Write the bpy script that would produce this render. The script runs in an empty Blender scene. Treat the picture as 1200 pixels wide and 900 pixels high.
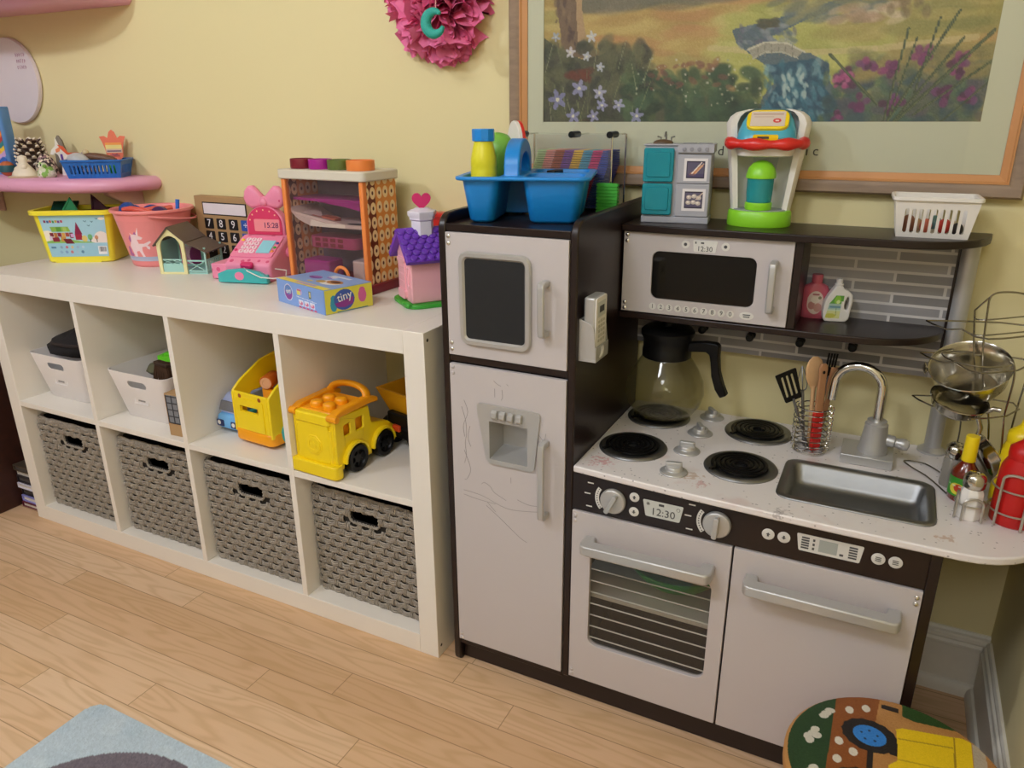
import bpy, bmesh, math, random
import numpy as np
from mathutils import Vector, Matrix, Euler

random.seed(7)
RNG = np.random.default_rng(7)
PI = math.pi
SC = bpy.context.scene
COL = SC.collection


# ------------------------------------------------------------------ colours and materials
def lin(h):
    if isinstance(h, str):
        h = h.lstrip('#')
        c = [int(h[i:i + 2], 16) / 255 for i in (0, 2, 4)]
    else:
        c = list(h)
    return tuple(x / 12.92 if x <= .04045 else ((x + .055) / 1.055) ** 2.4 for x in c)


class NT:
    """small wrapper to write node trees briefly"""
    def __init__(s, name):
        s.m = bpy.data.materials.new(name)
        s.m.use_nodes = True
        s.t = s.m.node_tree
        s.t.nodes.clear()
        s.out = s.n('ShaderNodeOutputMaterial')
        s.p = s.n('ShaderNodeBsdfPrincipled')
        s.t.links.new(s.p.outputs[0], s.out.inputs['Surface'])

    def n(s, typ, **kw):
        nd = s.t.nodes.new(typ)
        for k, v in kw.items():
            setattr(nd, k, v)
        return nd

    def link(s, a, b):
        s.t.links.new(a, b)

    def val(s, sock, v):
        if hasattr(v, 'links') or hasattr(v, 'is_linked'):
            s.t.links.new(v, sock)
        else:
            sock.default_value = v

    def math(s, op, a, b=0.0, c=0.0):
        nd = s.n('ShaderNodeMath', operation=op)
        s.val(nd.inputs[0], a)
        s.val(nd.inputs[1], b)
        s.val(nd.inputs[2], c)
        return nd.outputs[0]

    def mix(s, f, a, b, blend='MIX'):
        nd = s.n('ShaderNodeMix', data_type='RGBA', blend_type=blend)
        s.val(nd.inputs[0], f)
        for i, c in ((6, a), (7, b)):
            if isinstance(c, tuple):
                c = tuple(c) + (1,) * (4 - len(c))
            s.val(nd.inputs[i], c)
        return nd.outputs[2]

    def obj(s, scale=(1, 1, 1), gen=False):
        tc = s.n('ShaderNodeTexCoord')
        mp = s.n('ShaderNodeMapping')
        mp.inputs['Scale'].default_value = scale
        s.link(tc.outputs['Object'], mp.inputs[0])
        return mp.outputs[0]

    def noise(s, vec, scale, detail=2, rough=.5, out='Fac'):
        nd = s.n('ShaderNodeTexNoise')
        s.link(vec, nd.inputs['Vector'])
        nd.inputs['Scale'].default_value = scale
        nd.inputs['Detail'].default_value = detail
        nd.inputs['Roughness'].default_value = rough
        return nd.outputs[out]

    def ramp(s, f, stops):
        nd = s.n('ShaderNodeValToRGB')
        s.link(f, nd.inputs[0])
        e = nd.color_ramp.elements
        while len(e) < len(stops):
            e.new(.5)
        for el, (p, c) in zip(e, stops):
            el.position = p
            el.color = (c, c, c, 1) if isinstance(c, (int, float)) else tuple(c) + (1,)
        return nd.outputs[0]

    def bump(s, h, strength=.2, dist=.001):
        nd = s.n('ShaderNodeBump')
        nd.inputs['Strength'].default_value = strength
        nd.inputs['Distance'].default_value = dist
        s.link(h, nd.inputs['Height'])
        s.link(nd.outputs[0], s.p.inputs['Normal'])


MATS = {}


def mat(name, color, rough=.5, metal=0.0, var=.06, vscale=30, bump=0.0, bscale=300, coat=0.0, spec=.5, sss=0.0):
    """a principled material whose colour and roughness vary a little by noise"""
    if name in MATS:
        return MATS[name]
    t = NT(name)
    c = lin(color)
    v = t.obj()
    n = t.noise(v, vscale, 3)
    lo = tuple(x * (1 - var) for x in c)
    hi = tuple(min(1, x * (1 + var)) for x in c)
    t.link(t.mix(n, lo, hi), t.p.inputs['Base Color'])
    r = t.math('MULTIPLY_ADD', n, .12, rough - .06)
    t.link(r, t.p.inputs['Roughness'])
    t.p.inputs['Metallic'].default_value = metal
    t.p.inputs['Coat Weight'].default_value = coat
    t.p.inputs['Specular IOR Level'].default_value = spec
    if bump:
        t.bump(t.noise(v, bscale, 2), bump, .001)
    MATS[name] = t.m
    return t.m


def glassy(name, color, opacity=.15, rough=.05, metal=0.0):
    """thin clear plastic or glass: mostly transparent with a glossy skin"""
    if name in MATS:
        return MATS[name]
    t = NT(name)
    t.t.nodes.remove(t.p)
    v = t.obj()
    n = t.noise(v, 25, 2)
    tr = t.n('ShaderNodeBsdfTransparent')
    c = lin(color)
    tr.inputs[0].default_value = c + (1,)
    df = t.n('ShaderNodeBsdfDiffuse')
    t.link(t.mix(n, tuple(x * .9 for x in c), c), df.inputs['Color'])
    gl = t.n('ShaderNodeBsdfGlossy')
    gl.inputs['Roughness'].default_value = rough
    m1 = t.n('ShaderNodeMixShader')
    m1.inputs[0].default_value = opacity
    t.link(tr.outputs[0], m1.inputs[1])
    t.link(df.outputs[0], m1.inputs[2])
    fr = t.n('ShaderNodeLayerWeight')
    fr.inputs['Blend'].default_value = .5
    fz = t.math('MULTIPLY_ADD', t.math('POWER', fr.outputs['Facing'], 5.0), .8, .035)
    mx = t.n('ShaderNodeMixShader')
    t.link(fz, mx.inputs[0])
    t.link(m1.outputs[0], mx.inputs[1])
    t.link(gl.outputs[0], mx.inputs[2])
    t.link(mx.outputs[0], t.out.inputs['Surface'])
    MATS[name] = t.m
    return t.m


def print_mat(name, rough=.5, coat=0.0, bump=0.0):
    """printed or painted surface: colours come from the mesh's own colour attribute"""
    if name in MATS:
        return MATS[name]
    t = NT(name)
    a = t.n('ShaderNodeVertexColor', layer_name='Col')
    n = t.noise(t.obj(), 60, 2)
    t.link(t.mix(t.math('MULTIPLY', n, .08), a.outputs[0], (0, 0, 0, 1)), t.p.inputs['Base Color'])
    t.p.inputs['Roughness'].default_value = rough
    t.p.inputs['Coat Weight'].default_value = coat
    if bump:
        t.bump(t.noise(t.obj(), 600, 2), bump, .002)
    MATS[name] = t.m
    return t.m


# ------------------------------------------------------------------ mesh builder
def rrect(cx, cy, w, h, r, n=5):
    pts = []
    r = min(r, w / 2 - 1e-5, h / 2 - 1e-5)
    for k, (sx, sy) in enumerate(((1, -1), (1, 1), (-1, 1), (-1, -1))):
        ox, oy = cx + sx * (w / 2 - r), cy + sy * (h / 2 - r)
        a0 = -PI / 2 + k * PI / 2
        for i in range(n + 1):
            a = a0 + PI / 2 * i / n
            pts.append((ox + r * math.cos(a), oy + r * math.sin(a)))
    return pts


def ell(cx, cy, rx, ry, n=24, a0=0, a1=2 * PI):
    full = abs(a1 - a0 - 2 * PI) < 1e-6
    m = n if full else n + 1
    return [(cx + rx * math.cos(a0 + (a1 - a0) * i / n), cy + ry * math.sin(a0 + (a1 - a0) * i / n)) for i in range(m)]


def to3(p, axis, h):
    x, y = p
    return {'z': (x, y, h), 'y': (x, h, y), 'x': (h, x, y)}[axis]


def T(x, y, z):
    return Matrix.Translation((x, y, z))


def R(ang, ax):
    return Matrix.Rotation(ang, 4, ax)


def frame(o, xdir, ydir=(0, 0, 1)):
    """matrix with origin o, local x along xdir, local y towards ydir"""
    x = Vector(xdir).normalized()
    y = Vector(ydir)
    y = (y - x * y.dot(x)).normalized()
    z = x.cross(y)
    m = Matrix((x, y, z)).transposed().to_4x4()
    m.translation = Vector(o)
    return m


FRONT = R(PI / 2, 'X')      # local xy -> world xz, facing -y


class MB:
    def __init__(s):
        s.bm = bmesh.new()
        s.mi = 0
        s.M = Matrix.Identity(4)

    def m(s, i):
        s.mi = i
        return s

    def at(s, M=None):
        s.M = M if M is not None else Matrix.Identity(4)
        return s

    def v(s, p):
        return s.bm.verts.new(s.M @ Vector(p))

    def f(s, vs):
        try:
            fc = s.bm.faces.new(vs)
            fc.material_index = s.mi
            return fc
        except ValueError:
            return None

    def box(s, x0, x1, y0, y1, z0, z1):
        V = [s.v((x, y, z)) for z in (z0, z1) for y in (y0, y1) for x in (x0, x1)]
        for q in ((0, 2, 3, 1), (4, 5, 7, 6), (0, 1, 5, 4), (2, 6, 7, 3), (0, 4, 6, 2), (1, 3, 7, 5)):
            s.f([V[i] for i in q])
        return s

    def cbox(s, cx, cy, cz, sx, sy, sz):
        return s.box(cx - sx / 2, cx + sx / 2, cy - sy / 2, cy + sy / 2, cz - sz / 2, cz + sz / 2)

    def loft(s, loops, cap0=True, cap1=True, close=False):
        rings = [[s.v(p) for p in lp] for lp in loops]
        n = len(rings[0])
        pairs = list(zip(rings[:-1], rings[1:]))
        if close:
            pairs.append((rings[-1], rings[0]))
        for a, b in pairs:
            for i in range(n):
                j = (i + 1) % n
                s.f([a[i], a[j], b[j], b[i]])
        if not close:
            if cap0:
                s.f(rings[0][::-1])
            if cap1:
                s.f(rings[-1])
        return s

    def prism(s, pts, lo, hi, axis='z'):
        return s.loft([[to3(p, axis, lo) for p in pts], [to3(p, axis, hi) for p in pts]])

    def plate(s, outer, holes, lo, hi, axis='z'):
        loops = [outer] + list(holes)
        allv = []
        for h in (lo, hi):
            ed = []
            lv = []
            for lp in loops:
                vs = [s.v(to3(p, axis, h)) for p in lp]
                lv.append(vs)
                for i in range(len(vs)):
                    ed.append(s.bm.edges.new((vs[i], vs[(i + 1) % len(vs)])))
            g = bmesh.ops.triangle_fill(s.bm, use_beauty=True, use_dissolve=False, edges=ed)
            for e in g['geom']:
                if isinstance(e, bmesh.types.BMFace):
                    e.material_index = s.mi
            allv.append(lv)
        for a, b in zip(*allv):
            n = len(a)
            for i in range(n):
                j = (i + 1) % n
                s.f([a[i], a[j], b[j], b[i]])
        return s

    def lathe(s, prof, c=(0, 0, 0), seg=28, cap0=True, cap1=True, sx=1, sy=1, close=False):
        loops = []
        for r, z in prof:
            r = max(r, 1e-5)
            loops.append([(c[0] + sx * r * math.cos(2 * PI * i / seg), c[1] + sy * r * math.sin(2 * PI * i / seg), c[2] + z) for i in range(seg)])
        return s.loft(loops, cap0, cap1, close)

    def tube(s, pts, r, seg=8, closed=False, flat=1.0):
        P = [Vector(p) for p in pts]
        n = len(P)
        rs = r if isinstance(r, (list, tuple)) else [r] * n
        tang = []
        for i in range(n):
            a = P[(i - 1) % n] if (closed or i > 0) else P[i]
            b = P[(i + 1) % n] if (closed or i < n - 1) else P[i]
            tang.append((b - a).normalized())
        up = Vector((0, 0, 1)) if abs(tang[0].z) < .9 else Vector((1, 0, 0))
        nrm = (up - tang[0] * up.dot(tang[0])).normalized()
        loops = []
        for i in range(n):
            nrm = (nrm - tang[i] * nrm.dot(tang[i]))
            nrm = nrm.normalized() if nrm.length > 1e-6 else tang[i].orthogonal().normalized()
            bi = tang[i].cross(nrm)
            loops.append([P[i] + (nrm * math.cos(2 * PI * k / seg) * flat + bi * math.sin(2 * PI * k / seg)) * rs[i] for k in range(seg)])
        return s.loft(loops, close=closed)

    def cyl(s, p0, p1, r0, r1=None, seg=20):
        return s.tube([p0, p1], [r0, r0 if r1 is None else r1], seg)

    def ball(s, c, r, sx=1, sy=1, sz=1, seg=16):
        prof = [(math.sin(PI * i / 10) * r, -math.cos(PI * i / 10) * r * sz) for i in range(11)]
        return s.lathe(prof, c, seg, sx=sx, sy=sy)

    def text(s, body, size, M, depth=.0006, ax='CENTER', ay='CENTER', res=3):
        cu = bpy.data.curves.new('lettering', 'FONT')
        cu.body = body
        cu.size = size
        cu.align_x = ax
        cu.align_y = ay
        cu.extrude = depth / 2
        cu.resolution_u = res
        ob = bpy.data.objects.new('lettering', cu)
        me = bpy.data.meshes.new_from_object(ob)
        keep = s.M
        MM = keep @ M
        vs = [s.bm.verts.new(MM @ v.co) for v in me.vertices]
        for p in me.polygons:
            s.f([vs[i] for i in p.vertices])
        bpy.data.objects.remove(ob)
        bpy.data.curves.remove(cu)
        bpy.data.meshes.remove(me)
        return s

    def build(s, name, mats, parent=None, world=False, bevel=0.0, bseg=2, angle=35, subsurf=0, recalc=True, flat=False):
        if not isinstance(mats, (list, tuple)):
            mats = [mats]
        if recalc:
            bmesh.ops.recalc_face_normals(s.bm, faces=s.bm.faces)
        if world and parent is not None:
            M = Matrix.Identity(4)
            q = parent
            while q is not None:
                M = q.matrix_basis @ M
                q = q.parent
            s.bm.transform(M.inverted())
        th = math.radians(angle)
        if not flat:
            for fc in s.bm.faces:
                fc.smooth = True
            for e in s.bm.edges:
                if len(e.link_faces) == 2:
                    e.smooth = e.calc_face_angle(0) < th
        me = bpy.data.meshes.new(name)
        s.bm.to_mesh(me)
        s.bm.free()
        for mm in mats:
            me.materials.append(mm)
        ob = bpy.data.objects.new(name, me)
        COL.objects.link(ob)
        if parent is not None:
            ob.parent = parent
        if bevel:
            md = ob.modifiers.new('edge rounding', 'BEVEL')
            md.width = bevel
            md.segments = bseg
            md.limit_method = 'ANGLE'
            md.angle_limit = math.radians(40)
        if subsurf:
            md = ob.modifiers.new('smooth', 'SUBSURF')
            md.levels = subsurf
            md.render_levels = subsurf
        return ob


def tag(o, label=None, cat=None, group=None, kind=None):
    if label:
        o['label'] = label
    if cat:
        o['category'] = cat
    if group:
        o['group'] = group
    if kind:
        o['kind'] = kind
    return o


def thing(name, label, cat, loc=(0, 0, 0), rz=0.0, group=None):
    o = bpy.data.objects.new(name, None)
    o.empty_display_size = .02
    COL.objects.link(o)
    o.location = loc
    o.rotation_euler = (0, 0, rz)
    return tag(o, label, cat, group)


def dup(root, loc, rz=None, label=None, group=None):
    r = root.copy()
    COL.objects.link(r)
    r.location = loc
    if rz is not None:
        r.rotation_euler = (0, 0, rz)
    if label:
        r['label'] = label
    if group:
        r['group'] = group
    for ch in list(root.children):
        c = ch.copy()
        COL.objects.link(c)
        c.parent = r
        for g in list(ch.children):
            d = g.copy()
            COL.objects.link(d)
            d.parent = c
    return r


# ------------------------------------------------------------------ printed pictures painted on a grid
class Canvas:
    """colour grid in sRGB; coordinates are 0..W across and 0..H down"""
    def __init__(s, W, H, nx, base='#ffffff'):
        s.W, s.H = W, H
        s.nx = nx
        s.ny = max(2, int(round(nx * H / W)))
        s.X, s.Y = np.meshgrid((np.arange(s.nx) + .5) / s.nx * W, (np.arange(s.ny) + .5) / s.ny * H)
        s.a = np.empty((s.ny, s.nx, 3))
        s.a[:] = s.c(base)

    def c(s, h):
        if isinstance(h, str):
            h = h.lstrip('#')
            return np.array([int(h[i:i + 2], 16) / 255 for i in (0, 2, 4)])
        return np.array(h, float)

    def paint(s, mask, col, op=1.0):
        m = (mask.astype(float) * op)[..., None]
        s.a = s.a * (1 - m) + s.c(col) * m

    def poly(s, pts, col, op=1.0):
        inside = np.zeros_like(s.X, bool)
        n = len(pts)
        for i in range(n):
            x0, y0 = pts[i]
            x1, y1 = pts[(i + 1) % n]
            if y0 == y1:
                continue
            cond = ((y0 > s.Y) != (y1 > s.Y)) & (s.X < (x1 - x0) * (s.Y - y0) / (y1 - y0) + x0)
            inside ^= cond
        s.paint(inside, col, op)

    def rect(s, x0, y0, x1, y1, col, op=1.0):
        s.paint((s.X >= x0) & (s.X < x1) & (s.Y >= y0) & (s.Y < y1), col, op)

    def ell(s, cx, cy, rx, ry, col, op=1.0, ang=0.0, soft=0.0):
        ca, sa = math.cos(ang), math.sin(ang)
        dx, dy = s.X - cx, s.Y - cy
        d = ((dx * ca + dy * sa) / rx) ** 2 + ((-dx * sa + dy * ca) / ry) ** 2
        s.paint(np.clip((1 - d) / soft, 0, 1) if soft else d < 1, col, op)

    def line(s, p, q, w, col, op=1.0):
        p, q = np.array(p, float), np.array(q, float)
        d = q - p
        L = max(d @ d, 1e-9)
        t = np.clip(((s.X - p[0]) * d[0] + (s.Y - p[1]) * d[1]) / L, 0, 1)
        D = np.hypot(s.X - p[0] - t * d[0], s.Y - p[1] - t * d[1])
        s.paint(D < w / 2, col, op)

    def poly_line(s, pts, w, col, op=1.0):
        for a, b in zip(pts[:-1], pts[1:]):
            s.line(a, b, w, col, op)

    def dabs(s, n, box, size, cols, op=.6, flat=2.0, ang=0.0, jit=.4):
        for _ in range(n):
            x = RNG.uniform(box[0], box[2])
            y = RNG.uniform(box[1], box[3])
            z = size * RNG.uniform(.6, 1.5)
            s.ell(x, y, z * flat, z, cols[RNG.integers(len(cols))], op, ang + RNG.normal() * jit, soft=.6)

    def grain(s, amt):
        s.a += RNG.normal(size=s.a.shape[:2])[..., None] * amt

    def build(s, name, pos, material, parent=None, world=False, mask=None):
        """pos(u, v) gives the point on the surface, u 0..1 across, v 0..1 down"""
        nx, ny = s.nx, s.ny
        V = [pos(i / (nx - 1), j / (ny - 1)) for j in range(ny) for i in range(nx)]
        F = []
        for j in range(ny - 1):
            for i in range(nx - 1):
                if mask is None or mask((i + .5) / (nx - 1), (j + .5) / (ny - 1)):
                    F.append((j * nx + i, (j + 1) * nx + i, (j + 1) * nx + i + 1, j * nx + i + 1))
        me = bpy.data.meshes.new(name)
        if world and parent is not None:
            M = Matrix.Identity(4)
            q = parent
            while q is not None:
                M = q.matrix_basis @ M
                q = q.parent
            Mi = M.inverted()
            V = [Mi @ Vector(p) for p in V]
        me.from_pydata([tuple(p) for p in V], [], F)
        at = me.color_attributes.new('Col', 'FLOAT_COLOR', 'POINT')
        a = np.clip(s.a, 0, 1)
        l = np.where(a <= .04045, a / 12.92, ((a + .055) / 1.055) ** 2.4)
        rgba = np.concatenate([l.reshape(-1, 3), np.ones((nx * ny, 1))], 1).astype(np.float32)
        at.data.foreach_set('color', rgba.ravel())
        if mask is not None:
            bm = bmesh.new()
            bm.from_mesh(me)
            bmesh.ops.delete(bm, geom=[v for v in bm.verts if not v.link_faces], context='VERTS')
            bm.to_mesh(me)
            bm.free()
        me.materials.append(material)
        for p in me.polygons:
            p.use_smooth = True
        ob = bpy.data.objects.new(name, me)
        COL.objects.link(ob)
        if parent is not None:
            ob.parent = parent
        return ob


def plane_pos(o, xv, yv):
    """surface position for a flat label: corner o (top left), xv across, yv down"""
    o, xv, yv = Vector(o), Vector(xv), Vector(yv)
    return lambda u, v: o + xv * u + yv * v
# ------------------------------------------------------------------ camera, light, view
cam = bpy.data.cameras.new('camera')
camo = bpy.data.objects.new('camera', cam)
COL.objects.link(camo)
SC.camera = camo
cam.sensor_fit = 'HORIZONTAL'
cam.sensor_width = 36
cam.lens = 879.8 / 1200 * 36
cam.clip_start = .02
yaw, pitch, roll = -0.4674, -0.3472, -0.0066
fw = Vector((math.sin(yaw) * math.cos(pitch), math.cos(yaw) * math.cos(pitch), math.sin(pitch)))
r0 = Vector((math.cos(yaw), -math.sin(yaw), 0))
u0 = r0.cross(fw)
rr = r0 * math.cos(roll) + u0 * math.sin(roll)
uu = -r0 * math.sin(roll) + u0 * math.cos(roll)
mc = Matrix((rr, uu, -fw)).transposed().to_4x4()
mc.translation = (0.7997, -1.1964, 1.1954)
camo.matrix_world = mc

SC.view_settings.view_transform = 'Standard'
SC.view_settings.look = 'None'
SC.view_settings.exposure = 0.0
SC.view_settings.gamma = 1.0
SC.view_settings.use_curve_mapping = False
SC.cycles.max_bounces = 10
SC.cycles.diffuse_bounces = 5
SC.cycles.glossy_bounces = 5
SC.cycles.transparent_max_bounces = 16
SC.cycles.transmission_bounces = 6
SC.cycles.caustics_reflective = False
SC.cycles.caustics_refractive = False
SC.cycles.sample_clamp_indirect = 6

w = bpy.data.worlds.new('world')
SC.world = w
w.use_nodes = True
w.node_tree.nodes['Background'].inputs[0].default_value = (1, .93, .82, 1)
w.node_tree.nodes['Background'].inputs[1].default_value = .05


def lamp(name, loc, power, radius, color):
    l = bpy.data.lights.new(name, 'POINT')
    l.energy = power
    l.shadow_soft_size = radius
    l.color = color
    o = bpy.data.objects.new(name, l)
    COL.objects.link(o)
    o.location = loc
    return o


lamp('ceiling_lamp_light', (-1.4, -1.62, 2.30), 46, .06, (.85, .895, 1.0))
lamp('added_fill_light', (.05, -1.50, 2.28), 44, .22, (.85, .895, 1.0))  # soft fill added to brighten the kitchen side
lamp('added_front_fill_light', (.75, -2.5, 2.28), 34, .30, (.85, .895, 1.0))  # weak fill added behind the camera to lift the shade at the right

# ------------------------------------------------------------------ room shell
WB, WR, CE = .42, 1.11, 2.45          # back wall y, right wall x, ceiling z
WL, WF = -3.2, -3.3


def wall_mat():
    t = NT('pale yellow wall paint')
    v = t.obj()
    n = t.noise(v, 1.3, 3)
    f = t.noise(v, 420, 2)
    t.link(t.mix(n, lin('#e3d7a3'), lin('#e8dcab')), t.p.inputs['Base Color'])
    t.p.inputs['Roughness'].default_value = .62
    t.p.inputs['Specular IOR Level'].default_value = .35
    t.bump(f, .12, .0006)
    return t.m


def floor_mat():
    t = NT('oak plank floor')
    tc = t.n('ShaderNodeTexCoord')
    sp = t.n('ShaderNodeSeparateXYZ')
    t.link(tc.outputs['Object'], sp.inputs[0])
    X, Y = sp.outputs[0], sp.outputs[1]
    PW, PL = .0735, .92
    yy = t.math('DIVIDE', t.math('ADD', Y, .0555 + PW * 40), PW)
    row = t.math('FLOOR', yy)
    fy = t.math('SUBTRACT', yy, row)
    wn = t.n('ShaderNodeTexWhiteNoise', noise_dimensions='1D')
    t.link(t.math('ADD', row, 17.31), wn.inputs['W'])
    xx = t.math('DIVIDE', t.math('ADD', t.math('ADD', X, 20.0), t.math('MULTIPLY', wn.outputs[0], 5.0)), PL)
    colm = t.math('FLOOR', xx)
    fx = t.math('SUBTRACT', xx, colm)
    wn2 = t.n('ShaderNodeTexWhiteNoise', noise_dimensions='2D')
    cb = t.n('ShaderNodeCombineXYZ')
    t.link(row, cb.inputs[0])
    t.link(colm, cb.inputs[1])
    t.link(cb.outputs[0], wn2.inputs['Vector'])
    pid = wn2.outputs['Value']
    # grain: cathedral figure from stretched, distorted rings
    off = t.math('MULTIPLY', pid, 37.0)
    g = t.n('ShaderNodeCombineXYZ')
    t.link(t.math('ADD', t.math('MULTIPLY', X, 1.15), off), g.inputs[0])
    t.link(t.math('MULTIPLY', t.math('ADD', Y, off), 9.0), g.inputs[1])
    nz = t.noise(g.outputs[0], 1.6, 2, .45)
    bands = t.math('SINE', t.math('MULTIPLY', nz, 62.0))
    bands = t.math('MULTIPLY_ADD', bands, .5, .5)
    bands = t.math('POWER', bands, 2.2)
    g2 = t.n('ShaderNodeCombineXYZ')
    t.link(t.math('ADD', t.math('MULTIPLY', X, 6.0), off), g2.inputs[0])
    t.link(t.math('MULTIPLY', Y, 260.0), g2.inputs[1])
    fine = t.noise(g2.outputs[0], 1.0, 3, .6)
    base = t.ramp(pid, [(0, lin('#d0a983')), (.35, lin('#dfbc97')), (.7, lin('#d8b28e')), (1, lin('#e6c8a8'))])
    c1 = t.mix(t.math('MULTIPLY', bands, .34), base, lin('#b48c5c'))
    c2 = t.mix(t.math('MULTIPLY', fine, .28), c1, lin('#c29c6e'))
    ey = t.math('MINIMUM', fy, t.math('SUBTRACT', 1.0, fy))
    ex = t.math('MULTIPLY', t.math('MINIMUM', fx, t.math('SUBTRACT', 1.0, fx)), PL / PW)
    ed = t.math('MINIMUM', ex, ey)
    seam = t.math('LESS_THAN', ed, .014)
    t.link(t.mix(t.math('MULTIPLY', seam, .62), c2, lin('#7a5630')), t.p.inputs['Base Color'])
    t.link(t.math('MULTIPLY_ADD', fine, .18, .3), t.p.inputs['Roughness'])
    t.p.inputs['Specular IOR Level'].default_value = .45
    t.bump(t.math('SUBTRACT', t.math('MULTIPLY', fine, .15), seam), .35, .0012)
    return t.m


M_wall = wall_mat()
M_floor = floor_mat()
M_ceil = mat('white ceiling paint', '#cfcac0', .8)
M_far = mat('grey green far wall paint', '#a9a69c', .8)
M_trim = mat('white trim paint', '#e4dfd0', .4)


def structure(o):
    o['kind'] = 'structure'
    return o


structure(MB().box(WL - .1, WR + .1, WF - .1, WB + .1, -.06, 0).build('floor', M_floor))
structure(MB().box(WL - .1, WR + .1, WB, WB + .1, 0, CE).build('wall_back', M_wall))
structure(MB().box(WR, WR + .1, WF, WB, 0, CE).build('wall_right', M_wall))
structure(MB().box(WL - .1, WL, WF, WB, 0, CE).build('wall_left', M_far))
structure(MB().box(WL - .1, WR + .1, WF - .1, WF, 0, CE).build('wall_front', M_far))
structure(MB().box(WL - .1, WR + .1, WF - .1, WB + .1, CE, CE + .06).build('ceiling', M_ceil))

# moulded baseboards (offset from wall, height)
BBP = [(0, .152), (.005, .152), (.008, .147), (.008, .141), (.012, .138), (.0135, .132), (.011, .127), (.0155, .122), (.0155, .116),
       (.013, .113), (.013, .030), (.018, .028), (.023, .020), (.025, .010), (.025, 0), (0, 0)]
mb = MB()
mb.prism([(WB - a, z) for a, z in BBP], WL, WR - .0, 'x')
structure(mb.build('baseboard_back', M_trim, angle=25))
mb = MB()
mb.prism([(WR - a, z) for a, z in BBP], WF, WB - .025, 'y')
structure(mb.build('baseboard_right', M_trim, angle=25))

# ------------------------------------------------------------------ white cube shelf unit
So, St, Sc = .05, .016, .335
SW = 4 * Sc + 3 * St + 2 * So
SH = 2 * Sc + St + 2 * So
SD = .39
M_white = mat('white shelf foil', '#e9e3da', .38, var=.02, vscale=4)
M_cap = mat('dark screw hole', '#2a2520', .7)


def cellx(i):           # inner left x of column i (0..3)
    return -SW + So + i * (Sc + St)


ZS0, ZS1 = So + Sc, So + Sc + St       # middle shelf bottom and top
shelf = thing('cube_shelf_unit', 'long white two-tier cube shelf standing against the yellow wall', 'shelf', (-SW / 2, SD / 2, 0))
MB().box(-SW + So, -So, .0, SD, SH - So, SH).build('top_panel', M_white, shelf, True, bevel=.0012)
MB().box(-SW + So, -So, .0, SD, 0, So).build('bottom_panel', M_white, shelf, True, bevel=.0012)
for x in (-SW, -So):
    mb = MB().box(x, x + So, 0, SD, 0, SH)
    if x > -1:
        mb.m(1)
        for z in (SH - .018, .028):
            mb.cyl((.0004, .014, z), (-.01, .014, z), .0042, seg=12)
    mb.build('side_panel', [M_white, M_cap], shelf, True, bevel=.0012)
for i in range(1, 4):
    MB().box(cellx(i) - St, cellx(i), .0005, SD, So, SH - So).build('divider', M_white, shelf, True, bevel=.001)
for i in range(4):
    MB().box(cellx(i), cellx(i) + Sc, .0008, SD, ZS0, ZS1).build('middle_shelf', M_white, shelf, True, bevel=.001)

# ------------------------------------------------------------------ woven baskets
M_weave = NT('grey woven strands')
_v = M_weave.obj()
_n = M_weave.noise(_v, 90, 3)
_s = M_weave.obj((1, 1, 6))
_n2 = M_weave.noise(_s, 160, 2)
_c = M_weave.mix(_n, lin('#857c70'), lin('#bdb3a5'))
M_weave.link(M_weave.mix(M_weave.math('MULTIPLY', _n2, .5), _c, lin('#5d564c')), M_weave.p.inputs['Base Color'])
M_weave.p.inputs['Roughness'].default_value = .6
M_weave.bump(_n2, .4, .001)
M_weave = M_weave.m
M_bdark = mat('basket dark lining', '#1f1b17', .9)
BW, BD, BH = .320, .335, .292
HW, HZ0, HZ1 = .082, BH - .066, BH - .034          # hand hole


def weave_face(mb, W, H, M, hole=False):
    """rows of flat bundles passing over upright bundles, staggered"""
    rows, cols = 15, 9
    rh = H / rows
    cw = W / cols
    mb.at(M)
    for r in range(rows):
        z0 = r * rh
        off = .5 if r % 2 else 0
        for c in range(-1, cols + 1):
            xc = (c + .5 + off) * cw - W / 2
            x0, x1 = max(-W / 2, xc - cw * .40), min(W / 2, xc + cw * .40)
            zc = z0 + rh / 2
            inh = lambda x, z: hole and abs(x) < HW / 2 + .004 and HZ0 - .004 < z < HZ1 + .004
            if x1 - x0 > .008 and not inh((x0 + x1) / 2, zc) and not inh(x0 + .004, zc) and not inh(x1 - .004, zc):
                for k in range(3):
                    zz = zc + (k - 1) * rh * .235 + random.uniform(-.0006, .0006)
                    pts = []
                    for q in range(5):
                        t = q / 4
                        pts.append((x0 + (x1 - x0) * t, -.0010 - .0062 * math.sin(PI * t) ** .8 + random.uniform(-.0007, .0007), zz + random.uniform(-.0010, .0010)))
                    mb.tube(pts, rh * .135, 5)
            xv = xc + cw / 2
            if -W / 2 < xv < W / 2 and not inh(xv, zc):
                for k in range(3):
                    x_ = xv + (k - 1) * cw * .13 + random.uniform(-.0009, .0009)
                    pts = [(x_ + random.uniform(-.0006, .0006), -.0002 - .0066 * math.sin(PI * q / 3), z0 + rh * (q / 3 * 1.25 - .125)) for q in range(4)]
                    mb.tube(pts, cw * .062, 5)
    mb.at()


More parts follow.
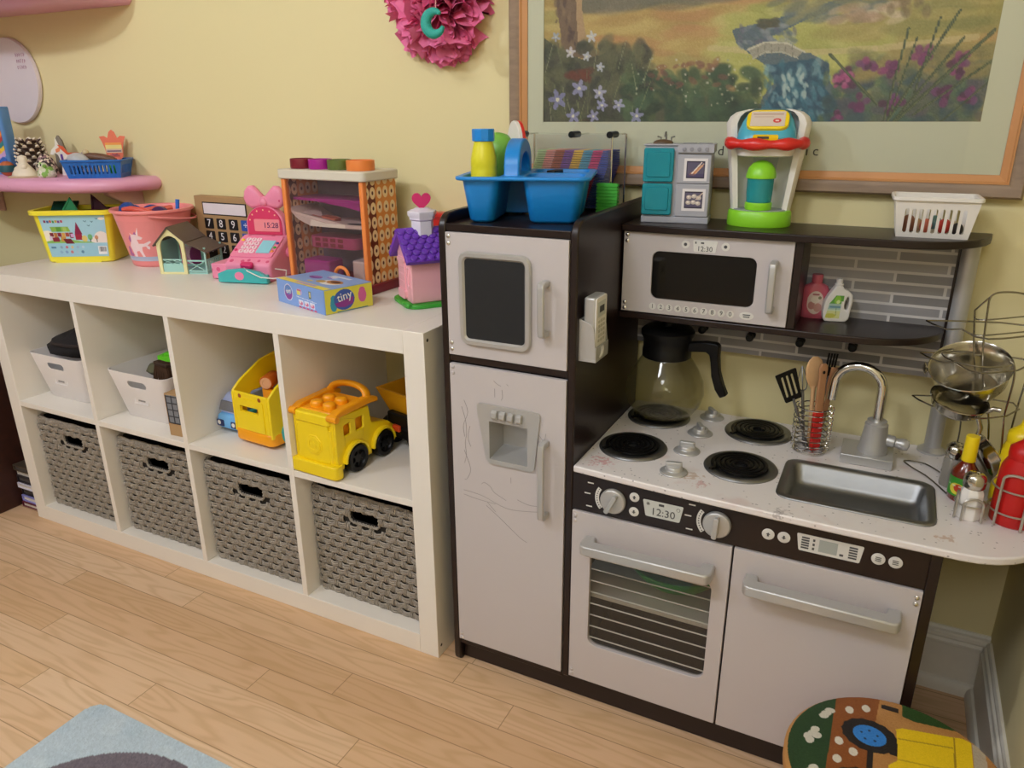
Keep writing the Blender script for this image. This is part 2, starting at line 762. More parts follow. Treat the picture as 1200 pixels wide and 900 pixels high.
def make_basket():
    b = thing('woven_basket', 'basket', 'basket')
    # body: dark liner box with an open top and a hand hole, then woven skins
    mb = MB()
    W, D, H = BW, BD, BH
    hole = rrect(0, (HZ0 + HZ1) / 2, HW, HZ1 - HZ0, .01)
    mb.plate([(-W / 2, 0), (W / 2, 0), (W / 2, H), (-W / 2, H)], [hole], 0, .004, 'y')
    mb.box(-W / 2, W / 2, D - .004, D, 0, H)
    mb.box(-W / 2, -W / 2 + .004, .004, D - .004, 0, H)
    mb.box(W / 2 - .004, W / 2, .004, D - .004, 0, H)
    mb.box(-W / 2 + .004, W / 2 - .004, .004, D - .004, 0, .004)
    mb.build('liner', M_bdark, b)
    mb = MB()
    weave_face(mb, W, H, Matrix.Identity(4), True)
    weave_face(mb, D, H, T(-W / 2, D / 2, 0) @ R(-PI / 2, 'Z'))
    weave_face(mb, D, H, T(W / 2, D / 2, 0) @ R(PI / 2, 'Z'))
    mb.build('woven_wall', M_weave, b, angle=60)
    mb = MB()
    n = 70
    for ph in (0, PI):
        pts = []
        per = rrect(0, D / 2, W, D, .015, 3)
        L = [Vector((p[0], p[1], H)) for p in per]
        m = len(L)
        for i in range(m):
            for q in range(6):
                p = L[i].lerp(L[(i + 1) % m], q / 6)
                a = (i * 6 + q) * 1.9 + ph
                pts.append((p.x + .002 * math.cos(a), p.y + .002 * math.cos(a), p.z - .003 + .003 * math.sin(a)))
        mb.tube(pts, .0042, 5, True)
    mb.build('rim', M_weave, b, angle=60)
    mb = MB()
    hp = rrect(0, (HZ0 + HZ1) / 2, HW + .006, HZ1 - HZ0 + .006, .012, 4)
    for ph in (0, PI):
        pts = []
        m = len(hp)
        for i in range(m):
            x0, z0 = hp[i]
            x1, z1 = hp[(i + 1) % m]
            st = max(1, int(math.hypot(x1 - x0, z1 - z0) / .004))
            for q in range(st):
                t = q / st
                a = len(pts) * 1.5 + ph
                pts.append((x0 + (x1 - x0) * t, -.004 + .0022 * math.cos(a), z0 + (z1 - z0) * t + .0022 * math.sin(a)))
        mb.tube(pts, .0026, 5, True)
    mb.build('handle_hole_rim', M_weave, b, angle=60)
    return b


bk = make_basket()
BL = ['grey woven basket in the bottom cell at the dark cabinet end of the white shelf',
      'grey woven basket with a green edge peeking over its top',
      'grey woven basket in the bottom cell below the yellow toy bus',
      'grey woven basket in the bottom cell below the yellow block truck']
bk['label'] = BL[0]
bk['group'] = 'woven baskets in the bottom cells'
for i in range(4):
    loc = (cellx(i) + Sc / 2 + (0, .003, -.002, -.004)[i], .036 + (.0, .004, .0, .012)[i], So)
    if i == 0:
        bk.location = loc
    else:
        dup(bk, loc, (0, .01, 0, -.02)[i], BL[i])
# ------------------------------------------------------------------ play kitchen
M_esp = NT('dark espresso wood')
_v = M_esp.obj((3, 3, 40))
_n = M_esp.noise(_v, 9, 3)
M_esp.link(M_esp.mix(_n, lin('#170b09'), lin('#21110e')), M_esp.p.inputs['Base Color'])
M_esp.p.inputs['Roughness'].default_value = .34
M_esp = M_esp.m
M_door = mat('silver grey painted board', '#c2bbbb', .42, var=.025, vscale=6)
M_silver = mat('silver plastic', '#bdbcba', .34, metal=.45, var=.03)
M_chrome = mat('chrome', '#dcdad4', .1, metal=1, var=.02)
M_steel = mat('brushed steel', '#8f9090', .42, metal=1, var=.05)
M_black = mat('black plastic', '#0d0c0c', .4, spec=.3)
M_soft = mat('slate chalk board', '#17181a', .7, var=.15, vscale=40)
M_print = mat('white printed marking', '#d8d6d0', .5)
M_ink = mat('dark grey ink', '#4a4a4c', .6)
M_lcd = mat('pale grey display', '#c6c9c4', .4)
M_line = mat('pale grey rack line', '#cfcdc6', .45)
M_glass = glassy('oven pane', '#ecebe8', .02, .08)
M_mwg = glassy('smoked microwave pane', '#6f6862', .06, .06)
M_scr = mat('bright screw head', '#d7d4cc', .22, metal=.9)
KX0, KX1, KY = .035, .3185, .014        # tower sides and front plane
PT = .0155
kit = thing('play_kitchen', 'dark brown and silver wooden play kitchen with fridge tower, oven and sink', 'play kitchen', (.5, .2, 0))


def kbuild(mb, name, mats, parent=None, **k):
    return mb.build(name, mats, parent or kit, True, **k)


# tower side panels with a rounded front top corner and a foot
def side_prof():
    p = [(.40, 0), (.40, 1.024), (.06, 1.021), (.046, 1.020)]
    for i in range(7):
        a = PI / 2 + PI / 2 * i / 6
        p.append((.044 + .030 * math.cos(a), .990 + .030 * math.sin(a)))
    p += [(KY, .02)]
    for i in range(1, 6):
        a = PI + PI / 2 * i / 5
        p.append((KY + .016 + .016 * math.cos(a), .016 + .016 * math.sin(a)))
    return p


kbuild(MB().prism(side_prof(), KX0, KX0 + PT, 'x'), 'tower_side', M_esp, bevel=.003)
# the right side panel stops on the kick board instead of reaching the floor in front
kbuild(MB().prism([p for p in side_prof() if p[1] > .1 or p[0] > .3] + [(KY, .0590), (.0475, .0590), (.0475, 0)], KX1 - PT, KX1, 'x'), 'tower_side', M_esp, bevel=.003)
kbuild(MB().box(KX0 + PT, KX1 - PT, .017, .395, .988, 1.0015), 'tower_top', M_esp, bevel=.001)
kbuild(MB().box(KX0 + PT, KX1 - PT, .017, .395, .7325, .7455), 'tower_divider', M_esp, bevel=.001)
kbuild(MB().box(KX0 + PT, KX1 - PT, .017, .395, .052, .064), 'tower_floor', M_esp, bevel=.001)
kbuild(MB().box(KX0 + PT, KX1 - PT, .390, .396, .064, .988), 'tower_back', M_esp)
kbuild(MB().box(KX0 + PT, .930, .034, .046, .002, .058), 'kick_board', M_esp, bevel=.0015)


def screws(door, x, zs, y, m):
    for z in zs:
        mb = MB()
        mb.at(T(x, y, z) @ FRONT).lathe([(.0042, 0), (.0040, .0012), (.0026, .0024), (.0001, .0028)], seg=12).at()
        kbuild(mb, 'door_screw', m, door)


def bar_handle(mb, a, b, yf, out, w, d, up=False):
    """a chunky bowed grip between points a and b (x,z) on the door face y = yf"""
    ax, az = a
    bx, bz = b
    L = math.hypot(bx - ax, bz - az)
    dx, dz = (bx - ax) / L, (bz - az) / L
    M = Matrix(((dx, 0, -dz, ax), (0, 1, 0, yf), (dz, 0, dx, az), (0, 0, 0, 1)))
    mb.at(M)
    prof = [(0, 0), (0, -out * .72), (.004, -out * .92), (.012, -out), (L - .012, -out), (L - .004, -out * .92), (L, -out * .72), (L, 0),
            (L - d, 0), (L - d * 1.15, -out + d * (1.3 if d > .015 else .75)), (d * 1.15, -out + d * (1.3 if d > .015 else .75)), (d, 0)]
    mb.prism(prof, -w / 2, w / 2, 'z')
    mb.at()


# --- freezer door with chalk board
d = kbuild(MB().box(KX0 + PT + .001, KX1 - PT - .001, .012, .022, .7475, .9865), 'freezer_door', M_door, bevel=.0008)
sc = KX0 + PT + .008
screws(d, sc, (.979, .966, .772, .759), .012, M_scr)
mb = MB()
cx, cz = .1565, .864
o1, o2, o3 = rrect(cx, cz, .150, .180, .020), rrect(cx, cz, .146, .176, .018), rrect(cx, cz, .124, .154, .008)
mb.loft([[(x, .012, z) for x, z in o1], [(x, .006, z) for x, z in o1], [(x, .0035, z) for x, z in o2], [(x, .0035, z) for x, z in rrect(cx, cz, .132, .162, .012)], [(x, .008, z) for x, z in o3]], False, False)
kbuild(mb, 'board_frame', M_silver, d)
kbuild(MB().prism(rrect(cx, cz, .126, .156, .008), .0075, .0118, 'y'), 'chalk_board', M_soft, d)
mb = MB()
bar_handle(mb, (.2615, .811), (.2605, .914), .012, .030, .0135, .011)
kbuild(mb, 'freezer_handle', M_silver, d, bevel=.0028, bseg=3)

# --- fridge door with ice dispenser
hole = [(.1405, .539), (.224, .539), (.224, .621), (.1405, .621)]
mb = MB()
mb.plate([(KX0 + PT + .001, .067), (KX1 - PT - .001, .067), (KX1 - PT - .001, .7285), (KX0 + PT + .001, .7285)], [hole], .012, .022, 'y')
d = kbuild(mb, 'fridge_door', M_door, bevel=.0008)
screws(d, sc, (.722, .709, .084, .073), .012, M_door)
mb = MB()
bar_handle(mb, (.264, .437), (.263, .603), .012, .030, .0135, .011)
kbuild(mb, 'fridge_handle', M_silver, d, bevel=.0028, bseg=3)


def trap(x0, x1, x2, x3, z0, z1, r=.010, n=4):
    """rounded trapezoid: bottom x0..x1, top x2..x3"""
    P = [(x1, z0), (x3, z1), (x2, z1), (x0, z0)]
    out = []
    for i in range(4):
        p, a, b = Vector(P[i]), Vector(P[i - 1]), Vector(P[(i + 1) % 4])
        va, vb = (a - p).normalized() * r, (b - p).normalized() * r
        for k in range(n + 1):
            t = k / n
            out.append(tuple((p + va) * (1 - t) ** 2 + p * 2 * t * (1 - t) + (p + vb) * t ** 2))
    return out


mb = MB()
mb.plate(trap(.1335, .2385, .111, .252, .5285, .656, .012), [hole], .0075, .012, 'y')
# recessed niche
x0, x1, z0, z1 = .1405, .224, .539, .621
yb = .062
mb.loft([[(x0, .008, z0), (x1, .008, z0), (x1, .008, z1), (x0, .008, z1)], [(x0 + .004, yb, z0 + .012), (x1 - .004, yb, z0 + .012), (x1 - .004, yb, z1 - .002), (x0 + .004, yb, z1 - .002)]], False, True)
disp = kbuild(mb, 'ice_dispenser', M_silver, d, recalc=False, flat=True)
M_scuff = mat('grey crayon scuff', '#989190', .6)
for pts in ([(.075, .452), (.12, .448), (.175, .432), (.225, .437), (.262, .445)], [(.075, .442), (.105, .438), (.15, .436)], [(.128, .428), (.165, .402), (.205, .372), (.222, .364)], [(.130, .437), (.150, .418)],
            [(.076, .640), (.084, .612), (.086, .585), (.082, .560), (.084, .535), (.079, .515)], [(.082, .655), (.090, .630), (.079, .600), (.081, .575)], [(.079, .545), (.093, .505), (.084, .480), (.078, .478)], [(.094, .60), (.089, .575), (.095, .555)],
            [(.150, .706), (.158, .700), (.166, .697)], [(.178, .703), (.182, .700)], [(.152, .690), (.152, .672)], [(.168, .690), (.169, .675), (.166, .668)], [(.118, .475), (.125, .480), (.138, .474), (.148, .462), (.175, .450)], [(.186, .492), (.186, .505)],
            [(.200, .458), (.225, .452), (.255, .455)], [(.225, .645), (.255, .600), (.262, .615)]):
    P = [Vector((x, .0119, z)) for x, z in pts]
    Q = []
    for i in range(len(P) - 1):
        for k in range(4):
            t = k / 4
            p0, p1, p2, p3 = P[max(0, i - 1)], P[i], P[i + 1], P[min(len(P) - 1, i + 2)]
            Q.append(.5 * ((2 * p1) + (p2 - p0) * t + (2 * p0 - 5 * p1 + 4 * p2 - p3) * t * t + (3 * p1 - p0 - 3 * p2 + p3) * t ** 3))
    Q.append(P[-1])
    mb = MB()
    mb.tube(Q, .00055, 5)
    kbuild(mb, 'scratch', M_scuff, d)
for i in range(4):
    mb = MB()
    x = .1545 + i * .0178
    mb.prism([(.0078, .6285), (.0015, .6285), (-.0025, .634), (-.0005, .643), (.004, .6465), (.0078, .6465)], x - .006, x + .006, 'x')
    kbuild(mb, 'dispenser_lever', M_silver, d, bevel=.0012)

# --- base cabinet
CT0, CT1 = .5462, .5596
kbuild(MB().box(.930, .9465, KY, .40, .0, CT0), 'cabinet_side', M_esp, bevel=.0015)
kbuild(MB().box(KX1, .930, .390, .396, .03, CT0), 'cabinet_back', M_esp)
kbuild(MB().box(KX1, .930, .026, .390, .046, .060), 'cabinet_floor', M_esp)
kbuild(MB().box(.624, .634, .026, .390, .060, .466), 'cabinet_divider', M_esp)
M_shelfw = mat('white oven shelf', '#d9d3cb', .5)
kbuild(MB().box(KX1, .624, .040, .388, .258, .266), 'oven_shelf', M_shelfw)


# counter with a sink hole, bowed front and a rounded right end
def counter_pts():
    p = [(KX1 + .0005, .405), (KX1 + .0005, .0132), (.40, .0065), (.52, -.001), (.68, -.0075), (.80, -.0098), (.92, -.0105)]
    for i in range(0, 9):
        a = -PI / 2 + PI / 2 * i / 8
        p.append((.965 + .128 * math.cos(a), .122 + .1325 * math.sin(a)))
    p += [(1.094, .20), (1.094, .405)]
    return p


M_ctr = NT('white speckled worktop')
_v = M_ctr.obj()
_vo = M_ctr.n('ShaderNodeTexVoronoi')
M_ctr.link(_v, _vo.inputs['Vector'])
_vo.inputs['Scale'].default_value = 95
_sp = M_ctr.math('LESS_THAN', _vo.outputs['Distance'], .17)
_wn = M_ctr.n('ShaderNodeTexWhiteNoise', noise_dimensions='3D')
M_ctr.link(_vo.outputs['Position'], _wn.inputs['Vector'])
_sp = M_ctr.math('MULTIPLY', _sp, M_ctr.math('GREATER_THAN', _wn.outputs['Value'], .55))
_nn = M_ctr.noise(_v, 17, 2)
_c = M_ctr.mix(M_ctr.ramp(_nn, [(0, 0), (.62, 0), (.74, .28), (1, .4)]), lin('#e4dedd'), lin('#c79a92'))
# dried sauce spots with their own places (worktop frame: x from .5, y from .2)
_tc = M_ctr.n('ShaderNodeTexCoord')
_blot = M_ctr.noise(_v, 120, 3, .6)
for _x, _y, _r, _h in ((.53, .07, .04, '#b0885a'), (.36, .055, .045, '#c0555f'), (.945, .03, .028, '#b58a68'), (.555, .045, .03, '#c58a86'), (.70, .0, .03, '#8d8486')):
    _d = M_ctr.n('ShaderNodeVectorMath', operation='DISTANCE')
    M_ctr.link(_tc.outputs['Object'], _d.inputs[0])
    _d.inputs[1].default_value = (_x - .5, _y - .2, CT1)
    _q = M_ctr.math('SUBTRACT', _blot, M_ctr.math('MULTIPLY', _d.outputs['Value'], .42 / _r))
    _q = M_ctr.ramp(_q, [(0, 0), (.33, 0), (.42, .55), (1, .6)])
    _c = M_ctr.mix(_q, _c, lin(_h))
M_ctr.link(M_ctr.mix(M_ctr.math('MULTIPLY', _sp, .6), _c, lin('#6d6468')), M_ctr.p.inputs['Base Color'])
M_ctr.p.inputs['Roughness'].default_value = .3
M_ctr = M_ctr.m
SX0, SX1, SY0, SY1 = .681, .934, .052, .226
scx, scy, sw_, sd_ = (SX0 + SX1) / 2, (SY0 + SY1) / 2, SX1 - SX0, SY1 - SY0
mb = MB()
mb.plate(counter_pts(), [rrect(scx, scy, sw_ - .012, sd_ - .012, .02)], CT0, CT1, 'z')
ctr = kbuild(mb, 'worktop', M_ctr, bevel=.003, bseg=3)
# sink
mb = MB()
zr = CT1
rr_ = lambda w, h, r, z: [(x, y, z) for x, y in rrect(scx, scy, w, h, r)]
mb.loft([rr_(sw_, sd_, .026, zr - .0004), rr_(sw_, sd_, .026, zr + .0020), rr_(sw_ - .006, sd_ - .006, .024, zr + .0032), rr_(sw_ - .022, sd_ - .024, .018, zr + .0030), rr_(sw_ - .030, sd_ - .034, .016, zr - .002),
         rr_(sw_ - .040, sd_ - .044, .016, zr - .028), rr_(sw_ - .052, sd_ - .058, .016, zr - .036), rr_(sw_ - .075, sd_ - .085, .01, zr - .038)], False, True)
kbuild(mb, 'sink_basin', M_steel, recalc=False, angle=50)

# faucet
fb = kbuild(MB().box(.772, .863, .250, .332, CT1, CT1 + .019), 'faucet_base', M_silver, bevel=.0015)
fx, fy = .826, .290
mb = MB()
mb.lathe([(.027, 0), (.0275, .003), (.025, .010), (.0205, .050), (.0205, .056), (.0175, .058), (.0175, .063), (.0001, .064)], (fx, fy, CT1 + .019))
body = kbuild(mb, 'faucet_body', M_silver)
mb = MB()
pts = []
bz = CT1 + .019 + .060
top = .702
rx = .042
dirv = Vector((-1, .10, 0)).normalized()
for i in range(5):
    pts.append(Vector((fx, fy, bz + (top - bz) * i / 4)))
for i in range(1, 15):
    a = PI * i / 14
    pts.append(Vector((fx, fy, top)) + dirv * (rx - rx * math.cos(a)) + Vector((0, 0, .040 * math.sin(a))))
for i in range(1, 3):
    pts.append(Vector((fx, fy, top)) + dirv * (2 * rx + .001 * i) + Vector((0, 0, -.017 * i)))
mb.tube(pts, .0088, 14)
kbuild(mb, 'faucet_spout', M_chrome, angle=50)
mb = MB()
mb.at(T(fx + .018, fy, CT1 + .045) @ R(PI / 2, 'Y') @ R(.12, 'Y'))
mb.lathe([(.010, 0), (.0115, .004), (.0115, .016), (.009, .018), (.009, .024), (.0105, .027), (.0112, .034), (.009, .041), (.0001, .044)], seg=20)
mb.at()
kbuild(mb, 'faucet_handle', M_silver, angle=50)

# burners and burner knobs
for bx_, by_ in ((.396, .143), (.607, .143), (.6085, .328), (.397, .322)):
    mb = MB()
    mb.lathe([(.0675, 0), (.068, .002), (.0655, .0052), (.060, .0062), (.054, .0048), (.050, .0022), (.0001, .0018)], (bx_, by_, CT1 - .0002), seg=48, cap0=True)
    b_ = kbuild(mb, 'burner', M_steel, angle=50)
    mb = MB()
    pts = []
    for i in range(150):
        t = i / 149
        a = 2 * PI * 4.6 * t
        r = .010 + .042 * t
        pts.append((bx_ + r * math.cos(a), by_ + r * math.sin(a), CT1 + .0068))
    pts.append((bx_ + .064 * math.cos(a + .1), by_ + .064 * math.sin(a + .1), CT1 + .0068))
    mb.tube(pts, .0040, 6, flat=.8)
    kbuild(mb, 'burner_coil', M_black, b_, angle=60)
for kx_, ky_, ka in ((.4985, .070, .2), (.4975, .172, .1), (.5005, .270, -1.0), (.503, .368, -.9)):
    mb = MB()
    mb.lathe([(.026, 0), (.026, .0022), (.022, .0045), (.0165, .006), (.0155, .012), (.014, .0135), (.0001, .0135)], (kx_, ky_, CT1), seg=32)
    mb.at(T(kx_, ky_, CT1 + .0135) @ R(ka, 'Z')).prism(rrect(0, 0, .030, .009, .0044), -.004, .0075, 'z').at()
    kbuild(mb, 'burner_knob', M_silver, bevel=.001, angle=50)

# control panel
mb = MB().box(KX1, .930, .016, .030, .4665, CT0)
pan = kbuild(mb, 'control_panel', M_esp, bevel=.0008)
yp = .016


def decal_round(mb, x, z, r, y=yp, e=.0006):
    mb.prism([(x + r * math.cos(t * PI / 10), z + r * math.sin(t * PI / 10)) for t in range(20)], y - e, y + .0002, 'y')


def seven(mb, s, x, z, h, y, e=.0005):
    mb.text(s, h, T(x, y - e, z) @ FRONT, .0004)


for kx_, kang in ((.402, .45), (.5965, .05)):
    mb = MB()
    mb.at(T(kx_, yp, .5035) @ FRONT).lathe([(.0245, 0), (.0250, .002), (.0250, .007), (.0238, .010), (.021, .011), (.0001, .0112)], seg=36)
    mb.at(T(kx_, yp - .0112, .5035) @ FRONT @ R(-kang, 'Z')).prism(rrect(0, -.001, .0095, .042, .004), -.004, .011, 'z').at()
    kbuild(mb, 'oven_dial', M_silver, pan, bevel=.0012)
    # printed scale: an arc of dots with three ticks
    mb = MB()
    arc = []
    a0, a1 = math.radians(146), math.radians(222)
    for i in range(13):
        a = a0 + (a1 - a0) * i / 12
        arc.append((kx_ + .0375 * math.cos(a), .5035 + .0375 * math.sin(a)))
    for i in range(13):
        a = a1 + (a0 - a1) * i / 12
        arc.append((kx_ + .0295 * math.cos(a), .5035 + .0295 * math.sin(a)))
    mb.prism(arc, yp - .0006, yp + .0002, 'y')
    mb.m(1)
    for i in range(9):
        a = a0 + (a1 - a0) * (i + .5) / 9
        decal_round(mb, kx_ + .0335 * math.cos(a), .5035 + .0335 * math.sin(a), .0012, yp - .0004)
    mb.m(0)
    for (dx, dz) in ((-.047, .026), (-.053, .003), (-.049, -.024)):
        mb.box(kx_ + dx - .006, kx_ + dx + .006, yp - .0005, yp + .0002, .5035 + dz - .0012, .5035 + dz + .0012)
    kbuild(mb, 'dial_scale', [M_print, M_ink], pan)


def icon(mb, x, z, k, s=.004, y=yp):
    mb.m(1)
    if k == 0:
        for i in range(6):
            a = i * PI / 3
            mb.box(x + s * .75 * math.cos(a) - .0007, x + s * .75 * math.cos(a) + .0007, y - .0011, y - .0003, z + s * .75 * math.sin(a) - .0007, z + s * .75 * math.sin(a) + .0007)
        decal_round(mb, x, z, s * .45, y - .0004)
    elif k == 1:
        mb.prism([(x - s * .8, z), (x, z + s * .8), (x + s * .8, z), (x + s * .35, z), (x + s * .35, z - s * .8), (x - s * .35, z - s * .8), (x - s * .35, z)], y - .001, y - .0003, 'y')
    elif k == 2:
        mb.prism([(x - s * .8, z), (x, z - s * .8), (x + s * .8, z), (x + s * .35, z), (x + s * .35, z + s * .8), (x - s * .35, z + s * .8), (x - s * .35, z)], y - .001, y - .0003, 'y')
    else:
        for i in range(3):
            mb.box(x - s, x + s, y - .001, y - .0003, z - s * .7 + i * s * .7 - .0006, z - s * .7 + i * s * .7 + .0006)
    mb.m(0)


for (x, z, k) in ((.442, .5195, 1), (.4425, .489, 2), (.6835, .505, 1), (.7095, .5055, 2), (.857, .5045, 3), (.8825, .505, 3)):
    mb = MB()
    r = .0095 if x < .6 else .0105
    mb.at(T(x, yp, z) @ FRONT).lathe([(r, -.0003), (r, .0008), (r - .001, .0013), (.0001, .0013)], seg=24).at()
    icon(mb, x, z, k, .0045, yp - .0009)
    kbuild(mb, 'panel_button', [M_print, M_ink], pan)
mb = MB()
mb.prism(trap(.465, .529, .4585, .5345, .4872, .5205, .003), yp - .0008, yp + .0002, 'y')
mb.m(1)
seven(mb, '12:30', .4975, .4985, .021, yp - .0006)
icon(mb, .469, .5135, 0, .0035, yp - .0003)
mb.m(1)
decal_round(mb, .5255, .5120, .0036, yp - .0004)
mb.m(0)
decal_round(mb, .5255, .5120, .0027, yp - .0008)
mb.m(1)
mb.box(.489, .499, yp - .0012, yp, .5125, .517)
mb.m(0)
kbuild(mb, 'oven_clock', [M_lcd, M_ink], pan)
mb = MB()
mb.prism(trap(.735, .8305, .7295, .8345, .4885, .5205, .003), yp - .0008, yp + .0002, 'y')
mb.m(1)
for i in range(5):
    mb.box(.738, .7505, yp - .0011, yp, .4935 + i * .0048, .4965 + i * .0048)
    mb.box(.8125, .8255, yp - .0011, yp, .4935 + i * .0048, .4965 + i * .0048)
for i in range(3):
    mb.box(.756, .7595, yp - .0011, yp, .494 + i * .008, .4985 + i * .008)
mb.box(.799, .805, yp - .0011, yp, .494, .498)
mb.m(2).box(.766, .795, yp - .0011, yp, .4935, .516)
mb.m(0)
kbuild(mb, 'dishwasher_display', [M_print, M_ink, mat('grey lcd', '#a5aaa5', .4)], pan)

# oven door
wx0, wx1, wz0, wz1 = .360, .598, .160, .3825
win = rrect((wx0 + wx1) / 2, (wz0 + wz1) / 2, wx1 - wx0, wz1 - wz0, .020)
mb = MB()
mb.plate([(KX1 + .0015, .066), (.6268, .066), (.6268, .4645), (KX1 + .0015, .4645)], [win], .012, .024, 'y')
d = kbuild(mb, 'oven_door', M_door, bevel=.001)
mb = MB()
mb.prism(rrect((wx0 + wx1) / 2, (wz0 + wz1) / 2, wx1 - wx0 - .0005, wz1 - wz0 - .0005, .020), .0195, .0225, 'y')
kbuild(mb, 'oven_window', M_glass, d)
mb = MB()
for i in range(8):
    z = wz0 + .014 + i * (wz1 - wz0 - .022) / 7.35
    mb.cyl((wx0 - .002, .021, z), (wx1 + .002, .021, z), .0014, seg=6)
kbuild(mb, 'oven_rack_lines', M_line, d)
mb = MB()
bar_handle(mb, (.350, .407), (.601, .4105), .012, .045, .021, .021)
kbuild(mb, 'oven_handle', M_silver, d, bevel=.0035, bseg=3)
screws(d, KX1 + .008, (.455, .444, .085, .075), .012, M_door)
# dishwasher door
mb = MB()
mb.box(.6305, .9292, .012, .024, .066, .4645)
d = kbuild(mb, 'dishwasher_door', M_door, bevel=.001)
mb = MB()
bar_handle(mb, (.655, .411), (.905, .4115), .012, .045, .021, .021)
kbuild(mb, 'dishwasher_handle', M_silver, d, bevel=.0035, bseg=3)
screws(d, .9215, (.452, .440), .012, M_scr)

# microwave housing and the two shelves
MZ0, MZ1, MY = .8105, .9735, .249
def shelf_pts(xe, yf):
    p = [(KX1, .394), (KX1, yf + .004), (.45, yf + .001), (.60, yf), (xe - .16, yf + .003)]
    for i in range(1, 9):
        a = PI / 2 * i / 8
        p.append((xe - .16 + .155 * math.sin(a), yf + .003 + (.385 - yf - .003) * (1 - math.cos(a)) ** 1.1))
    p += [(xe - .003, .394)]
    return p


kbuild(MB().prism(shelf_pts(.963, .2365), .9735, .9872, 'z'), 'top_shelf', M_esp, bevel=.002)
kbuild(MB().prism(shelf_pts(.918, .2445), .7965, .8100, 'z'), 'lower_shelf', M_esp, bevel=.002)
kbuild(MB().box(.6465, .6605, MY + .002, .388, .8100, .9735), 'microwave_side', M_esp, bevel=.001)
M_splash = NT('grey mosaic strip tiles')
_tc = M_splash.n('ShaderNodeTexCoord')
_mp = M_splash.n('ShaderNodeMapping')
_mp.inputs['Rotation'].default_value = (PI / 2, 0, 0)
M_splash.link(_tc.outputs['Object'], _mp.inputs[0])
_sx = M_splash.n('ShaderNodeSeparateXYZ')
M_splash.link(_tc.outputs['Object'], _sx.inputs[0])
_cb = M_splash.n('ShaderNodeCombineXYZ')
M_splash.link(_sx.outputs[0], _cb.inputs[0])
M_splash.link(_sx.outputs[2], _cb.inputs[1])
_br = M_splash.n('ShaderNodeTexBrick')
M_splash.link(_cb.outputs[0], _br.inputs['Vector'])
_br.inputs['Color1'].default_value = lin('#737170') + (1,)
_br.inputs['Color2'].default_value = lin('#a6a3a4') + (1,)
_br.inputs['Mortar'].default_value = lin('#cfcbc8') + (1,)
_br.inputs['Scale'].default_value = 1
_br.inputs['Mortar Size'].default_value = .0027
_br.inputs['Mortar Smooth'].default_value = .1
_br.inputs['Brick Width'].default_value = .158
_br.inputs['Row Height'].default_value = .0206
_br.offset = .45
M_splash.link(_br.outputs['Color'], M_splash.p.inputs['Base Color'])
M_splash.p.inputs['Roughness'].default_value = .35
M_splash = M_splash.m
kbuild(MB().box(KX1, .9115, .388, .395, .7085, .9735), 'tile_backsplash', M_splash)
kbuild(MB().box(.9115, .918, .386, .397, .7085, .9735), 'backsplash_edge', M_esp)
mb = MB()
mb.lathe([(.0255, 0), (.0255, .004), (.020, .008), (.0150, .012), (.0150, .4138)], (.931, .383, CT1), seg=28)
kbuild(mb, 'support_post', M_silver, angle=50)
for px, pz in ((.467, .757), (.566, .752), (.664, .753), (.762, .756)):
    mb = MB()
    mb.lathe([(.0085, 0), (.0085, .003), (.0055, .006), (.0048, .016), (.0075, .021), (.0085, .026), (.0070, .031), (.0001, .033)], seg=18)
    mb.bm.transform(T(px, .3882, pz) @ FRONT)
    kbuild(mb, 'peg_hook', M_black, angle=50)
# microwave door
wx0, wx1, wz0, wz1 = .3825, .5825, .8425, .9375
mb = MB()
win = rrect((wx0 + wx1) / 2, (wz0 + wz1) / 2, wx1 - wx0, wz1 - wz0, .014)
mb.plate([(.3225, MZ0 + .001), (.6455, MZ0 + .001), (.6455, MZ1 - .001), (.3225, MZ1 - .001)], [win], MY, MY + .010, 'y')
d = kbuild(mb, 'microwave_door', M_door, bevel=.001)
mb = MB()
mb.prism(rrect((wx0 + wx1) / 2, (wz0 + wz1) / 2, wx1 - wx0 - .0005, wz1 - wz0 - .0005, .014), MY + .004, MY + .0065, 'y')
kbuild(mb, 'microwave_window', M_mwg, d)
mb = MB()
bar_handle(mb, (.6155, .840), (.6145, .937), MY, .030, .0135, .011)
kbuild(mb, 'microwave_handle', M_silver, d, bevel=.0028, bseg=3)
screws(d, .3300, (.9665, .9545, .8295, .8180), MY, M_scr)
mb = MB()
mb.prism(trap(.463, .5045, .4605, .5075, .9415, .9640, .003), MY - .0006, MY + .0002, 'y')
mb.m(1)
mb.text('12:30', .0135, T(.484, MY - .0009, .9475) @ FRONT, .0004)
mb.box(.465, .4675, MY - .001, MY, .957, .961).box(.476, .482, MY - .001, MY, .9575, .9605)
mb.m(0)
for x, k in ((.4465, 0), (.5225, 0)):
    decal_round(mb, x, .9545, .0078, MY)
    mb.m(1)
    decal_round(mb, x, .9545, .0032, MY - .0003)
    mb.m(0)
kbuild(mb, 'microwave_clock', [M_print, M_ink], d)
mb = MB()
for i, ch in enumerate('1234567890'):
    x = .3885 + i * .0171
    mb.m(0)
    decal_round(mb, x, .8265, .0071, MY)
    mb.m(1)
    mb.text(ch, .0125, T(x, MY - .0009, .8265) @ FRONT, .0004)
mb.m(0)
mb.prism([(.573 + .0135 * math.cos(t * PI / 12), .8265 + .0075 * math.sin(t * PI / 12)) for t in range(24)], MY - .0006, MY + .0002, 'y')
mb.m(1)
mb.box(.566, .580, MY - .001, MY, .8275, .8295).box(.567, .579, MY - .001, MY, .8235, .8255)
kbuild(mb, 'number_pad', [M_print, M_ink], d)
kbuild(MB().box(KX1 + .001, .6465, .380, .387, .8105, .9730), 'microwave_back', M_black)

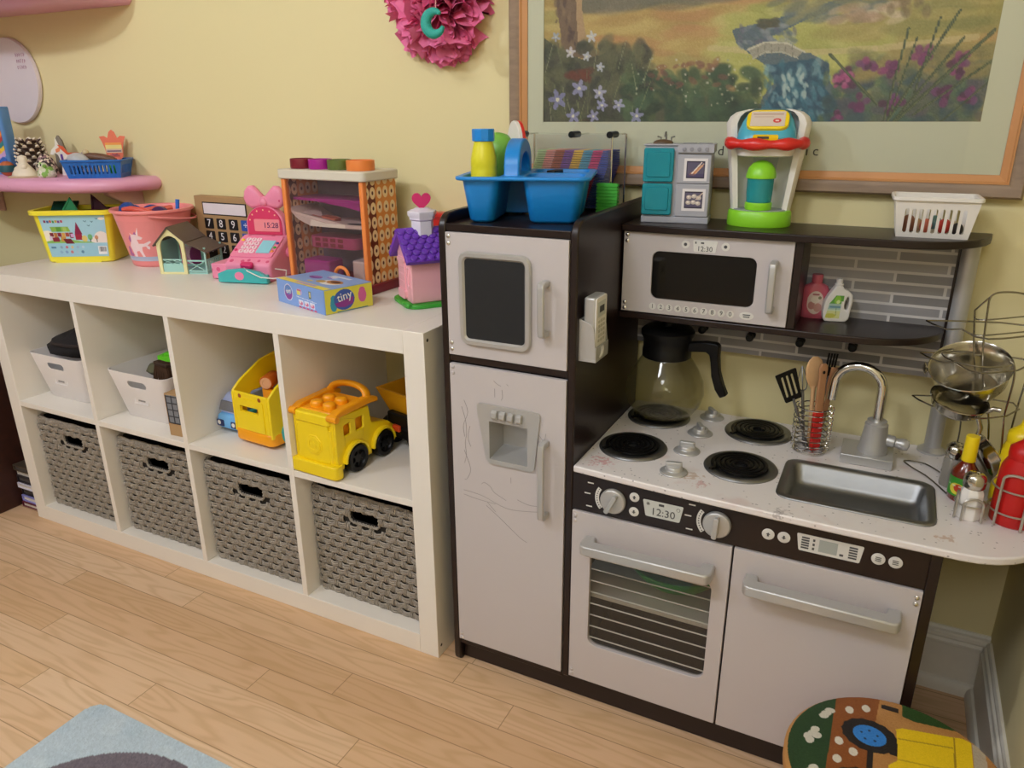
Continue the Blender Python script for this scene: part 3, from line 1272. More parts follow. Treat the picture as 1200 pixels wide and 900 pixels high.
# phone cradle on the tower side
mb = MB()
X0, X1 = KX1, KX1 + .034
Y0, Y1, Z0, Z1 = .027, .092, .766, .845
mb.box(X0, X0 + .003, Y0, Y1, Z0, Z1)
mb.box(X0 + .003, X1, Y0, Y1, Z0, Z0 + .003)
mb.box(X1 - .002, X1, Y0, Y1, Z0 + .003, .794)
for y in (Y0, Y1 - .002):
    mb.prism([(X0 + .003, Z0 + .003), (X1 - .002, Z0 + .003), (X1 - .002, .795)] + [(X1 - .012 + .008 * math.cos(a * PI / 10), .815 + .022 * math.sin(a * PI / 10)) for a in range(0, 6)] + [(X0 + .003, Z1)], y, y + .002, 'y')
kbuild(mb, 'phone_cradle', M_silver, bevel=.0006)
mb = MB()
for y in (.050, .058):
    mb.tube([(X1 + .0004, y + .004, .791), (X1 + .0006, y + .006, .784), (X1 + .0006, y + .003, .777), (X1 + .0004, y - .003, .772)], .0012, 6)
kbuild(mb, 'phone_mark', M_print)

# ---- the toy phone resting in the cradle
ph = thing('toy_phone', 'white and silver toy phone standing in the cradle on the dark tower side', 'phone', (.3365, .058, .7695))
M_wht = mat('white plastic', '#e6e2dc', .35, var=.02)
M_whs = mat('warm white plastic', '#ece7df', .4, var=.02)
mb = MB()
mb.cbox(0, 0, .058, .022, .056, .115)
mb.build('handset', M_silver, ph, bevel=.004, bseg=3)
mb = MB()
mb.prism(rrect(0, .058, .054, .113, .005), .0105, .0130, 'x')
mb.build('face_plate', M_wht, ph, bevel=.0008)
mb = MB()
mb.box(.0128, .0134, -.019, .019, .078, .106)
mb.m(1).box(.0132, .0137, -.011, .012, .086, .098)
mb.m(2)
for i in range(5):
    for j in range(3):
        mb.box(.0128, .0136, -.0165 + j * .012, -.0165 + j * .012 + .009, .031 + i * .009, .031 + i * .009 + .005)
mb.build('keypad', [M_lcd, M_ink, mat('grey key', '#b9b5aa', .5)], ph)
# ------------------------------------------------------------------ plastic colours
M_yel = mat('bright yellow plastic', '#f2d418', .32, var=.03)
M_binyel = mat('lemon yellow plastic', '#f0e03c', .35, var=.03)
M_amber = mat('amber orange plastic', '#f2a012', .32, var=.03)
M_orange = mat('orange plastic', '#ee8a45', .4, var=.04)
M_pink = mat('pink plastic', '#ee86ab', .35, var=.03)
M_bucket = mat('salmon pink plastic', '#f08f8f', .38, var=.03)
M_pale = mat('pale pink plastic', '#f2b3bd', .4, var=.03)
M_hot = mat('hot pink plastic', '#d2256d', .35, var=.05)
M_purple = mat('purple plastic', '#6b35b5', .35, var=.05)
M_green = mat('grass green plastic', '#3ba535', .38, var=.05)
M_dkgreen = glassy('clear green plastic', '#1f9a5c', .55, .15)
M_dkteal = glassy('clear dark green plastic', '#14523f', .6, .15)
M_plum = glassy('clear plum plastic', '#4a1230', .65, .15)
M_blue = mat('navy blue plastic', '#16448f', .3, var=.05)
M_red = mat('red plastic', '#d42b25', .3, var=.04)
M_maroon = mat('maroon plastic', '#7c1b2b', .35, var=.05)
M_mint = mat('mint plastic', '#a5d3cb', .4, var=.03)
M_cream = mat('cream plastic', '#e8dfa8', .4, var=.03)
M_brownroof = mat('brown roof plastic', '#5b4a40', .5, var=.08, vscale=80)
M_kraft = mat('kraft cardboard', '#b08d62', .75, var=.06, vscale=60)
M_teal = mat('teal plastic', '#3fb2b4', .35, var=.03)
M_magenta = mat('magenta plastic', '#a9208f', .35, var=.05)
M_olive = mat('olive green plastic', '#5f6f35', .35, var=.05)
M_offwht = mat('off white plastic', '#d9d2c2', .4, var=.03)
M_lite = print_mat('printed label', .35)
M_matte = print_mat('printed card', .6)

ZT = SH       # top of the white shelf


def tub(mb, W0, D0, W1, D1, H, r0, r1, t=.003, rim=.006, rimh=.008, z0=0.0, n=5):
    """open tapered container with a rolled rim; one closed shell"""
    L = []
    f = lambda w, d, r, z: [(x, y, z + z0) for x, y in rrect(0, 0, w, d, r, n)]
    L.append(f(W0 - .01, D0 - .01, r0, 0))
    L.append(f(W0, D0, r0, .004))
    L.append(f(W1, D1, r1, H - rimh))
    L.append(f(W1 + 2 * rim, D1 + 2 * rim, r1 + rim, H - rimh))
    L.append(f(W1 + 2 * rim, D1 + 2 * rim, r1 + rim, H - .001))
    L.append(f(W1 + 2 * rim - .003, D1 + 2 * rim - .003, r1 + rim, H))
    L.append(f(W1 - 2 * t, D1 - 2 * t, max(r1 - t, .002), H))
    L.append(f(W0 - 2 * t, D0 - 2 * t, max(r0 - t, .002), .006))
    mb.loft(L, True, True)
    return mb


# ------------------------------------------------------------------ yellow tub of magnetic tiles
bx = thing('storage_tub', 'yellow plastic tub with a sky blue picture label, full of clear tiles', 'tub', (-1.364, .260, ZT), math.radians(30))
mb = MB()
tub(mb, .190, .125, .222, .150, .152, .018, .024, rim=.011, rimh=.012)
mb.box(-.070, .060, -.0628, -.0600, 0, .010)
mb.build('tub_body', M_binyel, bx, angle=45)
cv = Canvas(176, 118, 200, '#a5cfe0')
cv.rect(0, 78, 176, 118, '#9cc9dd')
cv.ell(160, 70, 22, 24, '#f1e2dc'); cv.ell(146, 74, 16, 14, '#f1e2dc'); cv.ell(10, 62, 22, 20, '#f5ecd9')
cv.ell(50, 86, 70, 18, '#8cc066'); cv.ell(110, 88, 40, 14, '#8cc066')
cv.rect(0, 78, 176, 118, '#9cc9dd')
cv.poly([(22, 32), (72, 32), (76, 46), (24, 46)], '#8fb850'); cv.rect(38, 33, 52, 46, '#5f9c3d'); cv.rect(56, 33, 66, 46, '#a9c765')
for i, c in enumerate(('#7a1f35', '#b9763a', '#8b1f3c', '#d8a24a', '#a64a3c', '#7d2030')):
    cv.rect(16 + i * 11, 48, 26 + i * 11, 60 + (i % 2) * 4, c)
cv.rect(20, 62, 40, 74, '#8c2038'); cv.rect(44, 60, 58, 74, '#c89346'); cv.poly([(50, 66), (72, 66), (80, 80), (56, 80)], '#6d1528'); cv.rect(12, 58, 20, 70, '#d9c8e0')
cv.poly([(96, 18), (86, 54), (108, 54)], '#8c1f4a'); cv.rect(86, 54, 106, 70, '#a5243f'); cv.rect(74, 52, 84, 62, '#d7a8d8'); cv.ell(112, 66, 8, 9, '#e3c979')
for x, y, r, c in ((128, 62, 7, '#6fae72'), (146, 63, 5, '#c98f6a')):
    cv.ell(x, y, r, r * 1.2, c); cv.rect(x - 1, y + 4, x + 1.5, y + 14, '#4a4a38')
for i, c in enumerate(('#8a2850', '#3c5a9a', '#c9553a', '#3f8a52', '#c8a03a', '#7a3a88', '#b33c50')):
    cv.rect(10 + i * 7.4, 13 + (i % 2), 16 + i * 7.4, 20 + (i % 2), c)
for x, y in ((118, 16), (136, 17), (126, 28), (150, 9)):
    cv.line((x, y), (x + 4, y + 3), 1.6, '#3d6a7c'); cv.line((x + 4, y + 3), (x + 6, y), 1.6, '#3d6a7c')
cv.ell(166, 10, 9, 4, '#f3e3d8')
cv.rect(146, 88, 172, 112, '#f0eef0')
for i in range(9):
    cv.rect(149 + i * 2.4, 90, 150 + i * 2.4 + (i % 3) * .5, 104, '#55505c')
cv.rect(8, 88, 22, 93, '#4f7ea0')
for i in range(5):
    cv.ell(38 + i * 16, 90, 4, 4, ('#8aa5c0', '#c26a7c', '#d9c190', '#9fb6d2', '#bcd3e3')[i]); cv.ell(34 + i * 16, 104, 4.5, 4.5, ('#8bb0d0', '#7f9fca', '#c77e86', '#a8c4d8', '#5b86aa')[i])
h0, h1 = .018, .138


def tubface(u, v):
    z = h1 + (h0 - h1) * v
    k = z / .144
    w = .095 + .016 * k
    d = .0625 + .0125 * k
    return (-w * .80 + 1.68 * w * u, -d - .0007, z)


cv.build('picture_label', tubface, M_lite, bx)


def tile(name, label, m, pts, thick, M, grp='clear tiles in the yellow tub', root=None):
    mb = MB()
    inner = [(x * .78 + sum(p[0] for p in pts) / len(pts) * .22, y * .78 + sum(p[1] for p in pts) / len(pts) * .22) for x, y in pts]
    mb.plate(pts, [inner], -thick / 2, thick / 2, 'z')
    mb.prism(inner, -thick / 4, thick / 4, 'z')
    mb.bm.transform(M)
    o = mb.build(name, m)
    return tag(o, label, 'tile', grp)


MB_ = bx.matrix_basis
tri = [(-.036, 0), (.036, 0), (0, .062)]
sq = [(-.035, 0), (.035, 0), (.035, .07), (-.035, .07)]


def tubM(x, y, z, rx, rz, ry=0):
    return T(*bx.location) @ R(math.radians(30), 'Z') @ T(x, y, z) @ R(rz, 'Z') @ R(ry, 'Y') @ R(rx, 'X')


tile('magnetic_tile', 'clear green triangle tile standing in the yellow tub', M_dkgreen, tri, .006, tubM(-.018, -.035, .125, 1.25, .05))
tile('magnetic_tile', 'dark green square tile leaning in the left end of the yellow tub', M_dkteal, sq, .006, tubM(-.058, -.002, .127, .55, .15))
tile('magnetic_tile', 'dark plum triangle tile sticking up in the yellow tub', M_plum, [(-.03, 0), (.045, 0), (-.03, .065)], .006, tubM(.052, .010, .124, 1.35, -.1))
tile('magnetic_tile', 'dark green square tile lying flat at the middle of the yellow tub', M_dkteal, sq, .006, tubM(.015, -.01, .130, .1, .3))
tile('magnetic_tile', 'plum square tile lying flat by the right end of the yellow tub', M_plum, sq, .006, tubM(.070, -.032, .137, .12, -.2))

# ------------------------------------------------------------------ pink bucket
bk2 = thing('bucket', 'salmon pink plastic bucket with a white unicorn picture', 'bucket', (-1.114, .306, ZT))
mb = MB()
P = [(.070, 0), (.0735, .003), (.0745, .008), (.104, .150), (.111, .152), (.1125, .156), (.111, .160), (.104, .160), (.100, .156), (.071, .010), (.0001, .009)]
mb.lathe(P, seg=40, cap1=False)
mb.build('bucket_body', M_bucket, bk2, angle=50)
mb = MB()
pts = []
for i in range(25):
    a = PI * i / 24 - .25 * PI
    pts.append((.1135 * math.cos(a), .1135 * math.sin(a), .146 - .018 * math.sin(PI * i / 24)))
mb.tube(pts, .0030, 8)
mb.build('bucket_handle', M_bucket, bk2)
cv = Canvas(100, 120, 130, '#f08f8f')
cv.rect(0, 106, 100, 120, '#b9bfd6')
W_ = '#f7d9de'
cv.poly([(42, 45), (50, 38), (58, 40), (70, 48), (66, 54), (56, 54), (58, 66), (70, 66), (84, 58), (86, 62), (74, 74), (64, 76), (62, 88), (66, 108), (60, 108), (54, 88), (46, 90), (44, 110), (36, 110), (34, 88), (32, 74), (38, 62)], W_)
cv.poly([(56, 40), (64, 18), (61, 42)], '#fbeaec'); cv.poly([(42, 34), (50, 42), (44, 44)], W_)
cv.poly([(40, 40), (34, 52), (36, 64), (40, 58), (42, 48)], '#b4589a'); cv.poly([(50, 38), (56, 30), (58, 40)], '#b4589a')
cv.poly([(22, 78), (28, 74), (30, 84), (28, 104), (20, 106), (18, 96)], '#b4589a'); cv.ell(25, 100, 8, 6, '#b4589a')
cv.poly([(70, 66), (82, 76), (80, 84), (76, 82)], W_)
cv.poly([(0, 106), (100, 106), (100, 112), (0, 112)], '#a9b7d4')


def bface(u, v):
    z = .132 + (.018 - .132) * v
    r = .0745 + (.104 - .0745) * (z - .008) / .142 + .0006
    a = math.radians(-118 + 80 * u)
    return (r * math.cos(a), r * math.sin(a), z)


cv.build('unicorn_picture', bface, M_lite, bk2)


def blob_toy(name, label, cat, m, loc, shape, grp):
    mb = MB()
    mb.at(T(*loc) @ Euler(shape[1]).to_matrix().to_4x4())
    k = shape[0]
    if k == 'spade':
        mb.prism([(-.018, 0), (.018, 0), (.022, .02), (.014, .04), (-.014, .04), (-.022, .02)], -.003, .003, 'y')
        mb.cyl((0, 0, .04), (0, 0, .075), .005, .006, 10)
    elif k == 'mold':
        mb.lathe([(.030, 0), (.028, .006), (.022, .020), (.012, .028), (.0001, .030)], seg=7)
        mb.lathe([(.034, -.002), (.034, .001)], seg=20)
    elif k == 'half':
        mb.prism([(.032 * math.cos(PI * i / 14), .032 * math.sin(PI * i / 14)) for i in range(15)], -.006, .006, 'y')
        mb.prism(ell(0, .012, .012, .008, 12), -.008, .008, 'y')
    else:
        mb.tube([(-.045, 0, 0), (-.02, 0, .006), (.02, 0, .006), (.045, 0, 0)], [.006, .008, .008, .006], 10)
        mb.prism(rrect(.05, 0, .03, .028, .008), -.004, .004, 'z')
    mb.at()
    o = mb.build(name, m, bevel=.001)
    return tag(o, label, cat, grp)


G_ = 'sand toys heaped in the pink bucket'
bxx, byy, bz_ = -1.114, .306, ZT + .128
blob_toy('sand_mould', 'navy blue sand mould at the left rim of the pink bucket', 'toy', M_blue, (bxx - .055, byy - .035, bz_ + .018), ('mold', (.5, .3, 0)), G_)
blob_toy('sand_spade', 'navy blue toy spade standing up at the back of the pink bucket', 'toy', M_blue, (bxx - .04, byy + .03, bz_ + .002), ('half', (.1, .2, .4)), G_)
M_redor = mat('coral red plastic', '#d95a48', .4)
blob_toy('sand_rake', 'coral red toy rake lying in the middle of the pink bucket', 'toy', M_redor, (bxx - .006, byy - .045, bz_ + .024), ('rake', (.3, .1, .3)), G_)
blob_toy('sand_shovel', 'coral red toy shovel lying behind the rake in the pink bucket', 'toy', M_redor, (bxx - .0, byy - .012, bz_ + .020), ('rake', (.2, -.15, .9)), G_)
blob_toy('sand_sieve', 'dark violet half round sand toy at the right of the pink bucket', 'toy', mat('dark violet plastic', '#47305f', .4), (bxx + .050, byy - .015, bz_ + .006), ('half', (0, 0, .2)), G_)
blob_toy('sand_scoop', 'bright blue toy scoop at the right rim of the pink bucket', 'toy', mat('bright blue plastic', '#2f6fd0', .35), (bxx + .072, byy + .018, bz_ - .02), ('spade', (0, .15, 1.2)), G_)

# ------------------------------------------------------------------ toy stable
st = thing('toy_stable', 'small toy horse stable with brown plank roof and mint fence', 'toy stable', (-.9300, .262, ZT), math.radians(22))
# local: front (gable) faces -y, x -.065...065
mb = MB()
arch = [(-.058, .010), (-.058, .075)] + [(-.058 + .040 * 0, .075)]
gab = [(-.066, .0), (.012, .0), (.012, .088), (-.027, .128), (-.066, .088)]
op = [(-.056, .006), (.002, .006), (.002, .070)] + [(-.027 + .029 * math.cos(a), .070 + .033 * math.sin(a)) for a in [PI * i / 10 for i in range(1, 10)]] + [(-.056, .070)]
mb.plate(gab, [op], -.055, -.049, 'y')
mb.build('gable_front', M_cream, st, bevel=.001)
mb = MB()
mb.box(-.056, .066, -.048, .052, 0, .004)
mb.box(-.066, -.062, -.048, .052, .004, .086).box(-.062, .010, .048, .052, .004, .086)
mb.prism([(-.066, .086), (.012, .086), (-.027, .122)], .047, .0525, 'y')
mb.build('stable_wall', M_mint, st)
cv = Canvas(40, 50, 40, '#d98aa8')
cv.ell(20, 26, 9, 16, '#e7b7c6'); cv.ell(30, 34, 12, 18, '#8a2a66'); cv.ell(17, 14, 7, 6, '#f0d0d8')
cv.build('stall_picture', plane_pos((-.056, .0465, .084), (.060, 0, 0), (0, 0, -.075)), M_matte, st)
mb = MB()
# fenced porch at the right
for x in (.0655,):
    mb.box(x - .004, x, -.050, -.045, .004, .072)
    mb.box(x - .004, x, .045, .050, .004, .072)
    mb.box(x - .004, x, -.045, .045, .034, .038).box(x - .004, x, -.045, .045, .006, .010)
    for i in range(9):
        y = -.040 + i * .01
        mb.box(x - .003, x - .001, y - .0018, y + .0018, .010, .034)
mb.box(.012, .062, -.050, -.047, .034, .038).box(.012, .062, -.050, -.047, .006, .010)
mb.prism([(.014, .010), (.018, .010), (.061, .034), (.057, .034)], -.0495, -.0475, 'y').prism([(.057, .010), (.061, .010), (.018, .034), (.014, .034)], -.0495, -.0475, 'y')
mb.tube([(.014, -.048, .080), (.030, -.048, .078), (.050, -.048, .070), (.063, -.048, .056)], .002, 8)
mb.build('porch_fence', M_mint, st)
mb = MB()
mb.box(-.055, .001, -.0535, -.0505, .004, .026)
for k in (0, 1):
    x = -.054 + k * .0275
    mb.box(x, x + .0265, -.0540, -.0505, .026, .029).box(x, x + .0265, -.0540, -.0505, .038, .041)
    mb.prism([(x, .029), (x + .003, .029), (x + .0265, .038), (x + .0235, .038)], -.0535, -.0510, 'y')
    mb.prism([(x + .0235, .029), (x + .0265, .029), (x + .003, .038), (x, .038)], -.0535, -.0510, 'y')
mb.build('stable_door', M_mint, st)
mb = MB()
rt = .0035


def roofp(p, q, y0, y1):
    (xa, za), (xb, zb) = p, q
    d = Vector((xb - xa, zb - za)).normalized()
    n = Vector((-d.y, d.x)) * rt
    mb.prism([(xa, za), (xb, zb), (xb + n.x, zb + n.y), (xa + n.x, za + n.y)], y0, y1, 'y')


roofp((-.027, .128), (-.074, .078), -.060, .058)
roofp((.020, .088), (-.027, .128), -.060, .058)
mb.build('main_roof', M_brownroof, st)
mb = MB()
roofp((.078, .062), (.016, .088), -.060, .058)
mb.build('porch_roof', M_brownroof, st)

# ------------------------------------------------------------------ cardboard calculator
ca = thing('cardboard_calculator', 'large brown cardboard box dressed as a calculator against the wall', 'calculator', (-.905, .398, ZT), 0)
mb = MB()
mb.box(-.128, .102, -.010, .018, 0, .188)
mb.build('box', M_kraft, ca, bevel=.0012)
mb = MB()
mb.box(.1021, .128, -.010, .018, 0, .186)
mb.build('blue_side', mat('blue card', '#3b55a5', .6), ca)
mb = MB()
mb.box(-.096, .074, -.0116, -.0102, .136, .172)
mb.m(1).box(-.0925, .0705, -.0122, -.0110, .139, .169)
mb.build('screen', [mat('black marker', '#1c1a20', .6), mat('white paper', '#e9e0e6', .6)], ca)
keys = [('7', '8', '9', '\u00f7'), ('4', '5', '6', '\u00d7'), ('1', '2', '3', '+')]
M_key = mat('black card key', '#151416', .55)
M_keyb = mat('blue card key', '#2e56ad', .55)
M_keyw = mat('white key lettering', '#f2eef0', .6)
for r, row in enumerate(keys):
    for c, ch in enumerate(row):
        mb = MB()
        x, z = -.078 + c * .0475, .1115 - r * .037
        mb.prism(rrect(x, z, .034, .030, .003), -.0116, -.0102, 'y')
        mb.m(1).text(ch, .030, T(x, -.0120, z) @ FRONT, .0006)
        mb.build('calculator_key', [M_keyb if c == 3 else M_key, M_keyw], ca)
for c in range(4):
    mb = MB()
    x, z = -.078 + c * .0475, .012
    mb.prism(rrect(x, z + .004, .034, .020, .003), -.0116, -.0102, 'y')
    mb.build('calculator_key', M_key if c < 3 else M_keyb, ca)

# ------------------------------------------------------------------ toy cash register
cr = thing('toy_cash_register', 'pink dotted toy cash register with a bow on top', 'toy cash register', (-.695, .290, ZT), math.radians(14))
M_pinkd = NT('pink plastic with darker dots')
_v = M_pinkd.obj()
_vo = M_pinkd.n('ShaderNodeTexVoronoi')
M_pinkd.link(_v, _vo.inputs['Vector'])
_vo.inputs['Scale'].default_value = 42
_vo.inputs['Randomness'].default_value = .35
_d = M_pinkd.math('LESS_THAN', _vo.outputs['Distance'], .24)
M_pinkd.link(M_pinkd.mix(_d, lin('#ee8fb0'), lin('#d8507f')), M_pinkd.p.inputs['Base Color'])
M_pinkd.p.inputs['Roughness'].default_value = .35
M_pinkd = M_pinkd.m
mb = MB()
prof = [(-.078, 0), (.078, 0), (.078, .098), (.045, .104), (.028, .104), (-.064, .055), (-.078, .046)]   # (y,z) side outline, front at -y
mb.prism(prof, -.066, .066, 'x')
mb.build('register_body', M_pinkd, cr, bevel=.008, bseg=3)
# sloped key panel in the frame of the slope
sl = math.atan2(.049, .092)
MS = T(0, -.018, .0795) @ R(sl, 'X')
mb = MB()
mb.at(MS).prism(rrect(0, 0, .120, .088, .008), -.001, .0035, 'z').at()
mb.build('key_panel', M_pink, cr, bevel=.001)
for r in range(4):
    for c in range(3):
        mb = MB()
        mb.at(MS).prism(rrect(-.034 + c * .0155, .026 - r * .0165, .0135, .0125, .004), .0030, .0058, 'z')
        mb.m(1).text('%d' % ((r * 3 + c + 1) % 10), .010, T(-.034 + c * .0155, .026 - r * .0165, .0060), .0004).at()
        mb.build('number_key', [mat('white pink key', '#f4dce6', .4), M_hot], cr)
mb = MB()
mb.at(MS).prism(rrect(.028, -.002, .038, .052, .002), .003, .0052, 'z').at()
mb.build('blue_panel', mat('sky blue panel', '#8fd6e6', .35), cr)
for q, (m_, x, y) in enumerate(((M_yel, -.050, .024), (M_hot, -.052, -.018), (M_orange, .053, -.020), (M_blue, .054, .014), (M_green, .054, -.004))):
    mb = MB()
    mb.at(MS @ T(x, y, .003)).lathe([(.0045, 0), (.0045, .002), (.003, .0032), (.0001, .0034)], seg=14).at()
    mb.build('round_button', m_, cr)
# upright display arch
mb = MB()
A = [(-.056, .098), (.056, .098), (.056, .128)] + [(.056 * math.cos(a), .128 + .052 * math.sin(a)) for a in [PI * i / 18 for i in range(1, 18)]] + [(-.056, .128)]
mb.prism(A, .034, .062, 'y')
disp_ = mb.build('display_arch', M_pink, cr, bevel=.004)
mb = MB()
A2 = [(x * .88, .106 + (z - .098) * .88) for x, z in A]
mb.prism(A2, .0305, .0345, 'y')
mb.build('display_face', mat('deep pink face', '#d73a68', .35), cr)
mb = MB()
mb.prism(rrect(.008, .130, .074, .032, .003), .0288, .0310, 'y')
mb.m(1).text('15:28', .020, T(.020, .0284, .130) @ FRONT, .0006)
mb.build('display_screen', [mat('salmon lcd', '#f0919a', .35), mat('purple digits', '#5a2a62', .5)], cr)
for q in range(7):
    a = PI * (q + .5) / 7
    mb = MB()
    mb.at(T(.042 * math.cos(a), .0305, .136 + .034 * math.sin(a)) @ FRONT).lathe([(.0022, 0), (.0001, .001)], seg=10).at()
    mb.build('sparkle_dot', mat('pale peach dot', '#f6c79e', .4), cr)
# bow
for sx in (-1, 1):
    mb = MB()
    mb.at(T(0, .048, .190) @ R(-.22 * sx, 'Y'))
    pl = [(0, -.010), (.016, -.020), (.034, -.026), (.050, -.020), (.060, -.004), (.060, .016), (.052, .030), (.038, .034), (.022, .024), (0, .010)]
    pl = [(sx * x, z) for x, z in pl]
    cx_, cz_ = sx * .034, .004
    k = lambda f, y: [(cx_ + (x - cx_) * f, y, cz_ + (z - cz_) * f) for x, z in pl]
    mb.loft([k(.70, -.012), k(.92, -.009), k(1, -.003), k(1, .003), k(.92, .009), k(.70, .012)])
    mb.at()
    mb.build('bow_loop', M_pinkd, cr, angle=60)
mb = MB()
mb.ball((0, .044, .190), .014, seg=16)
mb.build('bow_knot', M_pinkd, cr)
# drawer with turquoise front pulled out
mb = MB()
mb.box(-.112, -.066, -.066, .045, .002, .042)
mb.build('drawer_case', M_pinkd, cr, bevel=.003)
mb = MB()
mb.prism([(-.070, .002), (.070, .002), (.070, .018), (.045, .032), (0, .039), (-.045, .034), (-.070, .024)], -.104, -.090, 'y')
mb.box(-.062, .062, -.090, -.078, .004, .022)
mb.build('drawer_front', M_teal, cr, bevel=.002)
mb = MB()
mb.prism(ell(-.008, .020, .013, .0105, 20), -.1048, -.1040, 'y')
mb.build('pink_emblem', M_pink, cr)
# coin knob and scanner at the right side
mb = MB()
mb.cyl((.066, .02, .062), (.086, .02, .062), .013, .013, 18)
mb.m(1).cyl((.086, .02, .062), (.090, .02, .062), .010, .009, 18)
mb.build('side_knob', [M_pink, M_teal], cr, bevel=.0015)
mb = MB()
mb.box(.067, .076, .028, .040, .085, .150)
mb.m(1).box(.0762, .080, .028, .040, .105, .118).m(2).box(.0762, .080, .028, .040, .120, .134).m(3).box(.0762, .080, .028, .040, .090, .103)
mb.build('card_holder', [mat('teal blue plastic', '#4d8f97', .4), M_yel, M_amber, M_pink], cr)
mb = MB()
mb.tube([(-.01, -.082, .040), (.02, -.108, .034), (.06, -.118, .022), (.095, -.116, .020), (.122, -.110, .024)], .0016, 6)
mb.tube([(.064, -.055, .032), (.09, -.04, .026), (.104, -.070, .018), (.118, -.092, .022)], .0016, 6)
mb.build('cord', M_wht, cr)
mb = MB()
mb.at(T(.004, -.083, .044) @ R(.4, 'X')).prism(rrect(0, 0, .034, .018, .008), -.006, .006, 'z').at()
mb.build('scanner', M_hot, cr, bevel=.002)

# ------------------------------------------------------------------ toy tower with cups
tw = thing('toy_play_tower', 'tall orange and white toy tower with clear front and four cups on top', 'toy tower', (-.4215, .290, ZT), math.radians(-2))
TW, TD, TH = .250, .112, .262
mb = MB()
mb.prism(rrect(-.006, .004, TW + .032, TD + .03, .012), 0, .022, 'z')
mb.build('tower_base', M_maroon, tw, bevel=.002)
M_side = NT('orange card with ring pattern')
_tc = M_side.n('ShaderNodeTexCoord')
_sx = M_side.n('ShaderNodeSeparateXYZ')
M_side.link(_tc.outputs['Object'], _sx.inputs[0])
_cb = M_side.n('ShaderNodeCombineXYZ')
M_side.link(_sx.outputs[1], _cb.inputs[0])
M_side.link(M_side.math('MULTIPLY', _sx.outputs[2], .72), _cb.inputs[1])
_vo = M_side.n('ShaderNodeTexVoronoi', voronoi_dimensions='2D')
M_side.link(_cb.outputs[0], _vo.inputs['Vector'])
_vo.inputs['Scale'].default_value = 42
_vo.inputs['Randomness'].default_value = .1
_d = _vo.outputs['Distance']
_ring = M_side.ramp(_d, [(0, lin('#5a2418')), (.12, lin('#5a2418')), (.15, lin('#f3d9a8')), (.40, lin('#f3d9a8')), (.43, lin('#e09040')), (1, lin('#e09040'))])
_brown = M_side.math('LESS_THAN', M_side.math('ABSOLUTE', M_side.math('ADD', _sx.outputs[1], .028)), .014)
_dk = M_side.math('MULTIPLY', _brown, M_side.math('GREATER_THAN', _d, .43))
M_side.link(M_side.mix(_dk, _ring, lin('#6a2a1a')), M_side.p.inputs['Base Color'])
M_side.p.inputs['Roughness'].default_value = .45
M_side = M_side.m
for sx in (-1, 1):
    mb = MB()
    xx = sx * (TW / 2 - .003)
    mb.box(xx - .003, xx + .003, -TD / 2 + .012, TD / 2 + .010, .022, TH)
    mb.build('side_wall', M_side, tw)
for sx in (-1, 1):
    mb = MB()
    xx = sx * (TW / 2 - .005)
    mb.box(xx - .006, xx + .006, -TD / 2 - .004, -TD / 2 + .012, .022, TH)
    mb.build('corner_post', M_orange, tw, bevel=.003)
mb = MB()
mb.box(-TW / 2 + .004, TW / 2 - .004, TD / 2 + .004, TD / 2 + .008, .022, TH)
mb.build('back_panel', mat('grey violet picture panel', '#8c8597', .6, var=.35, vscale=25), tw)
mb = MB()
mb.prism(rrect(0, .004, TW + .020, TD + .026, .014), TH, TH + .022, 'z')
mb.build('tower_lid', M_offwht, tw, bevel=.003)
# floors
mb = MB()
fl = [(-TW / 2 + .006, -.042), (TW / 2 - .006, -.042), (TW / 2 - .006, TD / 2), (-TW / 2 + .006, TD / 2)]
mb.loft([[(x, y, .152 + (.030 * max(0, (-x - .055) / .06) ** 1.5) + dz) for x, y in [(-TW / 2 + .006, -.046), (-.09, -.050), (-.05, -.052), (0, -.054), (TW / 2 - .006, -.050), (TW / 2 - .006, TD / 2), (0, TD / 2), (-.05, TD / 2), (-.09, TD / 2), (-TW / 2 + .006, TD / 2)]] for dz in (0, .009)])
mb.m(1).prism(ell(.085, -.036, .030, .012, 20), .1612, .1616, 'z')
mb.build('middle_floor', [M_offwht, M_black], tw, flat=True)
mb = MB()
mb.prism([(-TW / 2 + .006, -.03), (-.02, -.042), (.05, -.03), (TW / 2 - .006, -.052), (TW / 2 - .006, TD / 2), (-TW / 2 + .006, TD / 2)], .210, .216, 'z')
mb.prism([(-.05, .210), (TW / 2 - .006, .210), (TW / 2 - .006, .188), (.05, .200)], -.036, -.032, 'y')
mb.build('purple_floor', M_magenta, tw)
mb = MB()
mb.prism(rrect(0, .0, .150, .075, .02), .098, .125, 'z')
mb.m(1)
for i in range(4):
    for j in range(2):
        mb.box(-.052 + i * .024, -.052 + i * .024 + .016, -.0386, -.0372, .101 + j * .0125, .101 + j * .0125 + .009)
mb.build('pink_cage', [mat('rose clear plastic', '#b04a74', .3), M_maroon], tw, bevel=.002)
mb = MB()
mb.prism(rrect(-.055, -.012, .085, .060, .01), .022, .066, 'z')
mb.build('magenta_drawer', M_magenta, tw, bevel=.003)
mb = MB()
mb.prism(rrect(.085, -.010, .045, .070, .01), .022, .074, 'z')
mb.build('white_bin', M_offwht, tw, bevel=.003)
mb = MB()
mb.box(-TW / 2 + .008, TW / 2 - .008, -TD / 2 + .002, -TD / 2 + .004, .03, TH - .002)
mb.build('clear_front', glassy('clear front panel', '#f6eef0', .02, .05), tw)
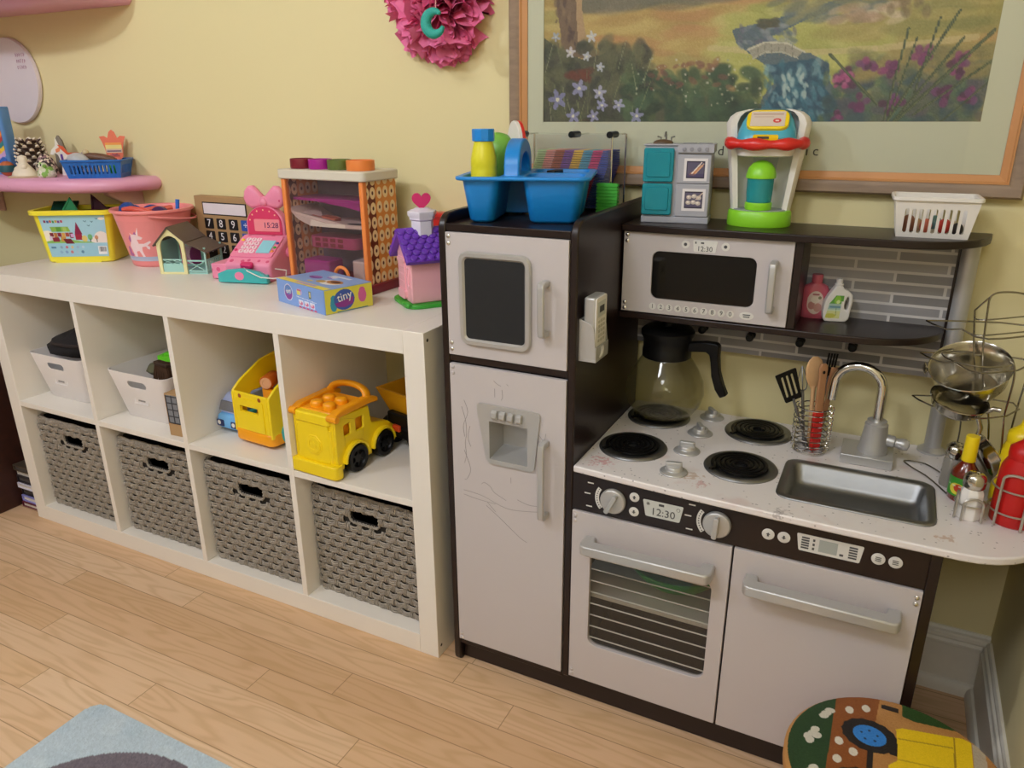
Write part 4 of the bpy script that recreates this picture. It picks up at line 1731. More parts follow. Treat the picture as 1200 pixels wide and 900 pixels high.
for q, (dx, dy) in enumerate(((-.045, -.030), (-.012, -.018))):
    mb = MB()
    mb.at(T(dx, dy, .161)).prism([(-.020, 0), (.018, 0), (.022, .008), (-.020, .014)], -.012, .012, 'y').at()
    mb.build('small_bench', mat('terracotta plastic', '#b5654a', .5), tw)
mb = MB()
for_arch = [(.060 + .020 * math.cos(PI - PI * i / 14), -TD / 2 - .022, .044 + .020 * math.sin(PI * i / 14)) for i in range(15)]
mb.tube([(.040, -TD / 2 - .022, .003)] + for_arch + [(.080, -TD / 2 - .022, .003)], .0042, 8)
mb.box(.036, .084, -TD / 2 - .026, -TD / 2 - .008, 0.0225, .026)
mb.build('orange_loop', M_orange, tw)
CUPS = [(M_maroon, 'maroon'), (M_magenta, 'magenta'), (M_olive, 'olive green'), (M_orange, 'orange')]
for i, (m_, nm) in enumerate(CUPS):
    mb = MB()
    r = .0285 if i < 3 else .033
    x = (-.096, -.037, .022, .086)[i]
    mb.lathe([(r * .97, 0), (r, .002), (r, .021), (r * .99, .023), (r * .90, .023), (r * .88, .004), (.0001, .004)], seg=28, cap1=False)
    mb.bm.transform(T(-.4215, .290, ZT + TH + .022) @ R(math.radians(-2), 'Z') @ T(x, -.012, 0))
    o = mb.build('toy_cup', m_)
    tag(o, nm + ' toy cup on the lid of the tall toy tower', 'cup', 'cups on the toy tower')

# ------------------------------------------------------------------ small blue and yellow box
tb = thing('toy_carton', 'small flat blue and yellow carton printed with the word tiny', 'box', (-.341, .116, ZT), math.radians(-17.5))
BWx, BDy, BHz = .196, .125, .054
mb = MB()
mb.cbox(0, 0, BHz / 2, BWx, BDy, BHz)
mb.build('carton', mat('periwinkle blue card', '#7fa6e0', .45), tb, bevel=.0008)
cv = Canvas(200, 56, 210, '#7fa3e2')
cv.ell(50, 26, 19, 20, '#dfe3f2'); cv.ell(50, 26, 17, 18, '#8a3a9c'); cv.ell(50, 20, 15, 11, '#5f86c8')
cv.ell(98, 18, 13, 8, '#b8a8e0'); cv.rect(88, 15, 102, 26, '#e7dc6a'); cv.rect(90, 12, 106, 16, '#c85f78')
cv.rect(138, 10, 148, 28, '#56663f'); cv.rect(140, 12, 146, 24, '#d9c98a')
cv.line((84, 30), (168, 34), 1.2, '#e9eefa')
for i in range(3):
    cv.rect(92 + i * 24, 36, 112 + i * 24, 50, '#dfe6fa'); cv.ell(102 + i * 24, 44, 8, 4.5, '#d46a96'); cv.ell(100 + i * 24, 42, 3, 3, '#f4eaf0')
for i in range(5):
    cv.ell(98 + i * 16, 54, 6, 2.5, '#cc4f80')
cv.build('front_print', plane_pos((-BWx / 2 + .001, -BDy / 2 - .0006, BHz - .0006), (BWx - .002, 0, 0), (0, 0, -BHz + .0012)), M_lite, tb)
cv = Canvas(126, 56, 140, '#ddd44a')
cv.ell(22, 36, 9, 16, '#2f8fae'); cv.ell(22, 22, 7, 8, '#2f8fae'); cv.ell(50, 28, 27, 24, '#3b57a8'); cv.poly([(25, 34), (75, 24), (72, 40), (50, 46), (30, 42)], '#8d2f8c')
cv.ell(98, 26, 11, 16, '#d2609c'); cv.ell(98, 14, 8, 8, '#d2609c')
cv.rect(30, 53, 112, 56, '#5a8a8c')
cv.build('side_print', plane_pos((BWx / 2 + .0006, -BDy / 2 + .001, BHz - .0006), (0, BDy - .002, 0), (0, 0, -BHz + .0012)), M_lite, tb)
cv = Canvas(200, 126, 180, '#8fb0e6')
cv.rect(0, 106, 200, 126, '#e6d95a'); cv.poly([(70, 110), (150, 108), (150, 118), (70, 120)], '#b99fc8'); cv.rect(0, 0, 200, 5, '#7fa3e2')
cv.ell(60, 58, 22, 12, '#7d3f9e'); cv.ell(60, 52, 18, 7, '#a66ab8'); cv.ell(96, 40, 14, 7, '#9c7fce')
cv.ell(140, 70, 34, 20, '#f0ece8'); cv.ell(146, 62, 26, 15, '#c58a4e'); cv.ell(146, 60, 17, 8, '#5a3a1f'); cv.ell(110, 76, 15, 10, '#c8a24e'); cv.ell(84, 88, 10, 6, '#d9c06a')
cv.poly([(80, 18), (150, 16), (150, 26), (80, 28)], '#dfe3f5')
cv.build('lid_print', plane_pos((-BWx / 2 + .001, BDy / 2 - .001, BHz + .0006), (BWx - .002, 0, 0), (0, -BDy + .002, 0)), M_lite, tb)
mb = MB()
mb.text('tiny', .026, frame((BWx / 2 + .0010, -.012, .034), (0, 1, .18), (0, 0, 1)), .0006)
mb.build('side_lettering', M_wht, tb)
mb = MB()
mb.text('tiny', .014, T(-.048, -BDy / 2 - .0010, .032) @ FRONT @ R(.25, 'Z'), .0006)
mb.build('front_lettering', M_wht, tb)
mb = MB()
mb.text('tiny', .020, T(-.002, .030, BHz + .0010) @ R(.03, 'Z'), .0006)
mb.build('lid_lettering', M_wht, tb)

# ------------------------------------------------------------------ toy house with heart
ho = thing('toy_house', 'pale pink toy house with purple roof and hot pink heart on its chimney', 'toy house', (-.140, .228, ZT), math.radians(-38))
mb = MB()
mb.prism(rrect(.0, 0, .134, .126, .03, 6), 0, .009, 'z')
mb.tube([(.03, -.062, .007), (.045, -.062, .012), (.06, -.058, .008)], .006, 8)
mb.build('lawn_base', M_green, ho, bevel=.003)
mb = MB()
wl = [(-.048, .009), (.048, .009), (.048, .120), (0, .158), (-.048, .120)]
mb.prism(wl, -.048, .048, 'y')
mb.build('house_wall', M_pale, ho, bevel=.003)
mb = MB()
mb.prism(rrect(-.010, .054, .040, .084, .006), -.051, -.047, 'y')
mb.prism(rrect(-.008, .024, .046, .020, .004), -.055, -.047, 'y')
mb.prism(rrect(-.012, .10, .048, .010, .004), -.053, -.047, 'y')
for i in range(4):
    mb.box(-.028, .008, -.0525, -.050, .036 + i * .016, .0375 + i * .016)
mb.build('front_door', M_pale, ho, bevel=.001)
mb = MB()
mb.plate(rrect(.033, .066, .018, .046, .004), [rrect(.033, .066, .010, .036, .002)], -.051, -.047, 'y')
mb.build('window_frame', M_pale, ho, bevel=.0008)
for sx in (-1, 1):
    mb = MB()
    ang = math.atan2(.062, .066)
    Lr = .094
    MR = T(0, 0, .170) @ (R(ang, 'Y') if sx > 0 else R(-ang, 'Y'))
    mb.at(MR)
    mb.box(0 if sx > 0 else -Lr, Lr if sx > 0 else 0, -.062, .062, -.010, .002)
    rows = 6
    for r in range(rows):
        for c in range(6):
            off = .5 if r % 2 else 0
            y = -.0535 + (c + off) * .0195
            if y > .054:
                continue
            x = sx * (.012 + r * .0145)
            mb.at(MR @ T(x, y, .002)).lathe([(.0105, -.002), (.0103, .001), (.0085, .0030), (.0001, .0034)], seg=10, sx=.78, sy=.92)
    mb.at()
    mb.build('roof_slope', M_purple, ho, bevel=.002)
mb = MB()
hexa = lambda r, z: [(r * math.cos(PI / 6 + k * PI / 3), r * math.sin(PI / 6 + k * PI / 3), z) for k in range(6)]
mb.loft([hexa(.026, .152), hexa(.026, .186), hexa(.030, .188), hexa(.030, .193), hexa(.034, .198), hexa(.034, .206), hexa(.022, .209), hexa(.016, .213)])
mb.build('chimney', mat('lilac white plastic', '#e3dfec', .4), ho, bevel=.001)
mb = MB()
ht = []
for i in range(32):
    t = 2 * PI * i / 32
    ht.append((.0013 * 16 * math.sin(t) ** 3, .228 + .00135 * (13 * math.cos(t) - 5 * math.cos(2 * t) - 2 * math.cos(3 * t) - math.cos(4 * t))))
mb.at(R(math.radians(68), 'Z'))
mb.prism(ht, -.007, .007, 'y')
mb.prism([(-.006, .206), (.006, .206), (.004, .218), (-.004, .218)], -.006, .006, 'y')
mb.at()
mb.build('heart', M_hot, ho, bevel=.003)

rb = thing('red_box', 'red box leaning behind the pink toy house by the fridge tower', 'box', (-.140, .374, ZT), math.radians(3))
mb = MB()
mb.box(-.075, .075, -.018, .018, 0, .184)
mb.build('red_case', M_red, rb, bevel=.003)
mb = MB()
mb.box(-.070, .070, -.0195, -.018, .010, .176)
mb.m(1).box(-.062, .062, -.0198, -.0194, .13, .168)
mb.build('red_front', [mat('deep red card', '#b3201d', .5), M_red], rb)
# ------------------------------------------------------------------ things in the upper cells of the shelf
ZC = ZS1
M_binw = mat('white matt bin plastic', '#ebe6e6', .4, var=.015)
M_blackcloth = mat('black cloth', '#191517', .9, var=.25, vscale=50, bump=.4, bscale=500)


def white_bin(name, label, loc, rz):
    b = thing(name, label, 'bin', loc, rz, 'white storage bins in the upper cells')
    W0, D0, W1, D1, H = .180, .215, .232, .262, .140
    mb = MB()
    n = 6
    t = .0025
    hw, hz0, hz1 = .072, .098, .118
    # front wall with a hand hole, side and back walls as a tapered shell
    f = lambda w, d, r, z: [(x, y, z) for x, y in rrect(0, 0, w, d, r, n)]
    outer = []
    zs = [0, .004, H - .003, H]
    for z in zs:
        k = z / H
        w, d = W0 + (W1 - W0) * k, D0 + (D1 - D0) * k
        ins = .006 if z == 0 else 0
        outer.append(f(w - ins, d - ins, .022, z))
    inner = []
    for z in (H, .003):
        k = z / H
        inner.append(f(W0 + (W1 - W0) * k - 2 * t, D0 + (D1 - D0) * k - 2 * t, .020, z))
    mb.loft(outer + inner, True, True)
    body = mb.build('bin_body', M_binw, b, angle=40)
    # hand hole cut with a boolean cutter baked into the mesh
    cut = MB()
    cut.prism(rrect(0, (hz0 + hz1) / 2, hw, hz1 - hz0, .0095), -.16, -.08, 'y')
    bmesh.ops.recalc_face_normals(cut.bm, faces=cut.bm.faces)
    me = bpy.data.meshes.new('cut')
    cut.bm.to_mesh(me)
    cut.bm.free()
    co = bpy.data.objects.new('cut', me)
    COL.objects.link(co)
    md = body.modifiers.new('hand hole', 'BOOLEAN')
    md.operation = 'DIFFERENCE'
    md.object = co
    bpy.context.view_layer.update()
    dg = bpy.context.evaluated_depsgraph_get()
    # cutter and body both sit in local space for the bake
    body.parent = None
    bpy.context.view_layer.update()
    new = bpy.data.meshes.new_from_object(body.evaluated_get(bpy.context.evaluated_depsgraph_get()))
    body.modifiers.clear()
    body.data = new
    body.parent = b
    bpy.data.objects.remove(co)
    mb = MB()
    kz = .060
    yk = -(D0 + (D1 - D0) * kz / H) / 2
    mb.at(T(0, yk - .0002, kz) @ R(-math.atan2((D1 - D0) / 2, H), 'X') @ FRONT)
    mb.plate(rrect(0, 0, .056, .021, .003), [rrect(0, 0, .050, .016, .002)], -.001, .0012, 'z')
    mb.at()
    lf = mb.build('label_holder', M_binw, b)
    mb = MB()
    mb.at(T(0, yk - .0004, kz) @ R(-math.atan2((D1 - D0) / 2, H), 'X') @ FRONT)
    mb.box(-.013, .013, -.002, .002, -.0004, .0008)
    mb.at()
    mb.build('label_line', mat('grey small print', '#8a8788', .6), b)
    return b


wb1 = white_bin('storage_bin', 'white plastic bin heaped with black cloth in the first upper cell', (cellx(0) + .122, .180, ZC), 0)
wb2 = white_bin('storage_bin', 'white plastic bin holding green and brown toys in the second upper cell', (cellx(1) + .124, .174, ZC), 0)

# black cloth in bin 1: folded hat-like heap
cl = thing('cloth_hat', 'black cloth hat heaped in the first white bin', 'hat', (cellx(0) + .112, .165, ZC + .128))
cl.scale = (.86, .9, 1.05)
mb = MB()
L = []
random.seed(11)
for j, (z, k) in enumerate(((-.004, .62), (.012, .98), (.028, 1.0), (.040, .90), (.052, .62), (.064, .40), (.074, .22), (.078, .05))):
    ring = []
    for i in range(28):
        a = 2 * PI * i / 28
        r = 1 + .06 * math.sin(3 * a + j) + .04 * math.sin(7 * a + 2 * j)
        ring.append((.102 * k * r * math.cos(a) + .018 * (1 - k), .105 * k * r * math.sin(a), z + .006 * math.sin(2 * a + j * .6)))
    L.append(ring)
mb.loft(L)
mb.build('crown', M_blackcloth, cl, angle=80)
mb = MB()
mb.tube([(.10 * math.cos(a) * .97, .10 * math.sin(a) * .97, .034 + .004 * math.sin(3 * a)) for a in [2 * PI * i / 30 for i in range(30)]], .0055, 8, True)
mb.build('band', mat('dark brown cloth band', '#2c2220', .9), cl)

# bin 2: bright green block and a dark brush
M_lime = mat('bright lime plastic', '#6fdc2f', .35)
gt = thing('green_toy_frame', 'bright lime green toy frame on top of the second white bin', 'toy', (cellx(1) + .155, .185, ZC + .110), .2)
mb = MB()
mb.plate(rrect(0, 0, .120, .070, .006), [rrect(-.028, 0, .046, .050, .004), rrect(.028, 0, .046, .050, .004)], .038, .052, 'z')
mb.box(-.058, -.050, -.032, -.024, 0, .038).box(.050, .058, .024, .032, 0, .038).box(-.058, -.050, .024, .032, 0, .038)
mb.build('frame', M_lime, gt, bevel=.002)
mb = MB()
mb.prism(rrect(-.028, 0, .040, .044, .003), .046, .058, 'z')
mb.build('block', M_lime, gt, bevel=.002)
br = thing('toy_brush', 'dark brown toy broom head in the second white bin beside the lime frame', 'brush', (cellx(1) + .168, .105, ZC + .100), -.15)
mb = MB()
mb.cbox(0, 0, .058, .060, .020, .012)
mb.build('brush_back', mat('dark brown wood', '#3a2415', .6), br, bevel=.003)
mb = MB()
random.seed(5)
for i in range(13):
    for j in range(4):
        x, y = -.027 + i * .0045, -.007 + j * .0047
        mb.tube([(x, y, .052), (x * 1.3 + random.uniform(-.002, .002), y * 1.4, .026), (x * 1.55 + random.uniform(-.004, .004), y * 1.6, .0)], .0019, 5)
o = mb.build('bristles', mat('brown bristle', '#4a2f1a', .9), br)
o['kind'] = 'stuff'
oi = tag(MB().at(T(cellx(1) + .09, .16, ZC + .105)).lathe([(.030, 0), (.042, .012), (.034, .026), (.018, .032), (.0001, .034)], seg=9).build('toy_rock', mat('olive grey felt', '#5c5a41', .9, bump=.4), angle=50), 'olive grey lump of a toy behind the left rim of the second white bin', 'toy')

# cardboard box with grey grid beside bin 2
gb = thing('card_box', 'brown cardboard box with a grey grid window beside the second white bin', 'box', (cellx(1) + Sc - .042, .085, ZC), math.radians(4))
mb = MB()
mb.box(-.034, .034, -.062, .10, 0, .118)
mb.build('carton', M_kraft, gb, bevel=.001)
mb = MB()
mb.box(-.029, .029, -.0630, -.0618, .036, .114)
mb.m(1)
for i in range(5):
    mb.box(-.029, .029, -.0642, -.0630, .036 + i * .0185, .0385 + i * .0185)
for i in range(4):
    mb.box(-.029 + i * .0186, -.0268 + i * .0186, -.0642, -.0630, .036, .114)
mb.build('grid_print', [mat('mid grey card', '#7e8188', .5), mat('dark grey grid', '#35373d', .5)], gb)

wt = tag(MB().prism(rrect(0, .065, .20, .13, .008), -.004, .004, 'x').build('white_tray', M_wht, bevel=.001), 'flat white tray standing on edge against the divider behind the black hat', 'tray')
wt.location = (cellx(0) + Sc - .0065, .215, ZC)


# ------------------------------------------------------------------ yellow toy bus (third cell)
bus = thing('toy_bus', 'yellow and orange open top toy bus with turquoise wheels in the third cell', 'toy bus', (cellx(2) + .168, .065, ZC), math.radians(-4))
BWd, BLn = .136, .26
mb = MB()
side = [(0, .030), (BLn, .030), (BLn, .205), (BLn - .03, .215), (.10, .196), (.03, .162), (.004, .143), (0, .135)]
winS = [(.040, .062), (.105, .062), (.105, .120), (.060, .120), (.040, .100)]
wh1 = ell(.062, .022, .034, .034, 24)
win2 = [(.130, .085), (.215, .085), (.215, .135), (.130, .135)]
for x0 in (-BWd / 2, BWd / 2 - .008):
    mb.plate(side, [winS, win2], x0, x0 + .008, 'x')
mb.plate([(-BWd / 2 + .008, .030), (BWd / 2 - .008, .030), (BWd / 2 - .008, .141), (-BWd / 2 + .008, .141)], [rrect(-.004, .099, .066, .016, .002)], 0, .008, 'y')
mb.box(-BWd / 2 + .008, BWd / 2 - .008, BLn - .008, BLn, .030, .208)
mb.box(-BWd / 2 + .008, BWd / 2 - .008, .008, BLn - .008, .056, .062)
mb.build('bus_body', M_yel, bus, bevel=.0039, bseg=3)
mb = MB()
mb.loft([[(x, y, z) for x, y in rrect(0, BLn / 2, BWd + .004 - i, BLn + .008 - i, .02, 6)] for z, i in ((.010, .006), (.013, 0), (.038, 0), (.041, .004))])
mb.build('bumper', M_amber, bus, bevel=.002)
mb = MB()
mb.plate(rrect(-.002, .084, .096, .084, .006), [rrect(-.004, .099, .066, .016, .002)], -.0025, .001, 'y')
mb.build('front_panel', M_yel, bus, bevel=.002)
for x in (-.036, .034):
    mb = MB()
    mb.at(T(x, .001, .131) @ FRONT).lathe([(.0062, -.004), (.0062, .0008), (.004, .002), (.0001, .0022)], seg=18).at()
    mb.build('front_light', mat('rust brown plastic', '#9c4a1e', .4), bus)
for y in (.062, .205):
    for sx in (-1, 1):
        mb = MB()
        x = sx * (BWd / 2 - .006)
        mb.at(T(x, y, .034) @ R(PI / 2 * sx, 'Y')).lathe([(.030, -.010), (.034, -.008), (.034, .010), (.030, .0125), (.020, .0125), (.018, .010), (.0001, .010)], seg=28).at()
        mb.build('wheel', M_teal, bus, angle=45)
        mb = MB()
        mb.at(T(x, y, .034) @ R(PI / 2 * sx, 'Y')).lathe([(.017, .009), (.016, .013), (.0001, .0135)], seg=20).at()
        mb.build('hub_cap', M_amber, bus)
for k, (y, z) in enumerate(((.085, .062), (.150, .062))):
    mb = MB()
    mb.box(-.046, .050, y - .006, y + .014, z, z + .062).box(-.046, .050, y - .032, y - .006, z, z + .028)
    mb.build('seat', M_amber, bus, bevel=.004)
for k, (x, y, z, L_, tilt, nm) in enumerate(((.022, .135, .1505, .075, .1, 'toy log lying across the seats of the yellow bus'), (-.028, .105, .1425, .05, .3, 'toy log at the left of the yellow bus seats'))):
    lg = thing('toy_log', 'orange brown ' + nm, 'toy log', Vector((cellx(2) + .168, .065, ZC)) + Vector((x, y, z)), math.radians(20))
    mb = MB()
    mb.at(R(-PI / 2, 'X')).lathe([(.0165, -.03), (.0185, -.027), (.0185, L_ - .03), (.0165, L_ - .027)], seg=20).at()
    mb.build('log', mat('burnt orange plastic', '#c8641c', .4), lg)
    mb = MB()
    mb.at(T(0, -.030, 0) @ FRONT).lathe([(.0150, -.001), (.0150, .0012), (.009, .0016), (.008, .0006), (.0001, .0006)], seg=20).at()
    mb.build('log_end', mat('pale peach end', '#e9b083', .5), lg)
mb = MB()
mb.box(-.050, .060, .170, .245, .150, .226)
mb.prism(ell(.005, .226, .05, .012, 20, 0, PI), .175, .240, 'y')
crate = mb.build('crate', mat('rust orange plastic', '#c55a18', .45), None, bevel=.003)
crate.location = (cellx(2) + .168, .065, ZC)
tag(crate, 'rust orange toy crate loaded at the back of the yellow bus', 'toy crate')

# ------------------------------------------------------------------ small blue toy car behind the bus
car = thing('toy_car', 'small light blue toy car beside the yellow bus', 'toy car', (cellx(2) + .049, .176, ZC), math.radians(-2))
mb = MB()
sec = lambda y, w, z0, z1, r: [(x, y, z) for x, z in rrect(0, (z0 + z1) / 2, w, z1 - z0, r, 4)]
mb.loft([sec(-.082, .070, .016, .045, .010), sec(-.076, .082, .012, .052, .014), sec(-.04, .088, .012, .060, .016), sec(.05, .088, .012, .062, .016), sec(.078, .082, .014, .052, .014)])
mb.build('car_body', mat('sky blue plastic', '#6fb0e8', .35), car, angle=50)
mb = MB()
mb.loft([[(x, y, z) for x, y in rrect(0, yc, w, d, .016, 4)] for z, w, d, yc in ((.056, .084, .134, -.006), (.084, .078, .120, -.004), (.098, .070, .100, -.002), (.103, .056, .080, 0))])
mb.build('cabin', mat('lavender blue plastic', '#a6b4e2', .35), car, angle=50)
mb = MB()
mb.loft([[(x * .036, -.071 + dz * .25 - o, .060 + dz) for x, dz in ((-1, 0), (1, 0), (.86, .026), (-.86, .026))] for o in (0, .0035)])
mb.build('windscreen', mat('grey mesh windscreen', '#6f7078', .5, var=.3, vscale=300), car, bevel=.001)
for x in (-.026, .026):
    mb = MB()
    mb.prism(rrect(x, .028, .026, .018, .003), -.084, -.079, 'y')
    mb.m(1).prism(ell(x - .003, .029, .006, .006, 14), -.0848, -.0838, 'y')
    mb.build('headlight', [mat('dark navy plastic', '#1c2f66', .35), M_wht], car, bevel=.0008)
for y in (-.045, .048):
    for sx in (-1, 1):
        mb = MB()
        mb.at(T(sx * .040, y, .018) @ R(PI / 2 * sx, 'Y')).lathe([(.016, -.006), (.018, -.004), (.018, .005), (.015, .007), (.0001, .007)], seg=20).at()
        mb.build('wheel', mat('blue grey wheel', '#3c5d9a', .5), car)

# ------------------------------------------------------------------ yellow block truck (fourth cell)
tr = thing('toy_block_truck', 'big yellow toy truck with four round studs and black wheels in the fourth cell', 'toy truck', (cellx(3) + .066, .012, ZC), math.radians(-3))
TWd = .128
mb = MB()
# wheel arches cut the side plates; origin at rear face centre, y runs forward into the cell
sidep = [(0, .018), (.006, .018)]
ac = [(.060 + .037 * math.cos(PI - PI * i / 12), .034 + .037 * math.sin(PI - PI * i / 12)) for i in range(13)]
ac2 = [(.158 + .037 * math.cos(PI - PI * i / 12), .034 + .037 * math.sin(PI - PI * i / 12)) for i in range(13)]
sidep = [(0, .020)] + [(.022, .020)] + [p for p in ac if p[1] > .021] + [(.098, .020), (.120, .020)] + [p for p in ac2 if p[1] > .021] + [(.205, .020), (.212, .026), (.212, .060), (.185, .082), (.145, .092), (.125, .100), (.118, .145), (.006, .152), (0, .146)]
wA, wB = rrect(.040, .112, .022, .026, .003), rrect(.083, .113, .026, .030, .003)
for x0 in (-TWd / 2, TWd / 2 - .007):
    mb.plate(sidep, [wA, wB], x0, x0 + .007, 'x')
mb.loft([[(-TWd / 2 + .007, y, z), (TWd / 2 - .007, y, z), (TWd / 2 - .007, y2, z2), (-TWd / 2 + .007, y2, z2)] for (y, z, y2, z2) in ((.0, .02, .008, .02), (.0, .150, .008, .150))])
mb.loft([[(x, y, z) for y, z in ((.118, .140), (.125, .100), (.145, .092), (.185, .082), (.212, .060), (.212, .026), (.205, .026), (.205, .056), (.18, .075), (.14, .085), (.118, .092), (.111, .140))] for x in (-TWd / 2 + .007, TWd / 2 - .007)])
mb.build('truck_body', M_yel, tr, bevel=.0025)
mb = MB()
mb.box(-TWd / 2 + .012, TWd / 2 - .012, .012, .11, .03, .138)
mb.build('cab_inside', M_amber, tr)
mb = MB()
mb.loft([[(x, y, z) for x, y in rrect(0, .0, TWd + .014, .030, .012, 4)] for z in (.004, .008, .032, .036)])
bp = mb.build('rear_bumper', M_yel, tr, bevel=.002)
mb = MB()
mb.prism(rrect(0, .085, .092, .098, .008), -.0045, .002, 'y')
mb.prism([(.026 * math.cos(PI / 8 + k * PI / 4), .078 + .026 * math.sin(PI / 8 + k * PI / 4)) for k in range(8)], -.0065, -.004, 'y')
mb.build('rear_panel', M_yel, tr, bevel=.0015)
mb = MB()
mb.plate([(.021 * math.cos(PI / 8 + k * PI / 4), .078 + .021 * math.sin(PI / 8 + k * PI / 4)) for k in range(8)], [ell(0, .078, .013, .013, 16)], -.0078, -.006, 'y')
mb.prism([(.010 * math.cos(PI / 2 + k * PI * 2 / 10) * (1 if k % 2 == 0 else .5), .078 + .010 * math.sin(PI / 2 + k * PI * 2 / 10) * (1 if k % 2 == 0 else .5)) for k in range(10)], -.0078, -.006, 'y')
mb.build('badge', M_yel, tr, bevel=.0005)
for sx in (-1, 1):
    mb = MB()
    mb.cyl((sx * (TWd / 2 - .016), .002, .022), (sx * (TWd / 2 - .016), .002, .120), .006, .006, 10)
    mb.build('corner_pipe', M_yel, tr)
mb = MB()
mb.prism(rrect(0, .004, .105, .022, .008), .130, .156, 'z')
mb.build('rear_hood', M_yel, tr, bevel=.004)
# amber roof with studs and a grip arch
mb = MB()
roof = [(-.002, .146), (.020, .150), (.120, .150), (.150, .146), (.150, .158), (.118, .168), (.02, .166), (-.002, .158)]
mb.prism([(y, z) for y, z in roof], -TWd / 2 - .004, -TWd / 2 + .016, 'x')
mb.prism([(y, z) for y, z in roof], TWd / 2 - .016, TWd / 2 + .004, 'x')
mb.box(-TWd / 2 + .016, TWd / 2 - .016, .010, .125, .148, .158)
mb.build('roof_frame', M_amber, tr, bevel=.003)
for sx in (-1, 1):
    mb = MB()
    mb.cyl((sx * (TWd / 2 - .016), -.002, .152), (sx * (TWd / 2 + .012), -.002, .152), .0085, .0085, 16)
    mb.build('roof_pin', M_amber, tr, bevel=.0015)
for i in range(2):
    for j in range(2):
        mb = MB()
        mb.lathe([(.0155, 0), (.0155, .008), (.0140, .0125), (.009, .015), (.0001, .0158)], (-.019 + i * .038, .036 + j * .040, .157), 22)
        mb.build('roof_stud', M_amber, tr, angle=60)
mb = MB()
arch = []
for i in range(15):
    a = PI * i / 14
    arch.append((-.056 * math.cos(a), .122 + .012 * math.sin(a), .158 + .026 * math.sin(a) ** .7))
mb.tube(arch, [.013] * 15, 12, flat=.62)
mb.build('grip_arch', M_amber, tr, angle=60)


def big_wheel(parent, x, y, z, r, sx, hubm):
    mb = MB()
    mb.at(T(x, y, z) @ R(PI / 2 * sx, 'Y'))
    mb.lathe([(r * .7, -.018), (r * .94, -.018), (r, -.012), (r, .010), (r * .94, .016), (r * .66, .016), (r * .60, .010), (r * .36, .006), (r * .30, .012), (.0001, .012)], seg=32)
    mb.at()
    w_ = mb.build('wheel', M_black, parent, angle=40)
    mb = MB()
    mb.at(T(x, y, z) @ R(PI / 2 * sx, 'Y'))
    for k in range(6):
        a = k * PI / 3
        mb.at(T(x, y, z) @ R(PI / 2 * sx, 'Y') @ R(a, 'Z')).prism(rrect(r * .45, 0, r * .34, r * .13, .001), .006, .0125, 'z')
    mb.at()
    mb.lathe([(.0001, 0), (.0001, 0)], seg=3) if False else None
    mb.build('wheel_spoke', hubm, w_)


for y in (.060, .158):
    for sx in (-1, 1):
        big_wheel(tr, sx * (TWd / 2 - .004), y, .034, .034, sx, M_black)
        mb = MB()
        aro = [(y + .043 * math.cos(PI - PI * i / 12), .034 + .043 * math.sin(PI - PI * i / 12)) for i in range(13)]
        ari = [(y + .037 * math.cos(PI * i / 12), .034 + .037 * math.sin(PI * i / 12)) for i in range(13)]
        mb.prism(aro + ari, sx * (TWd / 2 - .001), sx * (TWd / 2 + .011), 'x')
        mb.build('wheel_arch', M_yel, tr, bevel=.0012)

# ------------------------------------------------------------------ dump truck behind
dt = thing('toy_dump_truck', 'black and amber toy dump truck at the back right of the fourth cell', 'toy truck', (cellx(3) + .178, .292, ZC), math.radians(-14))
mb = MB()
mb.box(-.045, .045, -.085, .075, .030, .062)
mb.box(-.040, .040, -.085, -.050, .062, .095)
mb.build('chassis', M_black, dt, bevel=.004)
mb = MB()
bedo = lambda z, x0, x1, y0, y1: [(x0, y0, z), (x1, y0, z), (x1, y1, z), (x0, y1, z)]
mb.loft([bedo(.070, -.045, .045, -.060, .065), bedo(.150, -.062, .062, -.095, .085), bedo(.156, -.064, .064, -.097, .087), bedo(.156, -.058, .058, -.088, .079), bedo(.150, -.056, .056, -.086, .077), bedo(.078, -.040, .040, -.054, .058)], True, True)
mb.build('dump_bed', mat('dusty amber plastic', '#d99a14', .4), dt, bevel=.002)
for y in (-.055, .045):
    for sx in (-1, 1):
        big_wheel(dt, sx * .052, y, .036, .036, sx, M_yel)
mb = MB()
mb.at(T(0, 0, 0))
mb.box(-.012, .012, -.094, -.085, .052, .068)
mb.build('tail_light', mat('red orange plastic', '#c9461c', .4), dt, bevel=.002)

# green book edge showing above basket 2
gbk = tag(MB().box(-.055, .055, -.01, .14, 0, .012).build('green_folder', mat('leaf green card', '#6f9a34', .5), bevel=.001), 'green folder lying on top of the second woven basket', 'folder')
gbk.location = (cellx(1) + Sc / 2 - .01, .075, So + BH + .004)
# ------------------------------------------------------------------ pink wall shelves
M_pshelf = mat('glossy pink shelf paint', '#dfa0c0', .3, var=.03)


